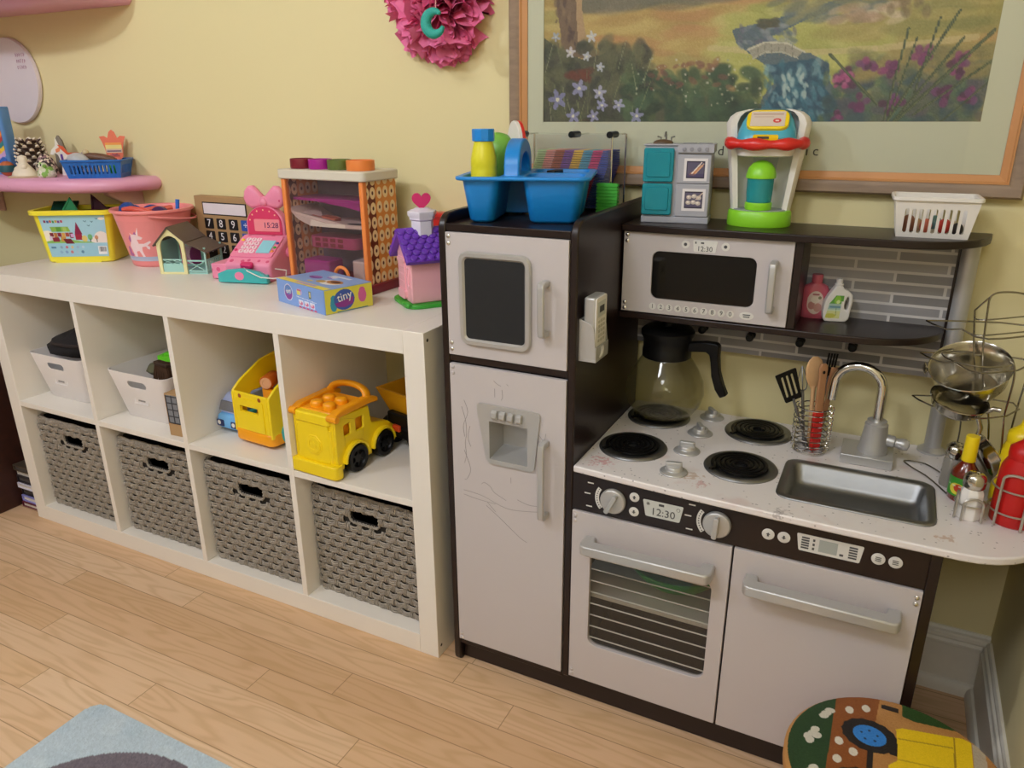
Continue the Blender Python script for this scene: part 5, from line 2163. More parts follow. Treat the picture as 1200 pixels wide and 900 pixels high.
def pink_shelf(label, zb, th, name='wall_shelf'):
    s = thing(name, label, 'shelf', (-1.66, WB, zb))
    out = [(.462, 0), (.470, -.020), (.462, -.055), (.445, -.105), (.405, -.165), (.33, -.215), (.24, -.245), (.12, -.258), (0, -.262)]
    pts = out + [(-x, y) for x, y in out[-2::-1]]
    L = []
    for z, k in ((0, .965), (.006, .985), (th * .35, 1), (th * .65, 1), (th - .006, .985), (th, .955)):
        L.append([(x * k, y * k, z) for x, y in pts])
    mb = MB()
    mb.loft(L)
    mb.build('shelf_board', M_pshelf, s, angle=50)
    for sx in (-1, 1):
        mb = MB()
        br_ = [(0, 0), (-.12, 0), (-.118, -.012), (-.075, -.034), (-.045, -.060), (-.034, -.085), (-.018, -.102), (0, -.104)]
        mb.prism([(y, z) for y, z in br_], sx * .362 - .012, sx * .362 + .012, 'x')
        mb.build('bracket', mat('pale pink shelf bracket', '#d8b3b4', .4), s, bevel=.004)
    return s


ps1 = pink_shelf('pink rounded wall shelf holding figurines above the yellow tub', .983, .039)
ps2 = pink_shelf('pink rounded wall shelf at the top edge above the white oval plaque', 1.486, .042)
for ch in list(ps2.children):
    if ch.name.startswith('bracket'):
        bpy.data.objects.remove(ch)
ZP = .983 + .039

# white oval plaque on the wall
M_plq = mat('white plaque', '#dcd2d6', .5, var=.03, vscale=8)
pq = thing('oval_plaque', 'white oval plaque with faint pink writing hung on the wall', 'plaque', (-1.800, WB - .001, 1.300))
mb = MB()
e_ = lambda k, y: [(x, y, z) for x, z in ell(0, 0, .133 * k, .128 * k, 48)]
mb.loft([e_(.97, 0), e_(1, -.004), e_(1, -.012), e_(.985, -.016), e_(.0001, -.0165)])
mb.build('board', M_plq, pq)
mb = MB()
random.seed(4)
for r in range(3):
    for i in range(5):
        x = .052 + i * .0095
        z = .075 - r * .018
        mb.tube([(x, -.0172, z - .006), (x + random.uniform(-.002, .003), -.0172, z + .004), (x + .005, -.0172, z + random.uniform(-.004, .006))], .0009, 4)
mb.build('faint_writing', mat('faint mauve ink', '#b58a9c', .6), pq)

# tall colourful can at the left edge of the lower pink shelf
can = thing('painted_box', 'tall blue painted box with coloured wave bands at the left end of the pink shelf', 'box', (-1.745, .285, ZP), math.radians(20))
mb = MB()
mb.loft([[(x, y, z) for x, y in rrect(0, 0, .095 * k, .05 * k, .012)] for z, k in ((0, .98), (.003, 1), (.196, 1), (.2, .97))])
mb.build('box_body', mat('cornflower blue paint', '#5a8fd0', .45), can)
cv = Canvas(40, 84, 60, '#5b93d2')
for y, c in ((34, '#d98a3c'), (40, '#b23a3a'), (47, '#2f7f86'), (53, '#e9c33a'), (60, '#c3a0d0'), (68, '#2f62b8'), (76, '#d97a4a')):
    cv.paint(np.abs(cv.Y - y - 2.2 * np.sin(cv.X * .35 + y)) < 3.6, c)
for i in range(14):
    cv.ell(RNG.uniform(2, 38), RNG.uniform(34, 80), 3, 1.8, ('#e7a23e', '#8a3f7a', '#3f9a6a', '#f0d8a0')[i % 4], .9)
cv.build('wave_print', plane_pos((-.040, -.0258, .197), (.080, 0, 0), (0, 0, -.194)), M_matte, can)

# figurines
FL = 'small figures on the pink shelf'
M_choc = mat('dark brown paint', '#4a362c', .6)
M_iv = mat('ivory paint', '#e2d6c2', .5)


def spotted(name, ca, cb, cc, scale):
    t = NT(name)
    v = t.obj()
    vo = t.n('ShaderNodeTexVoronoi')
    t.link(v, vo.inputs['Vector'])
    vo.inputs['Scale'].default_value = scale
    s = t.n('ShaderNodeSeparateColor')
    t.link(vo.outputs['Color'], s.inputs[0])
    t.link(t.ramp(s.outputs[0], [(0, lin(ca)), (.33, lin(ca)), (.36, lin(cb)), (.72, lin(cb)), (.75, lin(cc)), (1, lin(cc))]), t.p.inputs['Base Color'])
    t.p.inputs['Roughness'].default_value = .55
    return t.m


M_mot = spotted('mottled shell paint', '#3a2a28', '#e6d6bf', '#8e6f76', 150)
pc = thing('pine_cone', 'dark pine cone with white tips standing behind the ivory figure', 'pine cone', (-1.622, .306, ZP))
mb = MB()
mb.lathe([(.012, 0), (.030, .012), (.036, .035), (.030, .062), (.018, .088), (.006, .104), (.0001, .108)], seg=16)
mb.build('core', M_choc, pc)
random.seed(9)
mb = MB()
mb.m(0)
for ring in range(9):
    z = .010 + ring * .0105
    r = .036 * (1 - ((z - .038) / .078) ** 2) ** .5 if abs(z - .038) < .076 else .006
    n = max(5, int(r * 230))
    for k in range(n):
        a = 2 * PI * (k + .5 * (ring % 2)) / n
        M = T(0, 0, z) @ R(a, 'Z') @ T(r * .85, 0, 0) @ R(-.8, 'Y') @ Matrix.Diagonal((1.15, 1.5, 1.4, 1))
        mb.at(M)
        mb.m(0).prism([(0, -.004), (.013, -.0055), (.017, 0), (.013, .0055), (0, .004)], -.0012, .0012, 'z')
        mb.m(1).prism([(.0115, -.005), (.0165, -.003), (.019, 0), (.0165, .003), (.0115, .005)], -.0014, .0016, 'z')
mb.at()
o = mb.build('scales', [M_choc, M_iv], pc)

iv = thing('ivory_figure', 'small ivory clay figure in front of the pine cone', 'figurine', (-1.540, .225, ZP), .3, FL)
mb = MB()
mb.lathe([(.030, 0), (.031, .004), (.028, .014), (.020, .026), (.013, .036), (.010, .042), (.012, .050), (.010, .060), (.0001, .064)], seg=12, sx=1.25)
mb.ball((.010, -.010, .030), .010)
mb.ball((-.016, -.008, .022), .009)
mb.build('body', M_iv, iv, angle=70)
mb = MB()
mb.lathe([(.042, 0), (.043, .003), (.040, .005), (.0001, .005)], (.004, -.004, -.0), seg=18, sx=1.15)
mb.build('base', mat('beige clay', '#c9b296', .6), iv)

un_ = thing('paper_unicorn', 'white paper unicorn with rainbow mane standing on the pink shelf', 'paper figure', (-1.492, .350, ZP), math.radians(50))
mb = MB()
mb.prism([(-.034, 0), (-.030, .035), (-.036, .060), (-.044, .066), (-.048, .060), (-.056, .062), (-.052, .074), (-.040, .086), (-.036, .110), (-.030, .088), (-.020, .080), (-.012, .066), (.024, .064), (.034, .056), (.036, .030), (.036, 0), (.022, 0), (.020, .026), (-.012, .026), (-.016, 0)], -.004, .004, 'y')
mb.build('body', M_wht, un_)
mb = MB()
for k, (c, pts) in enumerate((('#d9542b', [(-.034, .090), (-.018, .084), (-.008, .066), (.020, .066), (.020, .060), (-.012, .060), (-.024, .074)]), ('#5b2f8e', [(-.030, .062), (-.024, .062), (-.022, .024), (-.030, .024)]), ('#5b2f8e', [(.028, .066), (.046, .060), (.050, .020), (.042, .020), (.038, .052), (.028, .058)]), ('#2468c0', [(-.006, .058), (.008, .056), (.012, .040), (.004, .026), (-.004, .026), (.002, .042)]), ('#e88a5c', [(-.040, .076), (-.024, .086), (-.030, .070), (-.040, .066)]))):
    mb.m(k).prism(pts, -.0052, -.0038, 'y')
mb.build('rainbow_mane', [mat('mane ' + c, c, .5) for c in ('#d9542b', '#5b2f8e', '#5c2f90', '#2468c0', '#e88a5c')], un_)
rk = tag(MB().lathe([(.020, 0), (.024, .02), (.021, .07), (.014, .100), (.004, .114), (.0001, .115)], seg=7, sy=.7).build('grey_stone_figure', mat('grey brown stone', '#7d7468', .7, var=.2, vscale=60), angle=30), 'grey pointed stone figure behind the paper unicorn', 'figurine')
rk.location = (-1.575, .372, ZP)
gf = thing('green_eyed_frog', 'little pale green spotted frog figure beside the blue basket', 'figurine', (-1.475, .250, ZP), -.2, FL)
mb = MB()
mb.lathe([(.022, 0), (.026, .006), (.022, .020), (.014, .030), (.0001, .034)], seg=14, sx=1.2)
mb.ball((-.012, -.008, .034), .009)
mb.ball((.010, -.008, .034), .009)
mb.build('body', spotted('pale green spots', '#c9cfae', '#e6e2cf', '#7fae4c', 90), gf, angle=60)
for x in (-.012, .010):
    mb = MB()
    mb.ball((x, -.0155, .036), .0032)
    mb.build('eye', M_black, gf)
mm = thing('shell_figure', 'mottled dark and cream shell figure between pine cone and paper unicorn', 'figurine', (-1.552, .302, ZP), 0, FL)
mb = MB()
mb.lathe([(.024, 0), (.030, .010), (.028, .030), (.020, .048), (.012, .060), (.0001, .066)], seg=12, sx=1.1)
mb.build('shell', M_mot, mm, angle=70)
ob = thing('painted_egg', 'small orange and teal banded ball at the left of the pine cone', 'figurine', (-1.640, .235, ZP))
mb = MB()
mb.ball((0, 0, .022), .022, seg=20)
mb.build('ball', mat('rust orange paint', '#b8643a', .5), ob, angle=80)
mb = MB()
mb.lathe([(.0218, .012), (.0226, .018), (.0226, .026), (.0212, .032)], seg=20, cap0=False, cap1=False)
mb.build('teal_band', mat('dark teal band', '#23575f', .5), ob)

# blue slotted basket with contents
M_bbask = mat('cobalt blue plastic', '#1c66b8', .35, var=.04)
bb = thing('blue_basket', 'small cobalt blue slotted basket of trinkets on the pink shelf', 'basket', (-1.330, .318, ZP), math.radians(36))


def slotted(mb, W, D, H, taper, slots, sw, z0, z1, t=.002):
    """basket of four slotted sloping walls, floor and rim"""
    for (L_, off, rot) in ((W, D / 2, 0), (D, W / 2, PI / 2), (W, D / 2, PI), (D, W / 2, -PI / 2)):
        M = R(rot, 'Z') @ T(0, -off, 0) @ R(math.atan2(taper, H), 'X')
        mb.at(M)
        n = slots if L_ == W else max(2, int(slots * D / W))
        holes = []
        st = (L_ - .012) / n
        for i in range(n):
            x = -L_ / 2 + .006 + st * (i + .5)
            holes.append(rrect(x, (z0 + z1) / 2, sw, z1 - z0, sw / 2.1, 3))
        mb.plate([(-L_ / 2, 0), (L_ / 2, 0), (L_ / 2 + taper, H), (-L_ / 2 - taper, H)], holes, 0, t, 'y')
    mb.at()
    mb.box(-W / 2, W / 2, -D / 2, D / 2, 0, t)


mb = MB()
slotted(mb, .142, .095, .048, .010, 12, .0052, .012, .038)
mb.build('basket_wall', M_bbask, bb)
mb = MB()
per = rrect(0, 0, .142 + .022, .095 + .022, .008, 3)
mb.plate(rrect(0, 0, .142 + .028, .095 + .028, .010, 3), [rrect(0, 0, .142 + .018, .095 + .018, .006, 3)], .046, .052, 'z')
mb.build('rim', M_bbask, bb, bevel=.0015)


def pebble(name, label, m, loc, s, rot=(0, 0, 0)):
    mb = MB()
    mb.ball((0, 0, 0), 1, seg=14)
    mb.bm.transform(T(*loc) @ Euler(rot).to_matrix().to_4x4() @ Matrix.Diagonal((s[0], s[1], s[2], 1)))
    o = mb.build(name, m, angle=80)
    return tag(o, label, 'trinket', 'trinkets in the blue basket')


pebble('grey_shell', 'pale grey shell heaped at the left of the blue basket', mat('pale grey shell', '#b9b9bb', .4, var=.15, vscale=120), (-1.365, .285, ZP + .048), (.034, .026, .022), (0, .2, .5))
pebble('brown_pod', 'brown seed pod lying across the blue basket', mat('brown pod', '#6a4a38', .5), (-1.318, .318, ZP + .056), (.050, .014, .012), (0, .15, .55))
pebble('green_bead', 'green bead low inside the blue basket', M_green, (-1.285, .330, ZP + .022), (.016, .016, .016))
pebble('beige_bead', 'beige bead perched on the shell in the blue basket', mat('beige bead', '#c9b690', .5), (-1.352, .300, ZP + .071), (.010, .009, .009))
tc = thing('tulip_card', 'orange tulip shaped card standing at the back of the blue basket', 'card', (-1.325, .375, ZP + .046), math.radians(40))
tc.scale = (.74, 1, .8)
cv = None
mb = MB()
tul = [(-.030, .012), (-.018, 0), (.018, 0), (.030, .012), (.033, .040), (.040, .066), (.048, .084), (.030, .086), (.018, .078), (.010, .100), (0, .108), (-.010, .100), (-.018, .078), (-.030, .086), (-.048, .084), (-.040, .066), (-.033, .040)]
mb.prism(tul, -.002, .002, 'y')
mb.build('card', mat('salmon orange card', '#e8775a', .6), tc)
for z0, z1, c in ((.040, .054, '#efd98a'), (.054, .062, '#f0a04a'), (.026, .040, '#d9b9a4')):
    mb = MB()
    mb.box(-.030, .030, -.0032, -.0018, z0, z1)
    mb.build('colour_band', mat('card band ' + c, c, .6), tc)
mb = MB()
mb.box(-.026, .026, -.0034, -.0018, .030, .034).m(1).box(-.018, .018, -.0036, -.0018, .012, .020)
mb.m(0).tube([(-.010, -.0036, .022), (0, -.0036, .018), (.010, -.0036, .022)], .0012, 5)
mb.build('face_marks', [mat('violet ink', '#5a3f74', .6), mat('rose ink', '#b55a5a', .6)], tc)

# ------------------------------------------------------------------ pink tissue pom-pom with a teal crescent charm
pm = thing('tissue_pompom', 'hot pink tissue paper pompom hung on the yellow wall', 'pompom', (-.178, WB, 1.434))
M_tis = NT('hot pink tissue paper')
_v = M_tis.obj()
_n = M_tis.noise(_v, 40, 3)
M_tis.link(M_tis.mix(_n, lin('#e85894'), lin('#f794bd')), M_tis.p.inputs['Base Color'])
M_tis.p.inputs['Roughness'].default_value = .75
M_tis.p.inputs['Transmission Weight'].default_value = 0
M_tis = M_tis.m
random.seed(21)
mb = MB()
Rp = .146
for k in range(120):
    # petals point outward over a half ball facing the room
    u = random.random()
    ph = 2 * PI * random.random()
    th = math.acos(1 - u * .98)
    d = Vector((math.sin(th) * math.cos(ph), -math.cos(th) * .72, math.sin(th) * math.sin(ph)))
    if d.y > -.05:
        d.y = -.05
    d.normalize()
    M = frame((0, -.004, 0), d, (random.uniform(-1, 1), random.uniform(-1, 1), random.uniform(-1, 1)))
    Lp = Rp * random.uniform(.86, 1.02) * (1 - .30 * abs(d.y))
    Wp = random.uniform(.036, .058)
    nx, ny = 6, 9
    g = []
    curl = random.uniform(-.4, .9)
    for i in range(nx + 1):
        t = i / nx
        row = []
        w_ = Wp * (.12 + .88 * t ** .7)
        for j in range(ny):
            s_ = (j / (ny - 1)) * 2 - 1
            x = Lp * (t - .10 * t * s_ * s_)
            if i == nx:
                x += .006 * math.cos(s_ * 9 + k)
            y = w_ * s_
            z = .022 * t * s_ * s_ + .010 * t * math.sin(s_ * 5 + k) + curl * .022 * t ** 3
            row.append(mb.v(M @ Vector((x, y, z))))
        g.append(row)
    for i in range(nx):
        for j in range(ny - 1):
            mb.f([g[i][j], g[i + 1][j], g[i + 1][j + 1], g[i][j + 1]])
for v in mb.bm.verts:
    if v.co.y > -.003:
        v.co.y = -.003
o = mb.build('petals', M_tis, pm, angle=70, recalc=False)
o['kind'] = 'stuff'
ch = thing('crescent_charm', 'teal glitter crescent charm hanging in front of the pink pompom', 'charm', (-.118, .275, 1.372), 0)
mb = MB()
cres = []
for i in range(25):
    a = math.radians(50 + 290 * i / 24)
    w_ = .0115 * math.sin(PI * (i + 1.2) / 26.4) ** .6
    cres.append((.0215 * math.cos(a), 0, .0215 * math.sin(a), w_))
mb.tube([(x, y, z) for x, y, z, w_ in cres], [w_ for *_, w_ in cres], 10)
mb.build('crescent', mat('teal glitter', '#2fa79a', .6, var=.35, vscale=500, bump=.6, bscale=900), ch, angle=70)
mb = MB()
mb.tube([(.004, 0, .022), (.002, .004, .050), (.004, .012, .085), (.006, .02, .12)], .0011, 6)
mb.build('cord', mat('pale pink cord', '#d9a0a0', .6), ch)

# ------------------------------------------------------------------ framed landscape print
PX0, PX1, PZ0 = .0705, .908, 1.175
PH = .52
PZ1 = PZ0 + PH
pf = thing('framed_picture', 'large framed landscape print with a stream in a wide pale mat', 'picture', ((PX0 + PX1) / 2, WB, PZ0 + PH / 2))
M_fr = NT('grey brown wood frame')
_v = M_fr.obj((1, 8, 8))
_n = M_fr.noise(_v, 12, 3)
M_fr.link(M_fr.mix(_n, lin('#6f5b48'), lin('#a3886c')), M_fr.p.inputs['Base Color'])
M_fr.p.inputs['Roughness'].default_value = .45
M_fr = M_fr.m
M_fi = mat('orange tan inner moulding', '#c98f5a', .4, var=.05)
fx0, fx1, fz0, fz1 = -.007, .993, 1.046, PZ1 + .062


def ring_loft(mb, rects):
    """rects: (x0,x1,z0,z1,y) nested mitred rings"""
    mb.loft([[(a, y, c), (b, y, c), (b, y, d), (a, y, d)] for a, b, c, d, y in rects], False, False)


mb = MB()
ring_loft(mb, [(fx0, fx1, fz0, fz1, WB), (fx0, fx1, fz0, fz1, WB - .022), (fx0 + .004, fx1 - .004, fz0 + .004, fz1 - .004, WB - .027), (fx0 + .016, fx1 - .016, fz0 + .016, fz1 - .016, WB - .024), (fx0 + .024, fx1 - .024, fz0 + .024, fz1 - .024, WB - .021), (fx0 + .024, fx1 - .024, fz0 + .024, fz1 - .024, WB - .004)])
mb.build('outer_frame', M_fr, pf, True, angle=20)
mb = MB()
ring_loft(mb, [(fx0 + .0245, fx1 - .0245, fz0 + .0245, fz1 - .0245, WB - .004), (fx0 + .0245, fx1 - .0245, fz0 + .0245, fz1 - .0245, WB - .0215), (fx0 + .027, fx1 - .027, fz0 + .027, fz1 - .027, WB - .0215), (fx0 + .029, fx1 - .029, fz0 + .029, fz1 - .029, WB - .018), (fx0 + .040, fx1 - .040, fz0 + .040, fz1 - .040, WB - .013), (fx0 + .040, fx1 - .040, fz0 + .040, fz1 - .040, WB - .004)])
mb.build('inner_moulding', M_fi, pf, True, angle=20)
M_mat = mat('pale grey green mat board', '#d6d8c6', .7, var=.02, vscale=5)
mb = MB()
mb.plate([(fx0 + .0402, fz0 + .0402), (fx1 - .0402, fz0 + .0402), (fx1 - .0402, fz1 - .0402), (fx0 + .0402, fz1 - .0402)], [[(PX0, PZ0), (PX1, PZ0), (PX1, PZ1), (PX0, PZ1)]], WB - .0105, WB - .008, 'y')
mb.build('mat_board', M_mat, pf, True)
mb = MB()
mb.text('d r', .0260, T(.474, WB - .0108, 1.119) @ FRONT, .0003, 'CENTER')
mb.text('i c', .0260, T(.638, WB - .0108, 1.1215) @ FRONT, .0003, 'CENTER')
mb.build('mat_lettering', mat('black print', '#2c2a28', .6), pf, True)
mb = MB()
mb.box(fx0 + .0402, fx1 - .0402, WB - .007, WB - .0005, fz0 + .0402, fz1 - .0402)
mb.build('backing', M_kraft, pf, True)

# the print: generic meadow, stream with a foot bridge, flowers in the corners (1 unit = 1 photo-scale step)
CW, CHh = 540.0, 540.0 * PH / (PX1 - PX0)
cv = Canvas(CW, CHh, 420, '#a89a62')
B = CHh - 150.0              # canvas y of the line that shows near the top of the view
q = lambda x, y: (x, B + y)
D = cv.dabs
cv.rect(0, 0, CW, B - 60, '#7f8a6a')
D(300, (0, 0, CW, B - 60), 14, ['#5d7050', '#8f9a6c', '#a9a878', '#43584a', '#b7b48a'], .6)
cv.poly([(0, B - 70), (CW, B - 70), (CW, CHh), (0, CHh)], '#b6a468')
D(500, (0, B - 80, CW, B + 60), 9, ['#c9b070', '#b79a5c', '#d3bd80', '#a98f58', '#c7a06a', '#9c9658'], .55, 3.5, 0, .1)
D(160, (90, B - 10, 320, B + 70), 8, ['#c3a766', '#d0b878', '#b5935a', '#c48f62'], .5, 4, 0, .1)
D(220, (250, B + 20, 420, B + 120), 8, ['#b9b867', '#c7c777', '#a5a75a', '#d0cc86'], .6, 3.2, .1, .15)
D(160, (380, B - 20, CW, B + 60), 7, ['#b5a860', '#a49a58', '#c3b070', '#8f8f54'], .55, 4, 0, .1)
# far shade of trees
D(70, (60, B - 12, 260, B + 8), 8, ['#7b7568', '#8a8070', '#6b6a5e'], .5, 4, 0, .1)
D(60, (300, B - 8, CW, B + 4), 7, ['#7d7d5a', '#6d7452', '#8f8a60'], .6, 4, 0, .1)
cv.poly_line([q(230, 62), q(330, 72), q(420, 70), q(520, 62)], 7, '#d9c79a', .6)
# stream
cv.poly([q(255, 42), q(300, 34), q(380, 14), q(400, 18), q(340, 36), q(304, 52), q(320, 66), q(350, 72), q(372, 84), q(376, 104), q(392, 128), q(404, 152), q(290, 152), q(300, 120), q(312, 104), q(306, 88), q(284, 74), q(262, 58)], '#5c6f7e')
D(60, (300, B + 6, 420, B + 36), 4, ['#8d8a66', '#757d70', '#a29c70', '#6f7a80'], .6, 3, -.25, .1)
cv.poly([q(300, 84), q(356, 78), q(370, 96), q(372, 112), q(392, 134), q(398, 152), q(296, 152), q(306, 122), q(318, 104)], '#2b5b78')
D(90, (300, B + 84, 372, B + 150), 4, ['#5f93ad', '#2a5272', '#8fb6c4', '#1d4663', '#3f7a94'], .6, 2.2, 1.2, .5)
D(40, (262, B + 38, 330, B + 66), 3, ['#8a93a0', '#5d6f86', '#a3a9b0', '#6f6f88'], .6, 2.5, .6, .4)
D(24, (322, B + 92, 350, B + 140), 2.2, ['#c5d6d8', '#a9c6d0'], .8, 2.4, 1.3, .4)
D(60, (290, B + 34, 306, B + 40), 2, ['#4c5148', '#5c5a48'], .7, 3)
D(60, (370, B + 86, 410, B + 150), 5, ['#3d5a5c', '#4b6a5a', '#5d6f52', '#2d4a58'], .6, 1.6, 1, .5)
# foot bridge
cv.poly([q(276, 64), q(294, 58), q(320, 60), q(342, 70), q(336, 76), q(314, 70), q(296, 70), q(284, 76)], '#a8a49a')
cv.poly_line([q(276, 66), q(296, 58), q(322, 60), q(344, 71)], 2, '#d6d2c4')
cv.poly_line([q(284, 76), q(298, 69), q(318, 70), q(336, 77)], 1.5, '#c3bfb2')
for i in range(6):
    cv.line(q(288 + i * 8, 60 + abs(i - 2.5)), q(290 + i * 8, 72 + abs(i - 2.5)), .9, '#8a877f')
# pale rug of petals in the far meadow (plain patches)
D(26, (370, B + 24, 440, B + 40), 4, ['#cbb59c', '#bfa08a', '#d8c6ac', '#a98f74'], .6, 2.6, 0, .2)
D(16, (430, B + 4, 470, B + 34), 4, ['#8f7a58', '#a08a62', '#7c6c52'], .5, 1.5, 1.4, .3)
# big trunk at the left
cv.poly([q(14, -60), q(52, -60), q(54, 10), q(62, 46), q(66, 70), q(40, 64), q(30, 76), q(26, 40), q(20, 10)], '#7d6655')
cv.poly([q(44, -60), q(54, -60), q(56, 12), q(64, 50), q(66, 70), q(52, 60), q(48, 20)], '#b99a78')
D(40, (16, B - 30, 50, B + 60), 5, ['#5f4d48', '#6e5a50', '#8f765f', '#503f42'], .6, .5, 0, .2)
# lower left dark thicket with pale flowers
cv.poly([q(0, 40), q(30, 60), q(60, 70), q(100, 60), q(130, 74), q(160, 96), q(200, 108), q(250, 112), q(300, 130), q(300, 152), q(0, 152)], '#4d5246', .9)
D(170, (0, B + 50, 150, B + 150), 7, ['#3c4238', '#565c48', '#4a4a44', '#6a6a50', '#34393a'], .6, 1.6, .6, .9)
D(170, (120, B + 88, 300, B + 150), 7, ['#2f4a3c', '#43604a', '#39523c', '#557050', '#24382f', '#5a6848'], .6, 1.8, .2, .6)
D(26, (150, B + 78, 260, B + 110), 3, ['#8c5a4c', '#a0705a', '#7d4c4a'], .6, 2)
D(60, (130, B + 70, 300, B + 130), 1.3, ['#d8d2c4', '#c8c0a8', '#a8b098'], .8, 1)
D(20, (40, B + 84, 70, B + 94), 4, ['#7a3a2c', '#6b3630'], .5, 2)
for i in range(26):
    x, y = RNG.uniform(0, 150), RNG.uniform(50, 140)
    cv.line(q(x, y + 26), q(x + RNG.uniform(-14, 14), y - 8), 1.0, ['#8f9a6a', '#6f7a58', '#aab08a'][i % 3], .6)
for (x, y, r, c) in ((18, 40, 6, '#aab6d0'), (70, 42, 7, '#cdd2e2'), (40, 60, 7, '#d9d6e6'), (64, 66, 6, '#c6cbe0'), (84, 80, 6, '#c9cde4'), (22, 120, 13, '#8f8fc4'), (54, 106, 11, '#a3a3d2'), (84, 112, 9, '#b9b9e0'), (88, 128, 8, '#a9a9da'), (112, 128, 8, '#b3b3dc'), (46, 142, 10, '#9c9cd0'), (76, 142, 8, '#a6a6d6'), (138, 142, 9, '#a2a2d0')):
    for k in range(5):
        a = 2 * PI * k / 5 + x
        cv.ell(x + r * .55 * math.cos(a), B + y + r * .55 * math.sin(a), r * .55, r * .26, c, .9, a)
    cv.ell(x, B + y, r * .2, r * .2, '#e8e4d0')
# lower right thicket with violet flowers and long blades
D(150, (396, B + 88, CW, B + 150), 8, ['#46606a', '#3a5260', '#54705e', '#5f5a6a', '#31465a', '#66705a'], .6, 1.6, .4, .6)
D(50, (400, B + 74, CW, B + 100), 7, ['#8f8458', '#7c7a56', '#a8955f'], .5, 2)
for (x, y, r) in ((394, 102, 15), (416, 86, 13), (440, 92, 14), (470, 78, 14), (508, 84, 13), (412, 128, 13), (446, 130, 14), (498, 120, 15), (524, 122, 12), (388, 142, 9), (506, 100, 10)):
    for k in range(9):
        a, rr_2 = RNG.uniform(0, 6.3), r * RNG.uniform(.2, .8)
        cv.ell(x + rr_2 * math.cos(a), B + y + rr_2 * math.sin(a) * .8, r * .42, r * .34, ['#6a2f66', '#7d3a74', '#53284f', '#94457f', '#7a4a80'][RNG.integers(5)], .8, a, .5)
D(14, (380, B + 96, 400, B + 110), 3, ['#b0508c', '#c06a9c'], .8, 1.2)
for (x0, y0, x1, y1, w_) in ((444, 150, 500, 34, 3.2), (440, 150, 452, 50, 2.6), (452, 150, 536, 56, 4), (430, 130, 372, 74, 3), (468, 118, 482, 40, 2.4), (450, 150, 508, 62, 3), (470, 142, CW, 86, 2.6), (444, 150, 462, 60, 2), (500, 150, CW, 108, 2)):
    cv.line(q(x0, y0), q(x1, y1), w_, '#44523f', .95)
    cv.line(q(x0 + 1, y0), q(x1, y1), w_ * .3, '#76805c', .8)
cv.grain(.018)
cv.build('landscape_print', plane_pos((PX0 + .0002, WB - .0078, PZ1 - .0002), (PX1 - PX0 - .0004, 0, 0), (0, 0, -(PZ1 - PZ0) + .0004)), M_matte, pf, True)
mb = MB()
mb.box(fx0 + .0402, fx1 - .0402, WB - .0128, WB - .0118, fz0 + .0402, fz1 - .0402)
mb.build('glass_pane', glassy('picture glass', '#fbfbf8', 0.0, .02), pf, True)

# ------------------------------------------------------------------ left edge: dark cabinet and magazines
dc = thing('dark_cabinet', 'dark reddish brown cabinet at the left edge beside the white shelf', 'cabinet', (-2.05, .16, 0))
M_dkw = mat('dark mottled brown', '#3a1d16', .5, var=.5, vscale=45)
mb = MB()
mb.box(-2.48, -1.612, -.055, .38, 0, .60)
mb.build('cabinet_body', M_dkw, dc, True, bevel=.004)
mb = MB()
mb.box(-2.49, -1.606, -.065, .39, .60, .622)
mb.build('cabinet_top', M_black, dc, True, bevel=.004)
for x0, x1 in ((-2.465, -2.05), (-2.04, -1.628)):
    mb = MB()
    mb.box(x0, x1, -.066, -.0555, .02, .585)
    f_ = mb.build('cabinet_door', M_dkw, dc, True, bevel=.003)
    mb = MB()
    mb.ball((x1 - .03 if x0 < -2.2 else x0 + .03, -.074, .33), .009)
    mb.build('knob', M_steel, f_, True)
MG = 'magazines stacked between cabinet and shelf'
for i, (c, h, lb) in enumerate((('#6d2230', .018, 'dark red magazine at the bottom of the stack by the white shelf'), ('#8f8fd0', .022, 'violet blue covered magazine second from the floor beside the white shelf'), ('#2a2428', .028, 'dark binder above the violet magazine in the stack'), ('#d9d5e2', .018, 'white magazine third in the stack beside the white shelf'), ('#2a2428', .026, 'dark binder below the top magazine in the stack'), ('#cfc9c4', .018, 'pale magazine near the top of the stack beside the white shelf'), ('#4a4034', .020, 'brown folder on top of the stack beside the white shelf'))):
    z = sum((.018, .022, .028, .018, .026, .018, .020)[:i])
    g = thing('magazine', lb, 'magazine', (-1.549, .16 + (i % 3) * .004, z), 0, MG)
    mb = MB()
    mb.box(-.052, .052, -.14, .13, .0005, h * .18).box(-.052, .052, -.14, .13, h * .82, h - .0005).box(-.052, -.049, -.14, .13, h * .18, h * .82)
    mb.build('cover', mat('magazine cover ' + c, c, .35), g)
    mb = MB()
    mb.box(-.048, .049, -.136, .127, h * .19, h * .81)
    mb.build('pages', mat('paper pages', '#ddd6cc', .7) if c not in ('#2a2428', '#4a4034') else mat('dark pages', '#4c4644', .7), g)

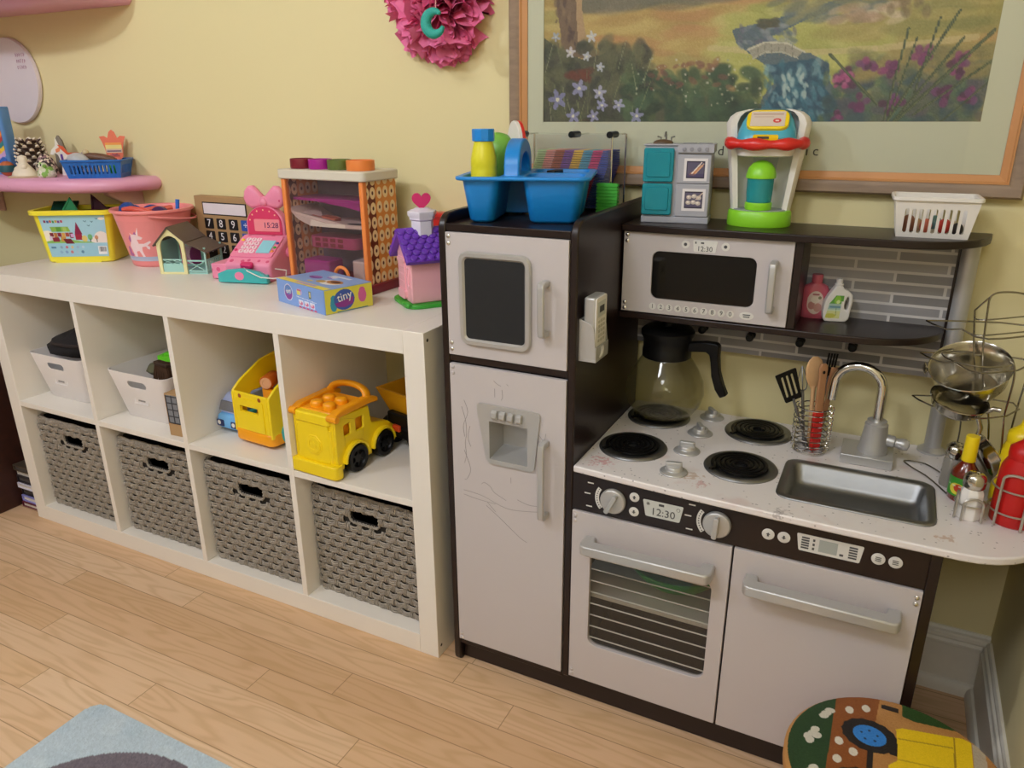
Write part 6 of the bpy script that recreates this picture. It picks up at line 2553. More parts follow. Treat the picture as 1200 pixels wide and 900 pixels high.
# ------------------------------------------------------------------ road play rug
rx0, rx1, ry0, ry1, rc = -.588, .46, -.447, -1.75, .035
cv = Canvas(1048, 1303, 330, '#bacad6')
cv.dabs(500, (0, 0, 1048, 1303), 26, ['#b2c5d2', '#c2d1dc', '#a9bfd0', '#c8d4dc'], .35, 1.4)
X0r, Y0r = 300, 300      # road bend centre
Dr = np.hypot(cv.X - X0r, cv.Y - 300)
road = (np.abs(Dr - 187) < 74) & (cv.Y < 300) | ((np.abs(cv.X - 113) < 74) & (cv.Y >= 300)) | ((np.abs(cv.X - 487) < 74) & (cv.Y >= 300) & (cv.Y < 900)) | ((np.abs(cv.Y - 960) < 74) & (cv.X > 413))
cv.paint(road, '#6e6670')
cv.dabs(0, (0, 0, 1, 1), 1, ['#fff'])
cv.a += (RNG.normal(size=cv.a.shape[:2]) * .02)[..., None]
for k in range(11):
    a = math.radians(190 + 160 * k / 10)
    cv.line((X0r + 187 * math.cos(a) - 15 * math.sin(a), 300 + 187 * math.sin(a) + 15 * math.cos(a)), (X0r + 187 * math.cos(a) + 15 * math.sin(a), 300 + 187 * math.sin(a) - 15 * math.cos(a)), 9, '#e9e6ea')
for k in range(8):
    cv.rect(108, 330 + k * 90, 118, 372 + k * 90, '#e9e6ea')
rug = thing('road_rug', 'light blue play rug printed with a grey road on the oak floor', 'rug', ((rx0 + rx1) / 2, (ry0 + ry1) / 2, 0))
mb = MB()
mb.prism(rrect((rx0 + rx1) / 2, (ry0 + ry1) / 2, rx1 - rx0, ry0 - ry1, rc, 8), .0002, .0055, 'z')
mb.build('rug_backing', mat('blue grey rug edge', '#9cb5c4', .9), rug, True, bevel=.0015)


def rmask(u, v):
    x, y = rx0 + u * (rx1 - rx0), ry0 + v * (ry1 - ry0)
    ax, ay = max(0, abs(x - (rx0 + rx1) / 2) - (rx1 - rx0) / 2 + rc), max(0, abs(y - (ry0 + ry1) / 2) - (ry0 - ry1) / 2 + rc)
    return math.hypot(ax, ay) < rc


cv.build('road_print', lambda u, v: (rx0 + u * (rx1 - rx0), ry0 + v * (ry1 - ry0), .0062), print_mat('printed rug pile', .95, bump=.6), rug, True, mask=rmask)
# ------------------------------------------------------------------ on top of the fridge tower
ZF = 1.0015
M_cad = mat('azure blue plastic', '#1684d6', .38, var=.02)
cd = thing('caddy', 'azure blue two-bin plastic caddy with arched handle on the fridge tower', 'caddy', (.157, .158, ZF), math.radians(17))
cd.scale = (.90, .96, .97)


def cup_shell(mb, x0, x1, y0, y1, H, grow, r, t=.0028):
    """open tapered bin between the given top limits"""
    cx, cy = (x0 + x1) / 2, (y0 + y1) / 2
    f = lambda g, z, r_: [(x, y, z) for x, y in rrect(cx, cy, x1 - x0 - 2 * g, y1 - y0 - 2 * g, r_, 6)]
    mb.loft([f(grow + .006, 0, r * .8), f(grow, .006, r * .85), f(0, H, r), f(t, H, r - t), f(grow + t, .006, r * .8)], True, True)


CH = .086
for k, (x0, x1, y0, y1) in enumerate(((-.126, -.046, -.108, .108), (.000, .126, -.108, -.006), (.000, .126, .004, .108))):
    mb = MB()
    cup_shell(mb, x0, x1, y0, y1, CH, .013, .020)
    mb.build('bin', M_cad, cd, angle=45)
mb = MB()
holes = [rrect(-.086, 0, .074, .210, .018), rrect(.063, -.057, .120, .096, .018), rrect(.063, .056, .120, .098, .018)]
mb.plate(rrect(0, 0, .278, .236, .028, 8), holes, CH - .006, CH + .001, 'z')
mb.build('rim', M_cad, cd, bevel=.0025)
mb = MB()
ho_, hi_ = [], []
for i in range(21):
    a = PI * i / 20
    ho_.append((.084 * math.cos(a), CH + .008 + .058 * math.sin(a) ** .85))
    hi_.append((.055 * math.cos(a), CH + .002 + .038 * math.sin(a) ** .8))
prof = [(.089, CH - .002)] + ho_ + [(-.089, CH - .002)] + [(-.055, CH - .002)] + hi_[::-1] + [(.055, CH - .002)]
mb.prism(prof, -.040, -.008, 'x')
mb.build('handle', M_cad, cd, bevel=.007, bseg=3)

CM = T(.157, .158, ZF) @ R(math.radians(17), 'Z') @ Matrix.Diagonal((.90, .96, .97, 1))
mb = MB()
mb.box(-.060, .014, .036, .046, .004, CH - .004)
mb.build('middle_web', M_cad, cd, bevel=.002)
yb_ = thing('plastic_bottle', 'yellow plastic bottle with blue screw cap standing in the blue caddy', 'bottle', CM @ Vector((-.0875, -.055, .010)))
yb_.scale = (.89, .89, .94)
mb = MB()
mb.lathe([(.022, 0), (.0265, .004), (.0275, .020), (.0275, .088), (.0265, .093), (.0275, .098), (.0265, .112), (.0225, .130), (.0195, .142), (.0195, .146), (.0001, .146)], seg=32)
mb.build('bottle_body', mat('lemon lime plastic', '#dcd528', .35), yb_, angle=50)
mb = MB()
prof = [(.0225, .143), (.0235, .145), (.0235, .164), (.0225, .166), (.0001, .166)]
mb.lathe(prof, seg=10)
mb.build('cap', M_cad, yb_, angle=20)
gb_ = thing('plastic_bottle', 'green plastic bottle leaning behind the yellow one in the blue caddy', 'bottle', CM @ Vector((-.094, .018, .014)))
mb = MB()
mb.at(R(math.radians(17), 'Z') @ R(math.radians(7), 'Y') @ R(math.radians(-18), 'X'))
mb.lathe([(.020, 0), (.024, .004), (.027, .090), (.031, .100), (.031, .120), (.027, .136), (.018, .146), (.0001, .147)], seg=28)
mb.at()
mb.build('bottle_body', mat('moss green plastic', '#76b345', .4), gb_, angle=50)
kn = thing('toy_board', 'white and red rounded toy board standing in the blue caddy behind its handle', 'toy', CM @ Vector((-.046, .084, .0005)), math.radians(-40))
mb = MB()
bp_ = [(-.030, 0), (.030, 0), (.032, .09)] + [(.032 * math.cos(a), .130 + .048 * math.sin(a)) for a in [PI * i / 12 for i in range(13)]] + [(-.032, .09)]
mb.prism([(x, z) for x, z in bp_], -.004, .004, 'y')
mb.build('white_side', M_wht, kn, bevel=.001)
mb = MB()
mb.prism([(x * 1.0, z) for x, z in bp_], .0042, .0105, 'y')
mb.build('red_back', M_red, kn, bevel=.001)
tag(pebble('red_toy', 'crimson round toy low in the right bin of the blue caddy', mat('crimson plastic', '#c2274a', .4), CM @ Vector((.055, -.060, .050)), (.030, .028, .022)), None, 'toy')
bpy.context.scene.objects['red_toy'].pop('group', None)
bk_ = tag(MB().box(-.009, .009, -.022, .022, 0, .080).build('black_clip', M_black, bevel=.002), 'small black clip standing in the rear bin of the blue caddy', 'clip')
bk_.location = CM @ Vector((.050, .040, .0075))

# clear rack of coloured ribbed sheets
M_acr = glassy('clear acrylic', '#fbfbfa', .03, .05)
RX0, RX1, RY0, RY1, RZ1 = .060, .272, .300, .388, 1.152
rk_ = thing('clear_sheet_rack', 'clear acrylic rack with black corner grips behind the blue caddy', 'rack', ((RX0 + RX1) / 2, (RY0 + RY1) / 2, ZF))
for y in (RY0, RY1):
    mb = MB()
    mb.box(RX0, RX1, y - .001, y + .001, ZF + .002, RZ1)
    mb.build('clear_panel', M_acr, rk_, True)
for y in (RY0, RY1):
    for x in (RX0, RX1):
        mb = MB()
        mb.cyl((x, y, ZF + .001), (x, y, RZ1), .0022, .0022, 10)
        mb.build('chrome_post', M_chrome, rk_, True)
for x in (RX0 + .006, (RX0 + RX1) / 2 + .02, RX1 - .004):
    for z in (RZ1, ZF + .0075):
        mb = MB()
        mb.cyl((x, RY0 - .004, z), (x, RY1 + .004, z), .0018, .0018, 8)
        mb.m(1).cyl((x, RY0 - .006, z), (x, RY0 + .034, z), .0066, .0066, 12)
        mb.build('cross_bar', [M_chrome, M_black], rk_, True)
cols = [('pale green', '#b9d9a0'), ('salmon pink', '#eaa39b'), ('terracotta', '#b4633f'), ('violet', '#8650a3'), ('golden yellow', '#e8b63c'), ('blue teal', '#4e93ad'), ('raspberry', '#c22763'), ('navy', '#1e2f95')]
for i, (nm, c) in enumerate(cols):
    mb = MB()
    x = RX0 + .020 + i * .0208
    W_ = .0205
    z0, z1 = ZF + .012, RZ1 - .022
    lean = .038
    # leaning bundle: a parallelogram of stacked ribs
    nr = 26
    for k in range(nr):
        za, zb = z0 + (z1 - z0) * k / nr, z0 + (z1 - z0) * (k + .72) / nr
        t = k / nr
        xa = x - .012 + lean * t
        xb = RX1 - .010
        mb.box(xa, min(xa + W_, xb), RY0 + .008, RY1 - .008, za, zb)
    mb.box(x - .006, x + .010, RY0 + .012, RY1 - .012, z0, z0 + .004)
    o = mb.build('ribbed_strips', mat('ribbed ' + nm, c, .45), None)
    o.data.transform(T(-x, -(RY0 + RY1) / 2, -z0))
    o.location = (x, (RY0 + RY1) / 2, z0 - .008)
    tag(o, nm + ' band of stacked ribbed strips in the clear rack', 'strips', 'ribbed strips in the clear rack')
mb = MB()
for k in range(9):
    mb.box(-.022, .022, -.006, .006, k * .0065, k * .0065 + .0048)
mb.box(-.020, .020, -.004, .004, 0, .058)
o = tag(mb.build('ribbed_pad', mat('bright leaf green', '#52bd4a', .4)), 'bright green ribbed pad in front of the clear rack at its right end', 'pad')
o.location = (.272, .284, ZF + .0005)

# ------------------------------------------------------------------ mini kitchen on the top shelf
ZTS = .9872
M_lgrey = mat('light grey plastic', '#a9aab4', .4, var=.02)
M_clteal = glassy('clear teal plastic', '#2fb0c2', .6, .08)
mk = thing('mini_toy_kitchen', 'small grey doll kitchen with clear teal fridge doors and a brown sink tap', 'doll kitchen', (.405, .322, ZTS), math.radians(8))
MW, MD, MH = .128, .062, .146
mb = MB()
mb.box(-MW / 2, MW / 2, -MD / 2 + .002, MD / 2, .012, MH)
mb.box(-MW / 2 - .0015, MW / 2 + .0015, -MD / 2 - .001, MD / 2, 0, .013)
mb.build('body', M_lgrey, mk, bevel=.0015)
mb = MB()
mb.box(-MW / 2 - .002, -.001, -MD / 2 - .001, MD / 2 + .001, MH, MH + .003)
mb.build('sink_top', M_lgrey, mk, bevel=.001)
mb = MB()
mb.box(.000, MW / 2 + .003, -MD / 2 - .006, MD / 2 + .001, MH - .012, MH + .003)
mb.m(1)
for k in range(4):
    mb.at(T(.012 + k * .014, -MD / 2 - .006, MH - .006) @ FRONT).lathe([(.004, 0), (.004, .002), (.0001, .0025)], seg=10)
mb.at()
for k in range(2):
    mb.lathe([(.013, 0), (.013, .0015), (.0001, .0016)], (.018 + k * .030, 0, MH + .003), 20)
mb.build('stove_top', [M_lgrey, mat('mid grey plastic', '#8c8d97', .4)], mk)
for k, (z0, z1) in enumerate(((.016, .076), (.079, MH - .004))):
    mb = MB()
    mb.loft([[(x, y, z) for x, z in rrect(-.0355, (z0 + z1) / 2, .058 - i, z1 - z0 - i, .004)] for y, i in ((-MD / 2 + .002, 0), (-MD / 2 - .006, 0), (-MD / 2 - .0075, .003))])
    mb.loft([[(x, y, z) for x, z in rrect(-.0355, (z0 + z1) / 2 + .001, .046 - i, z1 - z0 - .016 - i, .004)] for y, i in ((-MD / 2 - .007, 0), (-MD / 2 - .0095, .002))])
    mb.build('teal_door', M_clteal, mk)
    mb = MB()
    mb.box(.0005, MW / 2 - .001, -MD / 2 - .002, -MD / 2 + .002, z0 - .002 + (0 if k == 0 else .0), z1 - (.004 if k else 0) - (.008 if k else 0))
    od = mb.build('oven_door', M_lgrey, mk, bevel=.001)
    cv = Canvas(46, 42, 60, '#e6e2e4')
    cv.rect(5, 5, 41, 37, '#2c2440')
    cv.rect(7, 8, 39, 34, '#5b5670'); 
    if k:
        cv.poly([(10, 30), (34, 12), (38, 14), (20, 32)], '#c98a62'); cv.line((16, 28), (34, 8), 2, '#efe6dc'); cv.line((22, 30), (38, 10), 1.6, '#d9b79c'); cv.rect(7, 28, 39, 34, '#453a66', .6)
    else:
        for (x, y) in ((14, 16), (24, 14), (33, 17), (13, 26), (23, 25), (32, 27)):
            cv.ell(x, y, 5, 4, '#c9bcb2'); cv.ell(x - 1, y - 1, 2.5, 1.8, '#efe6dc')
        cv.line((28, 20), (40, 8), 2, '#d8c2b0')
    zc_ = (z0 + z1) / 2 - (.008 if k else 0)
    cv.build('food_sticker', plane_pos((.013, -MD / 2 - .0024, zc_ + .021), (.044, 0, 0), (0, 0, -.042)), M_lite, od)
mb = MB()
mb.ball((-.034, 0, MH + .004), .020, sz=.35, sy=.7)
mb.build('dish_heap', mat('dark bronze dishes', '#5b4632', .35, var=.3, vscale=150), mk)
mb = MB()
mb.cyl((-.030, .010, MH + .003), (-.030, .010, MH + .020), .002, .0017, 8)
mb.tube([(-.030, .010, MH + .019), (-.030, .004, MH + .024), (-.030, -.006, MH + .022), (-.030, -.010, MH + .016)], .0015, 8)
for sx in (-1, 1):
    mb.tube([(-.030 + sx * .010, .010, MH + .003), (-.030 + sx * .010, .010, MH + .014), (-.030 + sx * .017, .008, MH + .016)], .0015, 8)
mb.build('tap', M_steel, mk)

# ------------------------------------------------------------------ toy coffee maker
cm = thing('toy_coffee_maker', 'white toy coffee maker with lime base, blue lid and red lever', 'toy coffee maker', (.563, .338, ZTS), math.radians(6))
M_limeg = mat('lime green plastic', '#8fd92f', .35, var=.02)
M_tealb = mat('sky teal plastic', '#4aabc6', .3, var=.03)
mb = MB()
P = lambda r, z: [(x, y * .80, z) for x, y in ell(0, 0, r, r, 40)]
mb.loft([P(.058, 0), P(.0595, .003), P(.0585, .026), P(.056, .029), P(.030, .029)])
mb.build('lime_base', M_limeg, cm, angle=45)
mb = MB()
mb.prism(ell(0, -.004, .048, .034, 32), .0285, .0305, 'z')
mb.build('drip_tray', mat('grey drip tray', '#9da1a6', .4), cm, bevel=.0006)
# hollow back shell: two flaring side cheeks and a back wall, widening to the top
def shell_pt(a, z, k):
    w = (.052 + .025 * (z / .19)) * k
    return (w * math.cos(a), .010 + (.036 + .004 * z / .19) * k * math.sin(a), z)


mb = MB()
L = []
for z in (.027, .06, .10, .135, .165, .186):
    ring = []
    for i in range(17):
        a = -.50 + (PI + 1.0) * i / 16
        x, y, _ = shell_pt(a, z, 1.0)
        ring.append((x, y, z))
    for i in range(17):
        a = PI + .50 - (PI + 1.0) * i / 16
        x, y, _ = shell_pt(a, z, .82)
        ring.append((x, y, z))
    L.append(ring)
for z, s_ in ((.198, .92), (.206, .78), (.211, .5)):
    L.append([(x * s_, .012 + (y - .012) * s_, z) for x, y, _ in L[5]])
mb.loft(L)
mb.build('white_shell', M_whs, cm, angle=45)
mb = MB()
for ring, n in ((0, 1), (.0055, 6), (.011, 12)):
    for i in range(n):
        a = 2 * PI * i / n
        mb.at(T(.006 + ring * math.cos(a), .0405, .120 + ring * math.sin(a)) @ FRONT).prism(ell(0, 0, .0013, .0013, 8), -.002, .0003, 'z')
mb.at()
o = mb.build('speaker_hole', mat('grey speaker holes', '#6f7074', .6), cm)
mb = MB()
mb.box(-.044, .044, .0385, .042, .03, .17)
mb.build('inner_wall', mat('pale grey plastic', '#c6cacd', .4), cm)
# brew head
Hh = lambda k, z, yc=-.008: [(x * 1.0, yc + y * .88, z) for x, y in rrect(0, 0, .112 * k, .100 * k, .034 * k, 8)]
mb = MB()
mb.loft([Hh(.80, .128), Hh(.88, .130), Hh(.92, .138), Hh(.92, .142)])
mb.build('head_rim', M_whs, cm, angle=45)
mb = MB()
mb.loft([Hh(.90, .1405), Hh(.93, .143), Hh(.94, .160), Hh(.90, .174, -.002), Hh(.80, .190, .006), Hh(.66, .204, .014), Hh(.5, .207, .016)])
mb.build('blue_lid', M_tealb, cm, angle=50)
mb = MB()
tilt = T(0, -.0285, .1905) @ R(math.radians(44), 'X')
mb.at(tilt).prism(rrect(0, .002, .074, .046, .016, 6), -.006, .0030, 'z').at()
mb.build('yellow_panel', M_yel, cm, bevel=.0015)
cv = Canvas(60, 42, 60, '#d9c8bb')
cv.rect(0, 0, 60, 42, '#dccdc0')
cv.rect(4, 6, 56, 10, '#c0a394'); cv.rect(6, 14, 40, 17, '#cdb8aa')
cv.ell(46, 26, 7, 6, '#d23b3b'); cv.rect(43, 24, 49, 28, '#f3d9d4')
cv.build('panel_sticker', lambda u, v: tilt @ Vector((-.030 + .060 * u, .020 - .036 * v, .0034)), M_lite, cm)
mb = MB()
mb.at(T(0, -.054, .163) @ R(math.radians(12), 'X') @ FRONT).prism(rrect(0, 0, .044, .009, .003), -.001, .003, 'z')
mb.m(1).box(-.014, .006, -.002, .002, .0028, .0034).at()
mb.build('yellow_badge', [M_yel, M_ink], cm)
mb = MB()
pts = [(-.066, .006, .152), (-.066, -.020, .152), (-.058, -.046, .152), (-.034, -.058, .151), (0, -.062, .1505), (.034, -.058, .151), (.058, -.046, .152), (.066, -.020, .152), (.066, .006, .152)]
Q = []
for i in range(len(pts) - 1):
    for k in range(4):
        Q.append(Vector(pts[i]).lerp(Vector(pts[i + 1]), k / 4))
Q.append(Vector(pts[-1]))
mb.tube(Q, [.0095 + .0022 * math.cos(i * .9) for i in range(len(Q))], 12)
mb.build('red_lever', M_red, cm, angle=60)
for sx in (-1, 1):
    mb = MB()
    mb.cyl((sx * .054, .006, .156), (sx * .070, .006, .156), .012, .011, 18)
    mb.build('lever_hinge', M_red, cm, bevel=.002)

cp = thing('toy_cup', 'clear teal toy cup with lime dome lid inside the toy coffee maker', 'cup', (.562, .322, ZTS + .0307))
mb = MB()
mb.lathe([(.0235, 0), (.0245, .002), (.0250, .012), (.0245, .014), (.0001, .014)], seg=28)
mb.build('cup_foot', M_limeg, cp, angle=45)
mb = MB()
mb.lathe([(.0225, .0142), (.0240, .030), (.0245, .058), (.0225, .058), (.0205, .0165), (.0001, .0162)], seg=28, cap1=False)
mb.build('cup_body', glassy('clear teal cup', '#45c6cc', .5, .08), cp, angle=45)
mb = MB()
mb.lathe([(.0270, .0582), (.0275, .061), (.0268, .066), (.0240, .076), (.0170, .085), (.0080, .0895), (.0001, .0905)], seg=28)
mb.build('dome_lid', M_limeg, cp, angle=50)

# ------------------------------------------------------------------ white slotted basket on the top shelf
wk = thing('white_basket', 'small white slotted plastic basket of odds and ends on the dark top shelf', 'basket', (.858, .322, ZTS), math.radians(3))
mb = MB()
slotted(mb, .110, .066, .066, .010, 9, .0062, .008, .050)
mb.build('basket_wall', M_wht, wk)
mb = MB()
mb.plate(rrect(0, 0, .110 + .028, .066 + .028, .010, 4), [rrect(0, 0, .110 + .017, .066 + .017, .006, 4)], .062, .069, 'z')
mb.build('rim', M_wht, wk, bevel=.0015)
random.seed(12)
for i, (nm, c, x, y, z, s_) in enumerate((('brown', '#8a5a42', -.038, -.014, .018, (.012, .012, .016)), ('sand', '#c9a47c', -.024, .004, .014, (.012, .010, .012)), ('coral', '#c96a52', -.010, -.014, .016, (.010, .010, .012)), ('teal', '#6f9a9a', .004, .004, .020, (.011, .010, .012)),
                                          ('scarlet', '#c43a30', .018, -.014, .016, (.011, .010, .013)), ('cream', '#dccfb4', .030, .004, .014, (.010, .010, .012)), ('black', '#2b2827', .038, -.016, .012, (.010, .009, .011)), ('olive', '#7d7a4a', -.032, .018, .014, (.010, .010, .012)))):
    p = T(.858, .322, ZTS + .0025) @ R(math.radians(3), 'Z') @ Vector((x, y, z))
    pebble('trinket', nm + ' coloured trinket inside the white slotted basket', mat('trinket ' + nm, c, .5), p, s_)['group'] = 'trinkets in the white basket'

# ------------------------------------------------------------------ bottles on the lower shelf
ZLS = .8100
M_rose = mat('dusty rose plastic', '#c95f72', .35, var=.02)
pb = thing('shampoo_bottle', 'dusty rose toy shampoo bottle with round label on the lower dark shelf', 'bottle', (.682, .362, ZLS), math.radians(10))
mb = MB()
sec = lambda k, z, d=1: [(x, y, z) for x, y in ell(0, 0, .0255 * k, .0125 * k * d, 28)]
mb.loft([sec(.90, 0), sec(.98, .002), sec(1, .010), sec(1, .046), sec(.95, .056), sec(.80, .064), sec(.50, .068, 1.6), sec(.40, .069, 1.9)])
mb.build('bottle_body', M_rose, pb, angle=50)
mb = MB()
mb.lathe([(.0095, .068), (.0102, .070), (.0102, .084), (.0095, .086), (.0001, .086)], seg=22)
mb.build('cap', M_rose, pb, angle=45)
cv = Canvas(30, 48, 36, '#e0b9b4')
cv.ell(15, 24, 14, 23, '#ead3cb')
cv.ell(9, 30, 6, 8, '#c98d8a'); cv.ell(20, 34, 7, 9, '#cf9a92'); cv.ell(15, 18, 8, 7, '#efe2d8'); cv.ell(22, 14, 3, 3, '#8f8f6a'); cv.rect(9, 6, 21, 9, '#b06a74')
cv.build('round_label', lambda u, v: (-.0155 + .031 * u, -.0132 + .0040 * ((u - .5) * 2) ** 2 * .85, .055 - .046 * v), M_lite, pb, mask=lambda u, v: ((u - .5) / .5) ** 2 + ((v - .5) / .5) ** 2 < 1)
db = thing('detergent_bottle', 'white toy detergent jug with green label and side grip on the lower dark shelf', 'bottle', (.724, .352, ZLS), math.radians(14))
mb = MB()
outl = [(-.021, 0), (.017, 0), (.022, .006), (.0235, .022), (.0255, .040), (.024, .053), (.016, .061), (.008, .064), (.005, .070), (-.008, .070), (-.012, .063), (-.020, .050), (-.025, .036), (-.0265, .020), (-.025, .006)]
hol = [(.0125, .025), (.0165, .022), (.0190, .034), (.0185, .046), (.0155, .050), (.0125, .042), (.0112, .032)]
mb.plate(outl, [hol], -.0105, .0105, 'y')
mb.build('jug_body', M_wht, db, bevel=.0034, bseg=3)
mb = MB()
mb.lathe([(.0078, 0), (.0082, .002), (.0082, .004), (.0062, .005), (.0062, .013), (.0055, .014), (.0001, .014)], (-.0015, 0, .069), 18)
mb.build('cap', M_wht, db, angle=45)
cv = Canvas(36, 50, 44, '#cfe0c4')
cv.rect(0, 0, 36, 18, '#5fa044'); cv.ell(20, 10, 9, 9, '#8cc63f'); cv.ell(22, 14, 5, 4, '#d8e9a0'); cv.rect(0, 18, 36, 30, '#a9c7bd'); cv.rect(3, 23, 30, 27, '#6d97a8'); cv.rect(0, 34, 36, 50, '#d9dc9a'); cv.ell(10, 44, 12, 5, '#c9c75a'); cv.line((20, 26), (22, 42), 1.2, '#7d9a5a')
cv.build('green_label', lambda u, v: (-.0215 + .030 * u + .008 * (1 - v) * (1 - u), -.0110, .052 - .045 * v), M_lite, db, mask=lambda u, v: (v > .35 or u > .35 - v) and not (u > .86 and v > .25))

# ------------------------------------------------------------------ coffee carafe on the rear left burner
ZB = CT1 + .0112
cf = thing('coffee_pot', 'round clear coffee carafe with black collar and handle on the rear burner', 'coffee pot', (.4055, .320, ZB))
mb = MB()
PR = [(.046, .0), (.062, .006), (.078, .028), (.084, .052), (.081, .078), (.070, .104), (.054, .128), (.046, .142), (.047, .158)]
mb.lathe(PR + [(r - .0022, max(z, .0022)) for r, z in PR[::-1]] + [(.0001, .0022)], seg=48, cap0=True, cap1=True)
mb.build('glass_bowl', glassy('clear carafe glass', '#f3f2ea', .015, .03), cf, angle=60)
mb = MB()
mb.lathe([(.0485, .132), (.0515, .134), (.0515, .150), (.0500, .154), (.0505, .172), (.0560, .182), (.0560, .190), (.049, .196), (.030, .198), (.0001, .198)], seg=40)
mb.build('collar', M_black, cf, angle=45)
mb = MB()
hd = R(math.radians(-6), 'Z')
mb.at(hd)
hp = [(.044, .150), (.050, .172), (.086, .178), (.108, .178), (.114, .172), (.114, .150), (.118, .118), (.128, .090), (.138, .070), (.124, .062), (.112, .078), (.102, .106), (.098, .136), (.094, .152), (.086, .156), (.056, .152)]
mb.prism(hp, -.009, .009, 'y')
mb.at()
mb.build('handle', M_black, cf, bevel=.003)
mb = MB()
mb.lathe([(.010, 0), (.013, .003), (.013, .010), (.009, .013), (.0001, .0135)], (0, 0, .198), 20)
mb.build('lid_knob', M_black, cf)

# ------------------------------------------------------------------ utensil holder with toy utensils
UX, UY = .7135, .285
uh = thing('utensil_holder', 'coiled chrome wire utensil holder beside the sink', 'utensil holder', (UX, UY, CT1))
mb = MB()
mb.tube([(.0305 * math.cos(2 * PI * i / 28), .0305 * math.sin(2 * PI * i / 28), .0022) for i in range(28)], .0020, 6, True)
for z in (.0022,):
    for k in range(3):
        a = PI * k / 3
        mb.tube([(.030 * math.cos(a), .030 * math.sin(a), z), (-.030 * math.cos(a), -.030 * math.sin(a), z)], .0013, 6)
mb.build('wire_foot', M_chrome, uh)
for k in range(9):
    mb = MB()
    mb.tube([(.0300 * math.cos(2 * PI * i / 28), .0300 * math.sin(2 * PI * i / 28), .006 + k * .0108) for i in range(28)], .0014, 6, True)
    mb.build('wire_ring', M_chrome, uh)
for k, a in enumerate((.1, PI - .1, PI / 2 + PI)):
    mb = MB()
    pts = []
    for i in range(90):
        t = i / 89
        b_ = 2 * PI * 8.5 * t
        c = Vector((.0315 * math.cos(a), .0315 * math.sin(a), .005 + .090 * t))
        pts.append(c + Vector((math.cos(a), math.sin(a), 0)) * .0045 * math.cos(b_) + Vector((0, 0, 1)) * .0045 * math.sin(b_))
    if k < 2:
        mb.tube(pts, .0011, 5)
        mb.build('wire_coil', M_chrome, uh)
M_wood = mat('pale beech wood', '#d3a878', .55, var=.08, vscale=40)
M_wood2 = mat('brown wood', '#a87852', .55, var=.08, vscale=40)
UT = 'utensils in the wire holder'


def utensil(name, label, cat, base, tip, parts):
    base, tip = Vector(base), Vector(tip)
    d = (tip - base).normalized()
    side = Vector((.83, .55, 0))
    side = (side - d * side.dot(d)).normalized()
    n = side.cross(d)
    M = Matrix((side, n, d)).transposed().to_4x4()
    M.translation = base
    t = thing(name, label, cat, base, 0, UT)
    L = (tip - base).length
    M0 = Matrix((side, n, d)).transposed().to_4x4()
    for pn, m_, fn in parts:
        mb = MB()
        mb.at(M0)
        fn(mb, L)
        mb.at()
        mb.build(pn, m_, t, angle=50)
    return t


def spat_head(mb, L):
    out = trap(-.017, .017, -.022, .022, L - .062, L, .003)
    slots = [rrect(x, L - .030, .0048, .044, .0022, 3) for x in (-.010, 0, .010)]
    mb.plate(out, slots, -.001, .001, 'y')


utensil('spatula', 'black slotted toy spatula leaning left in the wire holder', 'spatula', (UX - .004, UY + .004, CT1 + .005), (UX - .060, UY - .016, CT1 + .160),
        (('handle', M_steel, lambda mb, L: mb.tube([(0, 0, 0), (0, 0, L - .058)], .0028, 8)), ('slotted_head', M_black, spat_head)))


def spoon_head(mb, L):
    mb.loft([[(.018 * f * math.cos(a), .0035 * f * math.sin(a), z) for a in [2 * PI * i / 20 for i in range(20)]] for z, f in ((L - .066, .25), (L - .056, .62), (L - .040, .95), (L - .022, 1.0), (L - .008, .74), (L - .001, .30))])


utensil('wooden_spoon', 'pale round wooden toy spoon standing tallest in the wire holder', 'spoon', (UX - .002, UY + .010, CT1 + .005), (UX - .012, UY + .020, CT1 + .188),
        (('handle', M_wood, lambda mb, L: mb.tube([(0, 0, 0), (0, 0, L - .060)], .0042, 10)), ('spoon_head', M_wood, spoon_head)))


def red_grip(mb, L):
    mb.loft([[(x, y, z) for x, y in rrect(0, 0, .021 - i, .010 - i, .004)] for z, i in ((0, .003), (.004, 0), (.078, 0), (.082, .002))])


def wood_up(mb, L):
    mb.loft([[(x, y, z) for x, y in rrect(0, 0, w, .0075, .003)] for z, w in ((.078, .017), (.11, .0165), (.145, .015), (L - .010, .017), (L - .004, .015), (L, .010))])
    


utensil('red_handled_scraper', 'brown wooden toy scraper with red grip down in the wire holder', 'scraper', (UX + .010, UY - .006, CT1 + .005), (UX + .006, UY - .004, CT1 + .182),
        (('red_grip', M_red, red_grip), ('wood_blade', M_wood2, wood_up), ('hang_hole', M_black, lambda mb, L: mb.prism(ell(0, L - .016, .0026, .0034, 12), -.0042, .0042, 'y'))))
utensil('wooden_turner', 'brown wooden toy turner at the right of the wire holder', 'turner', (UX + .012, UY + .012, CT1 + .005), (UX + .026, UY + .020, CT1 + .170),
        (('handle', M_wood2, lambda mb, L: mb.loft([[(x, y, z) for x, y in rrect(0, 0, w, .006, .0025)] for z, w in ((0, .009), (.10, .010), (.13, .018), (L, .016))])),))


def fork_head(mb, L):
    mb.prism(rrect(0, L - .040, .020, .024, .004), -.0012, .0012, 'y')
    for k in range(4):
        x = -.0085 + k * .0057
        mb.box(x - .0014, x + .0014, -.0012, .0012, L - .034, L)


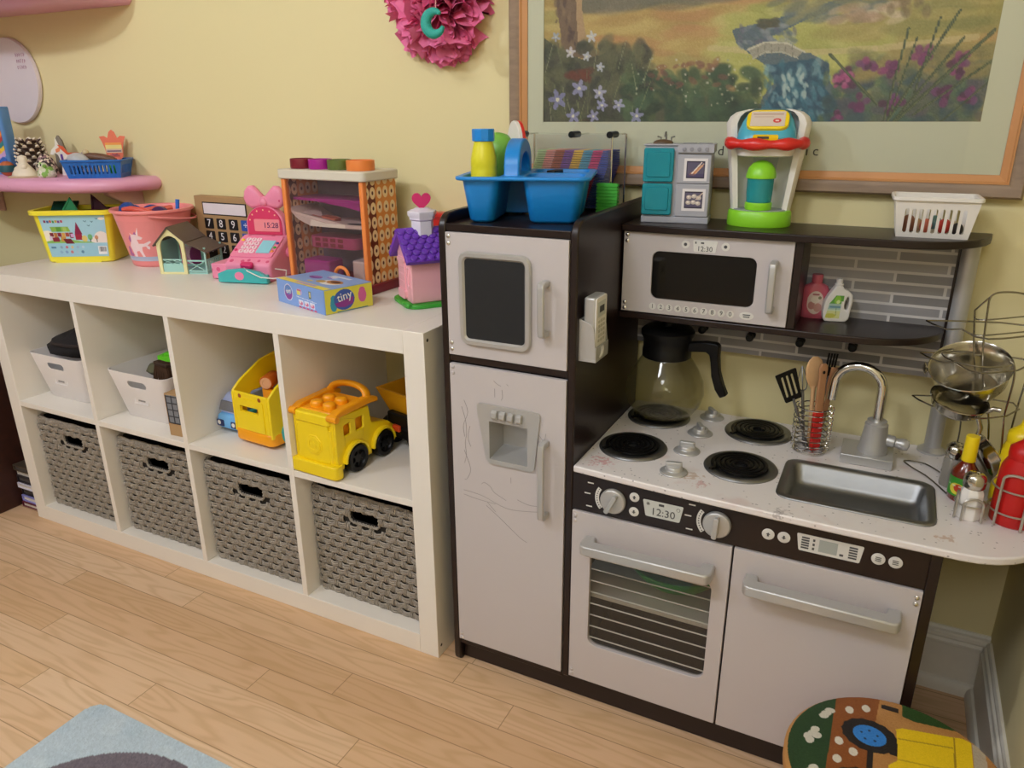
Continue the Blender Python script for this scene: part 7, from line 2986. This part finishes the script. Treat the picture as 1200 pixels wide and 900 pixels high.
utensil('black_fork', 'black toy spaghetti fork at the back of the wire holder', 'fork', (UX + .004, UY + .016, CT1 + .005), (UX + .018, UY + .040, CT1 + .192),
        (('handle', M_steel, lambda mb, L: mb.tube([(0, 0, 0), (0, 0, L - .045)], .0026, 8)), ('fork_head', M_black, fork_head)))
utensil('wire_whisk', 'small steel toy whisk behind the spatula in the wire holder', 'whisk', (UX - .012, UY + .012, CT1 + .005), (UX - .034, UY + .020, CT1 + .165),
        (('handle', M_steel, lambda mb, L: mb.tube([(0, 0, 0), (0, 0, L - .05)], .003, 8)), ('whisk_wires', M_steel, lambda mb, L: [mb.tube([(.010 * math.sin(PI * i / 10) * math.cos(k * PI / 3), .010 * math.sin(PI * i / 10) * math.sin(k * PI / 3), L - .05 + .05 * (1 - math.cos(PI * i / 20))) for i in range(11)], .0008, 5) for k in range(6)])))

# ------------------------------------------------------------------ wire rack, pans and condiments at the right end of the counter
M_wire = mat('dark chrome wire', '#9a958a', .22, metal=1)
wr = thing('wire_pan_rack', 'tiered chrome wire rack standing at the right end of the worktop', 'wire rack', (.985, .24, CT1))


def smooth(pts, closed=False, n=6):
    P = [Vector(p) for p in pts]
    m = len(P)
    Q = []
    for i in range(m if closed else m - 1):
        g = lambda k: P[k % m] if closed else P[max(0, min(m - 1, k))]
        p0, p1, p2, p3 = g(i - 1), g(i), g(i + 1), g(i + 2)
        for k in range(n):
            t = k / n
            Q.append(.5 * ((2 * p1) + (p2 - p0) * t + (2 * p0 - 5 * p1 + 4 * p2 - p3) * t * t + (3 * p1 - p0 - 3 * p2 + p3) * t ** 3))
    if not closed:
        Q.append(P[-1])
    return Q


def wire(name, pts, r=.0019, closed=False):
    mb = MB()
    r *= .86
    if len(pts) < 12:
        pts = smooth(pts, closed)
    mb.tube(pts, r, 7, closed)
    return mb.build(name, M_wire, wr, True)


yr = .25
wire('upright', [(1.000, .290, CT1 + .002), (.985, .275, .68), (.957, .262, .79), (.943, .258, .876)])
wire('upright', [(1.012, .262, CT1 + .002), (.998, .252, .68), (.968, .245, .79), (.9585, .242, .897)])
wire('top_arch', [(.9585, .242, .897), (.961, .243, .906), (.972, .246, .912), (1.000, .254, .912), (1.030, .264, .902), (1.044, .270, .880), (1.042, .272, .80), (1.036, .275, .68), (1.040, .280, CT1 + .002)])
wire('top_link', [(.943, .258, .876), (.951, .250, .890), (.961, .243, .906)], .0016)
for z in (.853, .795, .715):
    wire('tier_loop', [(.874, .245, z), (.884, .229, z - .001), (.905, .214, z - .004), (.925, .210, z), (.946, .192, z - .006), (.962, .178, z - .004), (.985, .186, z - .002), (1.014, .206, z), (1.036, .250, z), (1.030, .280, z), (.985, .285, z), (.930, .268, z), (.882, .250, z)], .0017, True)
for z in (.862, .835):
    wire('cross_wire', [(.945, .257, z), (.962, .247, z + .002), (1.04, .272, z + .014)], .0014)
wire('pan_ring', [(.958 + .052 * math.cos(2 * PI * i / 28), .235 + .052 * math.sin(2 * PI * i / 28), .8005) for i in range(28)], .0015, True)
wire('front_leg', [(1.010, .204, .715), (1.010, .192, .78), (1.006, .190, .806), (1.000, .192, .812)])
wire('front_leg', [(1.010, .204, .715), (1.018, .198, .64), (1.024, .205, CT1 + .002)])
wire('foot_wire', [(.955, .262, CT1 + .0025), (.920, .308, CT1 + .0022), (.884, .307, CT1 + .0022), (.896, .282, CT1 + .0022), (.922, .250, CT1 + .0022), (.952, .190, CT1 + .0025)], .0017)
wire('foot_wire', [(.955, .285, .705), (.963, .300, .63), (.955, .290, CT1 + .004)], .0018)

M_pan = mat('polished steel', '#c9c5ba', .16, metal=1, var=.04)


def pan(name, label, M, r, h, hl, grp='steel toy pans on the wire rack'):
    t = thing(name, label, 'pan', M.translation, 0, grp)
    M0 = M.copy()
    M0.translation = (0, 0, 0)
    mb = MB()
    mb.at(M0)
    mb.lathe([(r * .55, 0), (r * .72, .002), (r * .92, h * .45), (r, h), (r * 1.05, h + .0015), (r * 1.04, h + .003), (r * .975, h), (r * .90, h * .47), (r * .70, .004), (.0001, .0035)], seg=40)
    mb.at()
    mb.build('bowl', M_pan, t, angle=45)
    mb = MB()
    mb.at(M0)
    mb.tube([(-r * .98, 0, h * .8), (-r * 1.06, 0, h * .95), (-r * 1.12, .012, h * 1.0), (-r * 1.14, .0, h * .98), (-r * 1.12, -.012, h * 1.0), (-r * 1.06, 0, h * .95)] if hl == 0 else [(-r * .98, 0, h * .8), (-r - hl * .4, 0, h + .006), (-r - hl, 0, h + .008)], .0042 if hl else .003, 10)
    mb.at()
    mb.build('handle', M_pan, t, angle=60)
    return t


pan('steel_bowl', 'large tilted steel toy bowl on the upper tier of the wire rack', T(.958, .246, .741) @ R(math.radians(-10), 'Y') @ R(math.radians(26), 'X'), .060, .052, 0)
pan('steel_saucepan', 'dark shiny toy saucepan nested under the tilted steel bowl', T(.940, .222, .7055) @ R(math.radians(14), 'X') @ R(math.radians(8), 'Y') @ R(2.9, 'Z'), .044, .024, .018)
pan('frying_pan', 'steel toy frying pan leaning behind the hot sauce bottle', T(.992, .228, .612) @ R(math.radians(62), 'Y') @ R(math.radians(-20), 'X'), .048, .020, .030)

ZK = CT1
hs = thing('hot_sauce_bottle', 'small brown hot sauce bottle with tall yellow cap and green label', 'bottle', (.972, .188, ZK))
mb = MB()
mb.lathe([(.019, 0), (.0215, .003), (.0215, .048), (.0195, .056), (.0125, .066), (.0095, .072), (.0090, .078), (.0001, .078)], seg=28)
mb.build('bottle_body', mat('brown sauce', '#6f2412', .15, coat=.6), hs, angle=50)
mb = MB()
mb.lathe([(.0095, .072), (.0110, .073), (.0105, .116), (.0098, .118), (.0001, .118)], seg=24)
mb.build('yellow_cap', M_yel, hs, angle=45)
cv = Canvas(90, 40, 110, '#3f9a35')
cv.rect(0, 0, 90, 40, '#3f9a35'); cv.ell(28, 24, 13, 12, '#e8dc4a'); cv.ell(30, 22, 7, 8, '#c9452a'); cv.ell(62, 22, 13, 12, '#e8dc4a'); cv.ell(62, 22, 7, 7, '#c9452a')
for i in range(9):
    cv.rect(i * 10, 16, i * 10 + 5, 20, '#e9efe0', .7)
cv.build('green_label', lambda u, v: (.0219 * math.cos(math.radians(-190 + 230 * u)), .0219 * math.sin(math.radians(-190 + 230 * u)), .045 - .034 * v), M_lite, hs)
M_jar = glassy('clear jar glass', '#f4f4f0', .04, .04)


def shaker(label, loc, white=True):
    s = thing('salt_shaker', label, 'shaker', loc)
    s.scale = (1.06, 1.06, 1.14)
    mb = MB()
    ring = lambda r, z: [(r * math.cos(2 * PI * (i + .5) / 8), r * math.sin(2 * PI * (i + .5) / 8), z) for i in range(8)]
    mb.loft([ring(.0165, 0), ring(.0180, .003), ring(.0165, .042), ring(.0125, .050)])
    mb.build('shaker_body', mat('salt filled glass', '#f0ece6', .15, coat=.5) if white else mat('pepper filled glass', '#8f8a80', .15, coat=.5), s, bevel=.0012)
    mb = MB()
    mb.lathe([(.0135, .048), (.0155, .050), (.0160, .058), (.0150, .066), (.0100, .071), (.0001, .073)], seg=20)
    mb.build('chrome_cap', M_pan, s, angle=45)
    for k in range(5):
        a = 2 * PI * k / 5
        mb = MB()
        mb.lathe([(.0013, 0), (.0013, .0006)], (.0052 * math.cos(a), .0052 * math.sin(a), .0716), 8)
        mb.build('shaker_hole', M_black, s)
    return s


shaker('salt shaker with chrome cap at the front right of the worktop', (.979, .120, ZK))
shaker('pepper shaker with chrome cap behind the hot sauce bottle', (.957, .236, ZK), False)


def squeeze(label, loc, m_, name, lean=0):
    s = thing(name, label, 'bottle', loc)
    mb = MB()
    mb.lathe([(.029, 0), (.032, .003), (.0325, .020), (.0315, .085), (.0300, .098), (.0240, .112), (.0235, .116), (.0001, .116)], seg=36)
    mb.build('bottle_body', m_, s, angle=50)
    mb = MB()
    mb.lathe([(.0245, .114), (.0250, .118), (.0245, .130), (.0170, .137), (.0105, .143), (.0085, .150), (.0048, .188), (.0040, .192), (.0001, .192)], seg=30)
    mb.build('nozzle_cap', m_, s, angle=50)
    return s


squeeze('red ketchup squeeze bottle at the right edge of the worktop', (1.042, .135, ZK), mat('ketchup red plastic', '#c01512', .4), 'ketchup_bottle')
mu = squeeze('yellow mustard squeeze bottle behind the red ketchup bottle', (1.046, .205, ZK), M_yel, 'mustard_bottle')
# wire condiment caddy
cw_ = thing('wire_condiment_caddy', 'low silver wire caddy holding shaker and ketchup bottle', 'wire caddy', (1.01, .13, ZK))
M_wire2 = mat('brushed silver wire', '#bdb8ae', .35, metal=.8)


def cwire(name, pts, r=.0018, closed=False):
    mb = MB()
    mb.tube(pts, r, 7, closed)
    return mb.build(name, M_wire2, cw_, True)


for z in (.588, .628):
    if z < .6:
        cwire('small_ring', [(.979 + .0225 * math.cos(2 * PI * i / 26), .120 + .0225 * math.sin(2 * PI * i / 26), z) for i in range(26)], .0015, True)
    cwire('large_ring', [(1.042 + .037 * math.cos(2 * PI * i / 30), .135 + .037 * math.sin(2 * PI * i / 30), z - .004) for i in range(30)], .0016, True)


def hoop(cx, cy, r, a0, a1, h):
    p0 = Vector((cx + r * math.cos(a0), cy + r * math.sin(a0), 0))
    p1 = Vector((cx + r * math.cos(a1), cy + r * math.sin(a1), 0))
    pts = [p0 + Vector((0, 0, CT1 + .0018)), p0 + Vector((0, 0, CT1 + h - .008))]
    for i in range(1, 8):
        t = i / 8
        pts.append(p0.lerp(p1, .5 - .5 * math.cos(PI * t)) + Vector((0, 0, CT1 + h - .008 + .010 * math.sin(PI * t))))
    pts += [p1 + Vector((0, 0, CT1 + h - .008)), p1 + Vector((0, 0, CT1 + .0018))]
    return pts


cwire('hoop', hoop(.979, .120, .0240, -2.05, -.75, .040), .0020)
cwire('hoop', hoop(.979, .120, .0240, 2.4, 3.7, .040), .0020)
cwire('hoop', hoop(1.042, .135, .0388, -2.35, -1.35, .092), .0022)
cwire('hoop', hoop(1.042, .135, .0388, -.6, .4, .092), .0022)
cwire('link', [(1.001, .121, .588), (1.006, .128, .5845)], .0016)

# ------------------------------------------------------------------ green bowl in the oven
gbw = thing('green_bowl', 'green plastic bowl on the white shelf inside the oven', 'bowl', (.500, .160, .2662))
mb = MB()
mb.lathe([(.045, 0), (.050, .001), (.075, .016), (.096, .040), (.100, .052), (.104, .053), (.104, .056), (.098, .0555), (.092, .042), (.072, .019), (.048, .004), (.0001, .0035)], seg=44)
mb.build('bowl', M_green, gbw, angle=50)
mb = MB()
mb.tube([(.1025 * math.cos(2 * PI * i / 40), .1025 * math.sin(2 * PI * i / 40), .0545) for i in range(40)], .0026, 8, True)
mb.build('rolled_rim', M_green, gbw)

# ------------------------------------------------------------------ painted wooden stool
SX, SY, SR, SZ = .926, -.160, .162, .250
sl_ = thing('painted_stool', 'round wooden step stool painted with a tractor scene in front of the kitchen', 'stool', (SX, SY, 0))
M_stw = mat('golden pine wood', '#b9854a', .5, var=.12, vscale=20)
mb = MB()
mb.lathe([(SR - .006, SZ - .026), (SR, SZ - .022), (SR, SZ - .006), (SR - .005, SZ - .0006), (.0001, SZ - .0004)], seg=64)
mb.build('seat', M_stw, sl_, angle=40)
for a in (.6, 2.2, 3.75, 5.3):
    mb = MB()
    mb.cyl((.085 * math.cos(a), .085 * math.sin(a), SZ - .026), (.118 * math.cos(a), .118 * math.sin(a), 0), .016, .013, 14)
    mb.build('leg', M_stw, sl_, angle=60)
cv = Canvas(324, 324, 300, '#b58148')
cv.dabs(90, (0, 0, 324, 324), 16, ['#ad7a42', '#bd8a50', '#a8733c'], .4, 3.5, .3, .1)
u_ = lambda x, y: ((x - SX + SR) * 1000, (SY + SR - y) * 1000)      # from the floor frame to painting units


def sp(pts, col):
    cv.poly([u_(x, y) for x, y in pts], col)


cv.poly([u_(.760, .01), u_(.8313, .01), u_(.8275, -.33), u_(.760, -.33)], '#20401f')
sp([(.8313, .01), (.8985, .01), (.892, -.075), (.886, -.20), (.886, -.33), (.8275, -.33)], '#8a4d1e')
sp([(.930, .012), (.932, -.032), (.950, -.036), (1.022, -.028), (1.05, -.06), (1.06, -.02), (1.0, .02)], '#2c4a1f')
for x, y in ((.824, -.070), (.819, -.079), (.816, -.086), (.806, -.124), (.803, -.134), (.810, -.136), (.801, -.150), (.797, -.143), (.812, -.205), (.808, -.215), (.803, -.24), (.815, -.26)):
    cv.ell(*u_(x, y), 8, 6, '#cfcabc', 1, x * 30)
for x, y in ((.853, -.0543), (.8774, -.039), (.8424, -.132), (.8641, -.146), (.8427, -.171), (.850, -.26), (.868, -.28)):
    cv.ell(*u_(x, y), 6.5, 8.5, '#d9d2c2')
sp([(.9003, -.017), (.926, -.016), (.926, -.027), (.9003, -.027)], '#1d1613')
sp([(.884, -.12), (.893, -.12), (.893, -.24), (.884, -.24)], '#1d1613')


def tyre(x, y, rx, ry, hub):
    n = 30
    cv.poly([u_(x + rx * (1 + .05 * (k % 2)) * math.cos(2 * PI * k / n), y + ry * (1 + .05 * (k % 2)) * math.sin(2 * PI * k / n)) for k in range(n)], '#1b1614')
    cv.ell(*u_(x, y), hub * 1000, hub * 880, '#2f7fd0')
    for k in range(5):
        a = 2 * PI * k / 5 + .4
        cv.ell(*u_(x + hub * .5 * math.cos(a), y + hub * .45 * math.sin(a)), 2.2, 2.2, '#15304f')


sp([(.915, -.115), (.940, -.105), (.940, -.128), (.915, -.126)], '#1b1614')
tyre(.8855, -.0995, .0405, .0345, .0245)
tyre(.8875, -.223, .054, .048, .028)
sp([(.923, -.0666), (.932, -.060), (1.004, -.0455), (1.017, -.0415), (1.030, -.046), (1.030, -.215), (.918, -.215), (.914, -.150), (.926, -.135), (.926, -.105)], '#e9c516')
sp([(1.0045, -.046), (1.0075, -.045), (1.0065, -.215), (1.0035, -.215)], '#a07f18')
sp([(.926, -.085), (1.004, -.068), (1.004, -.071), (.926, -.088)], '#b8951a')
sp([(.926, -.13), (1.004, -.118), (1.004, -.1205), (.926, -.1335)], '#c9a516')
sp([(1.031, -.047), (1.048, -.055), (1.052, -.20), (1.031, -.20)], '#b5a68f')
sp([(.95, -.235), (1.03, -.225), (1.06, -.26), (.99, -.31), (.95, -.30)], '#2c4a1f')
cv.grain(.02)
cv.build('painted_top', lambda u, v: (-SR + 2 * SR * u, SR - 2 * SR * v, SZ + .0003), print_mat('worn paint', .55, bump=.3), sl_, mask=lambda u, v: math.hypot(u - .5, v - .5) < .483)
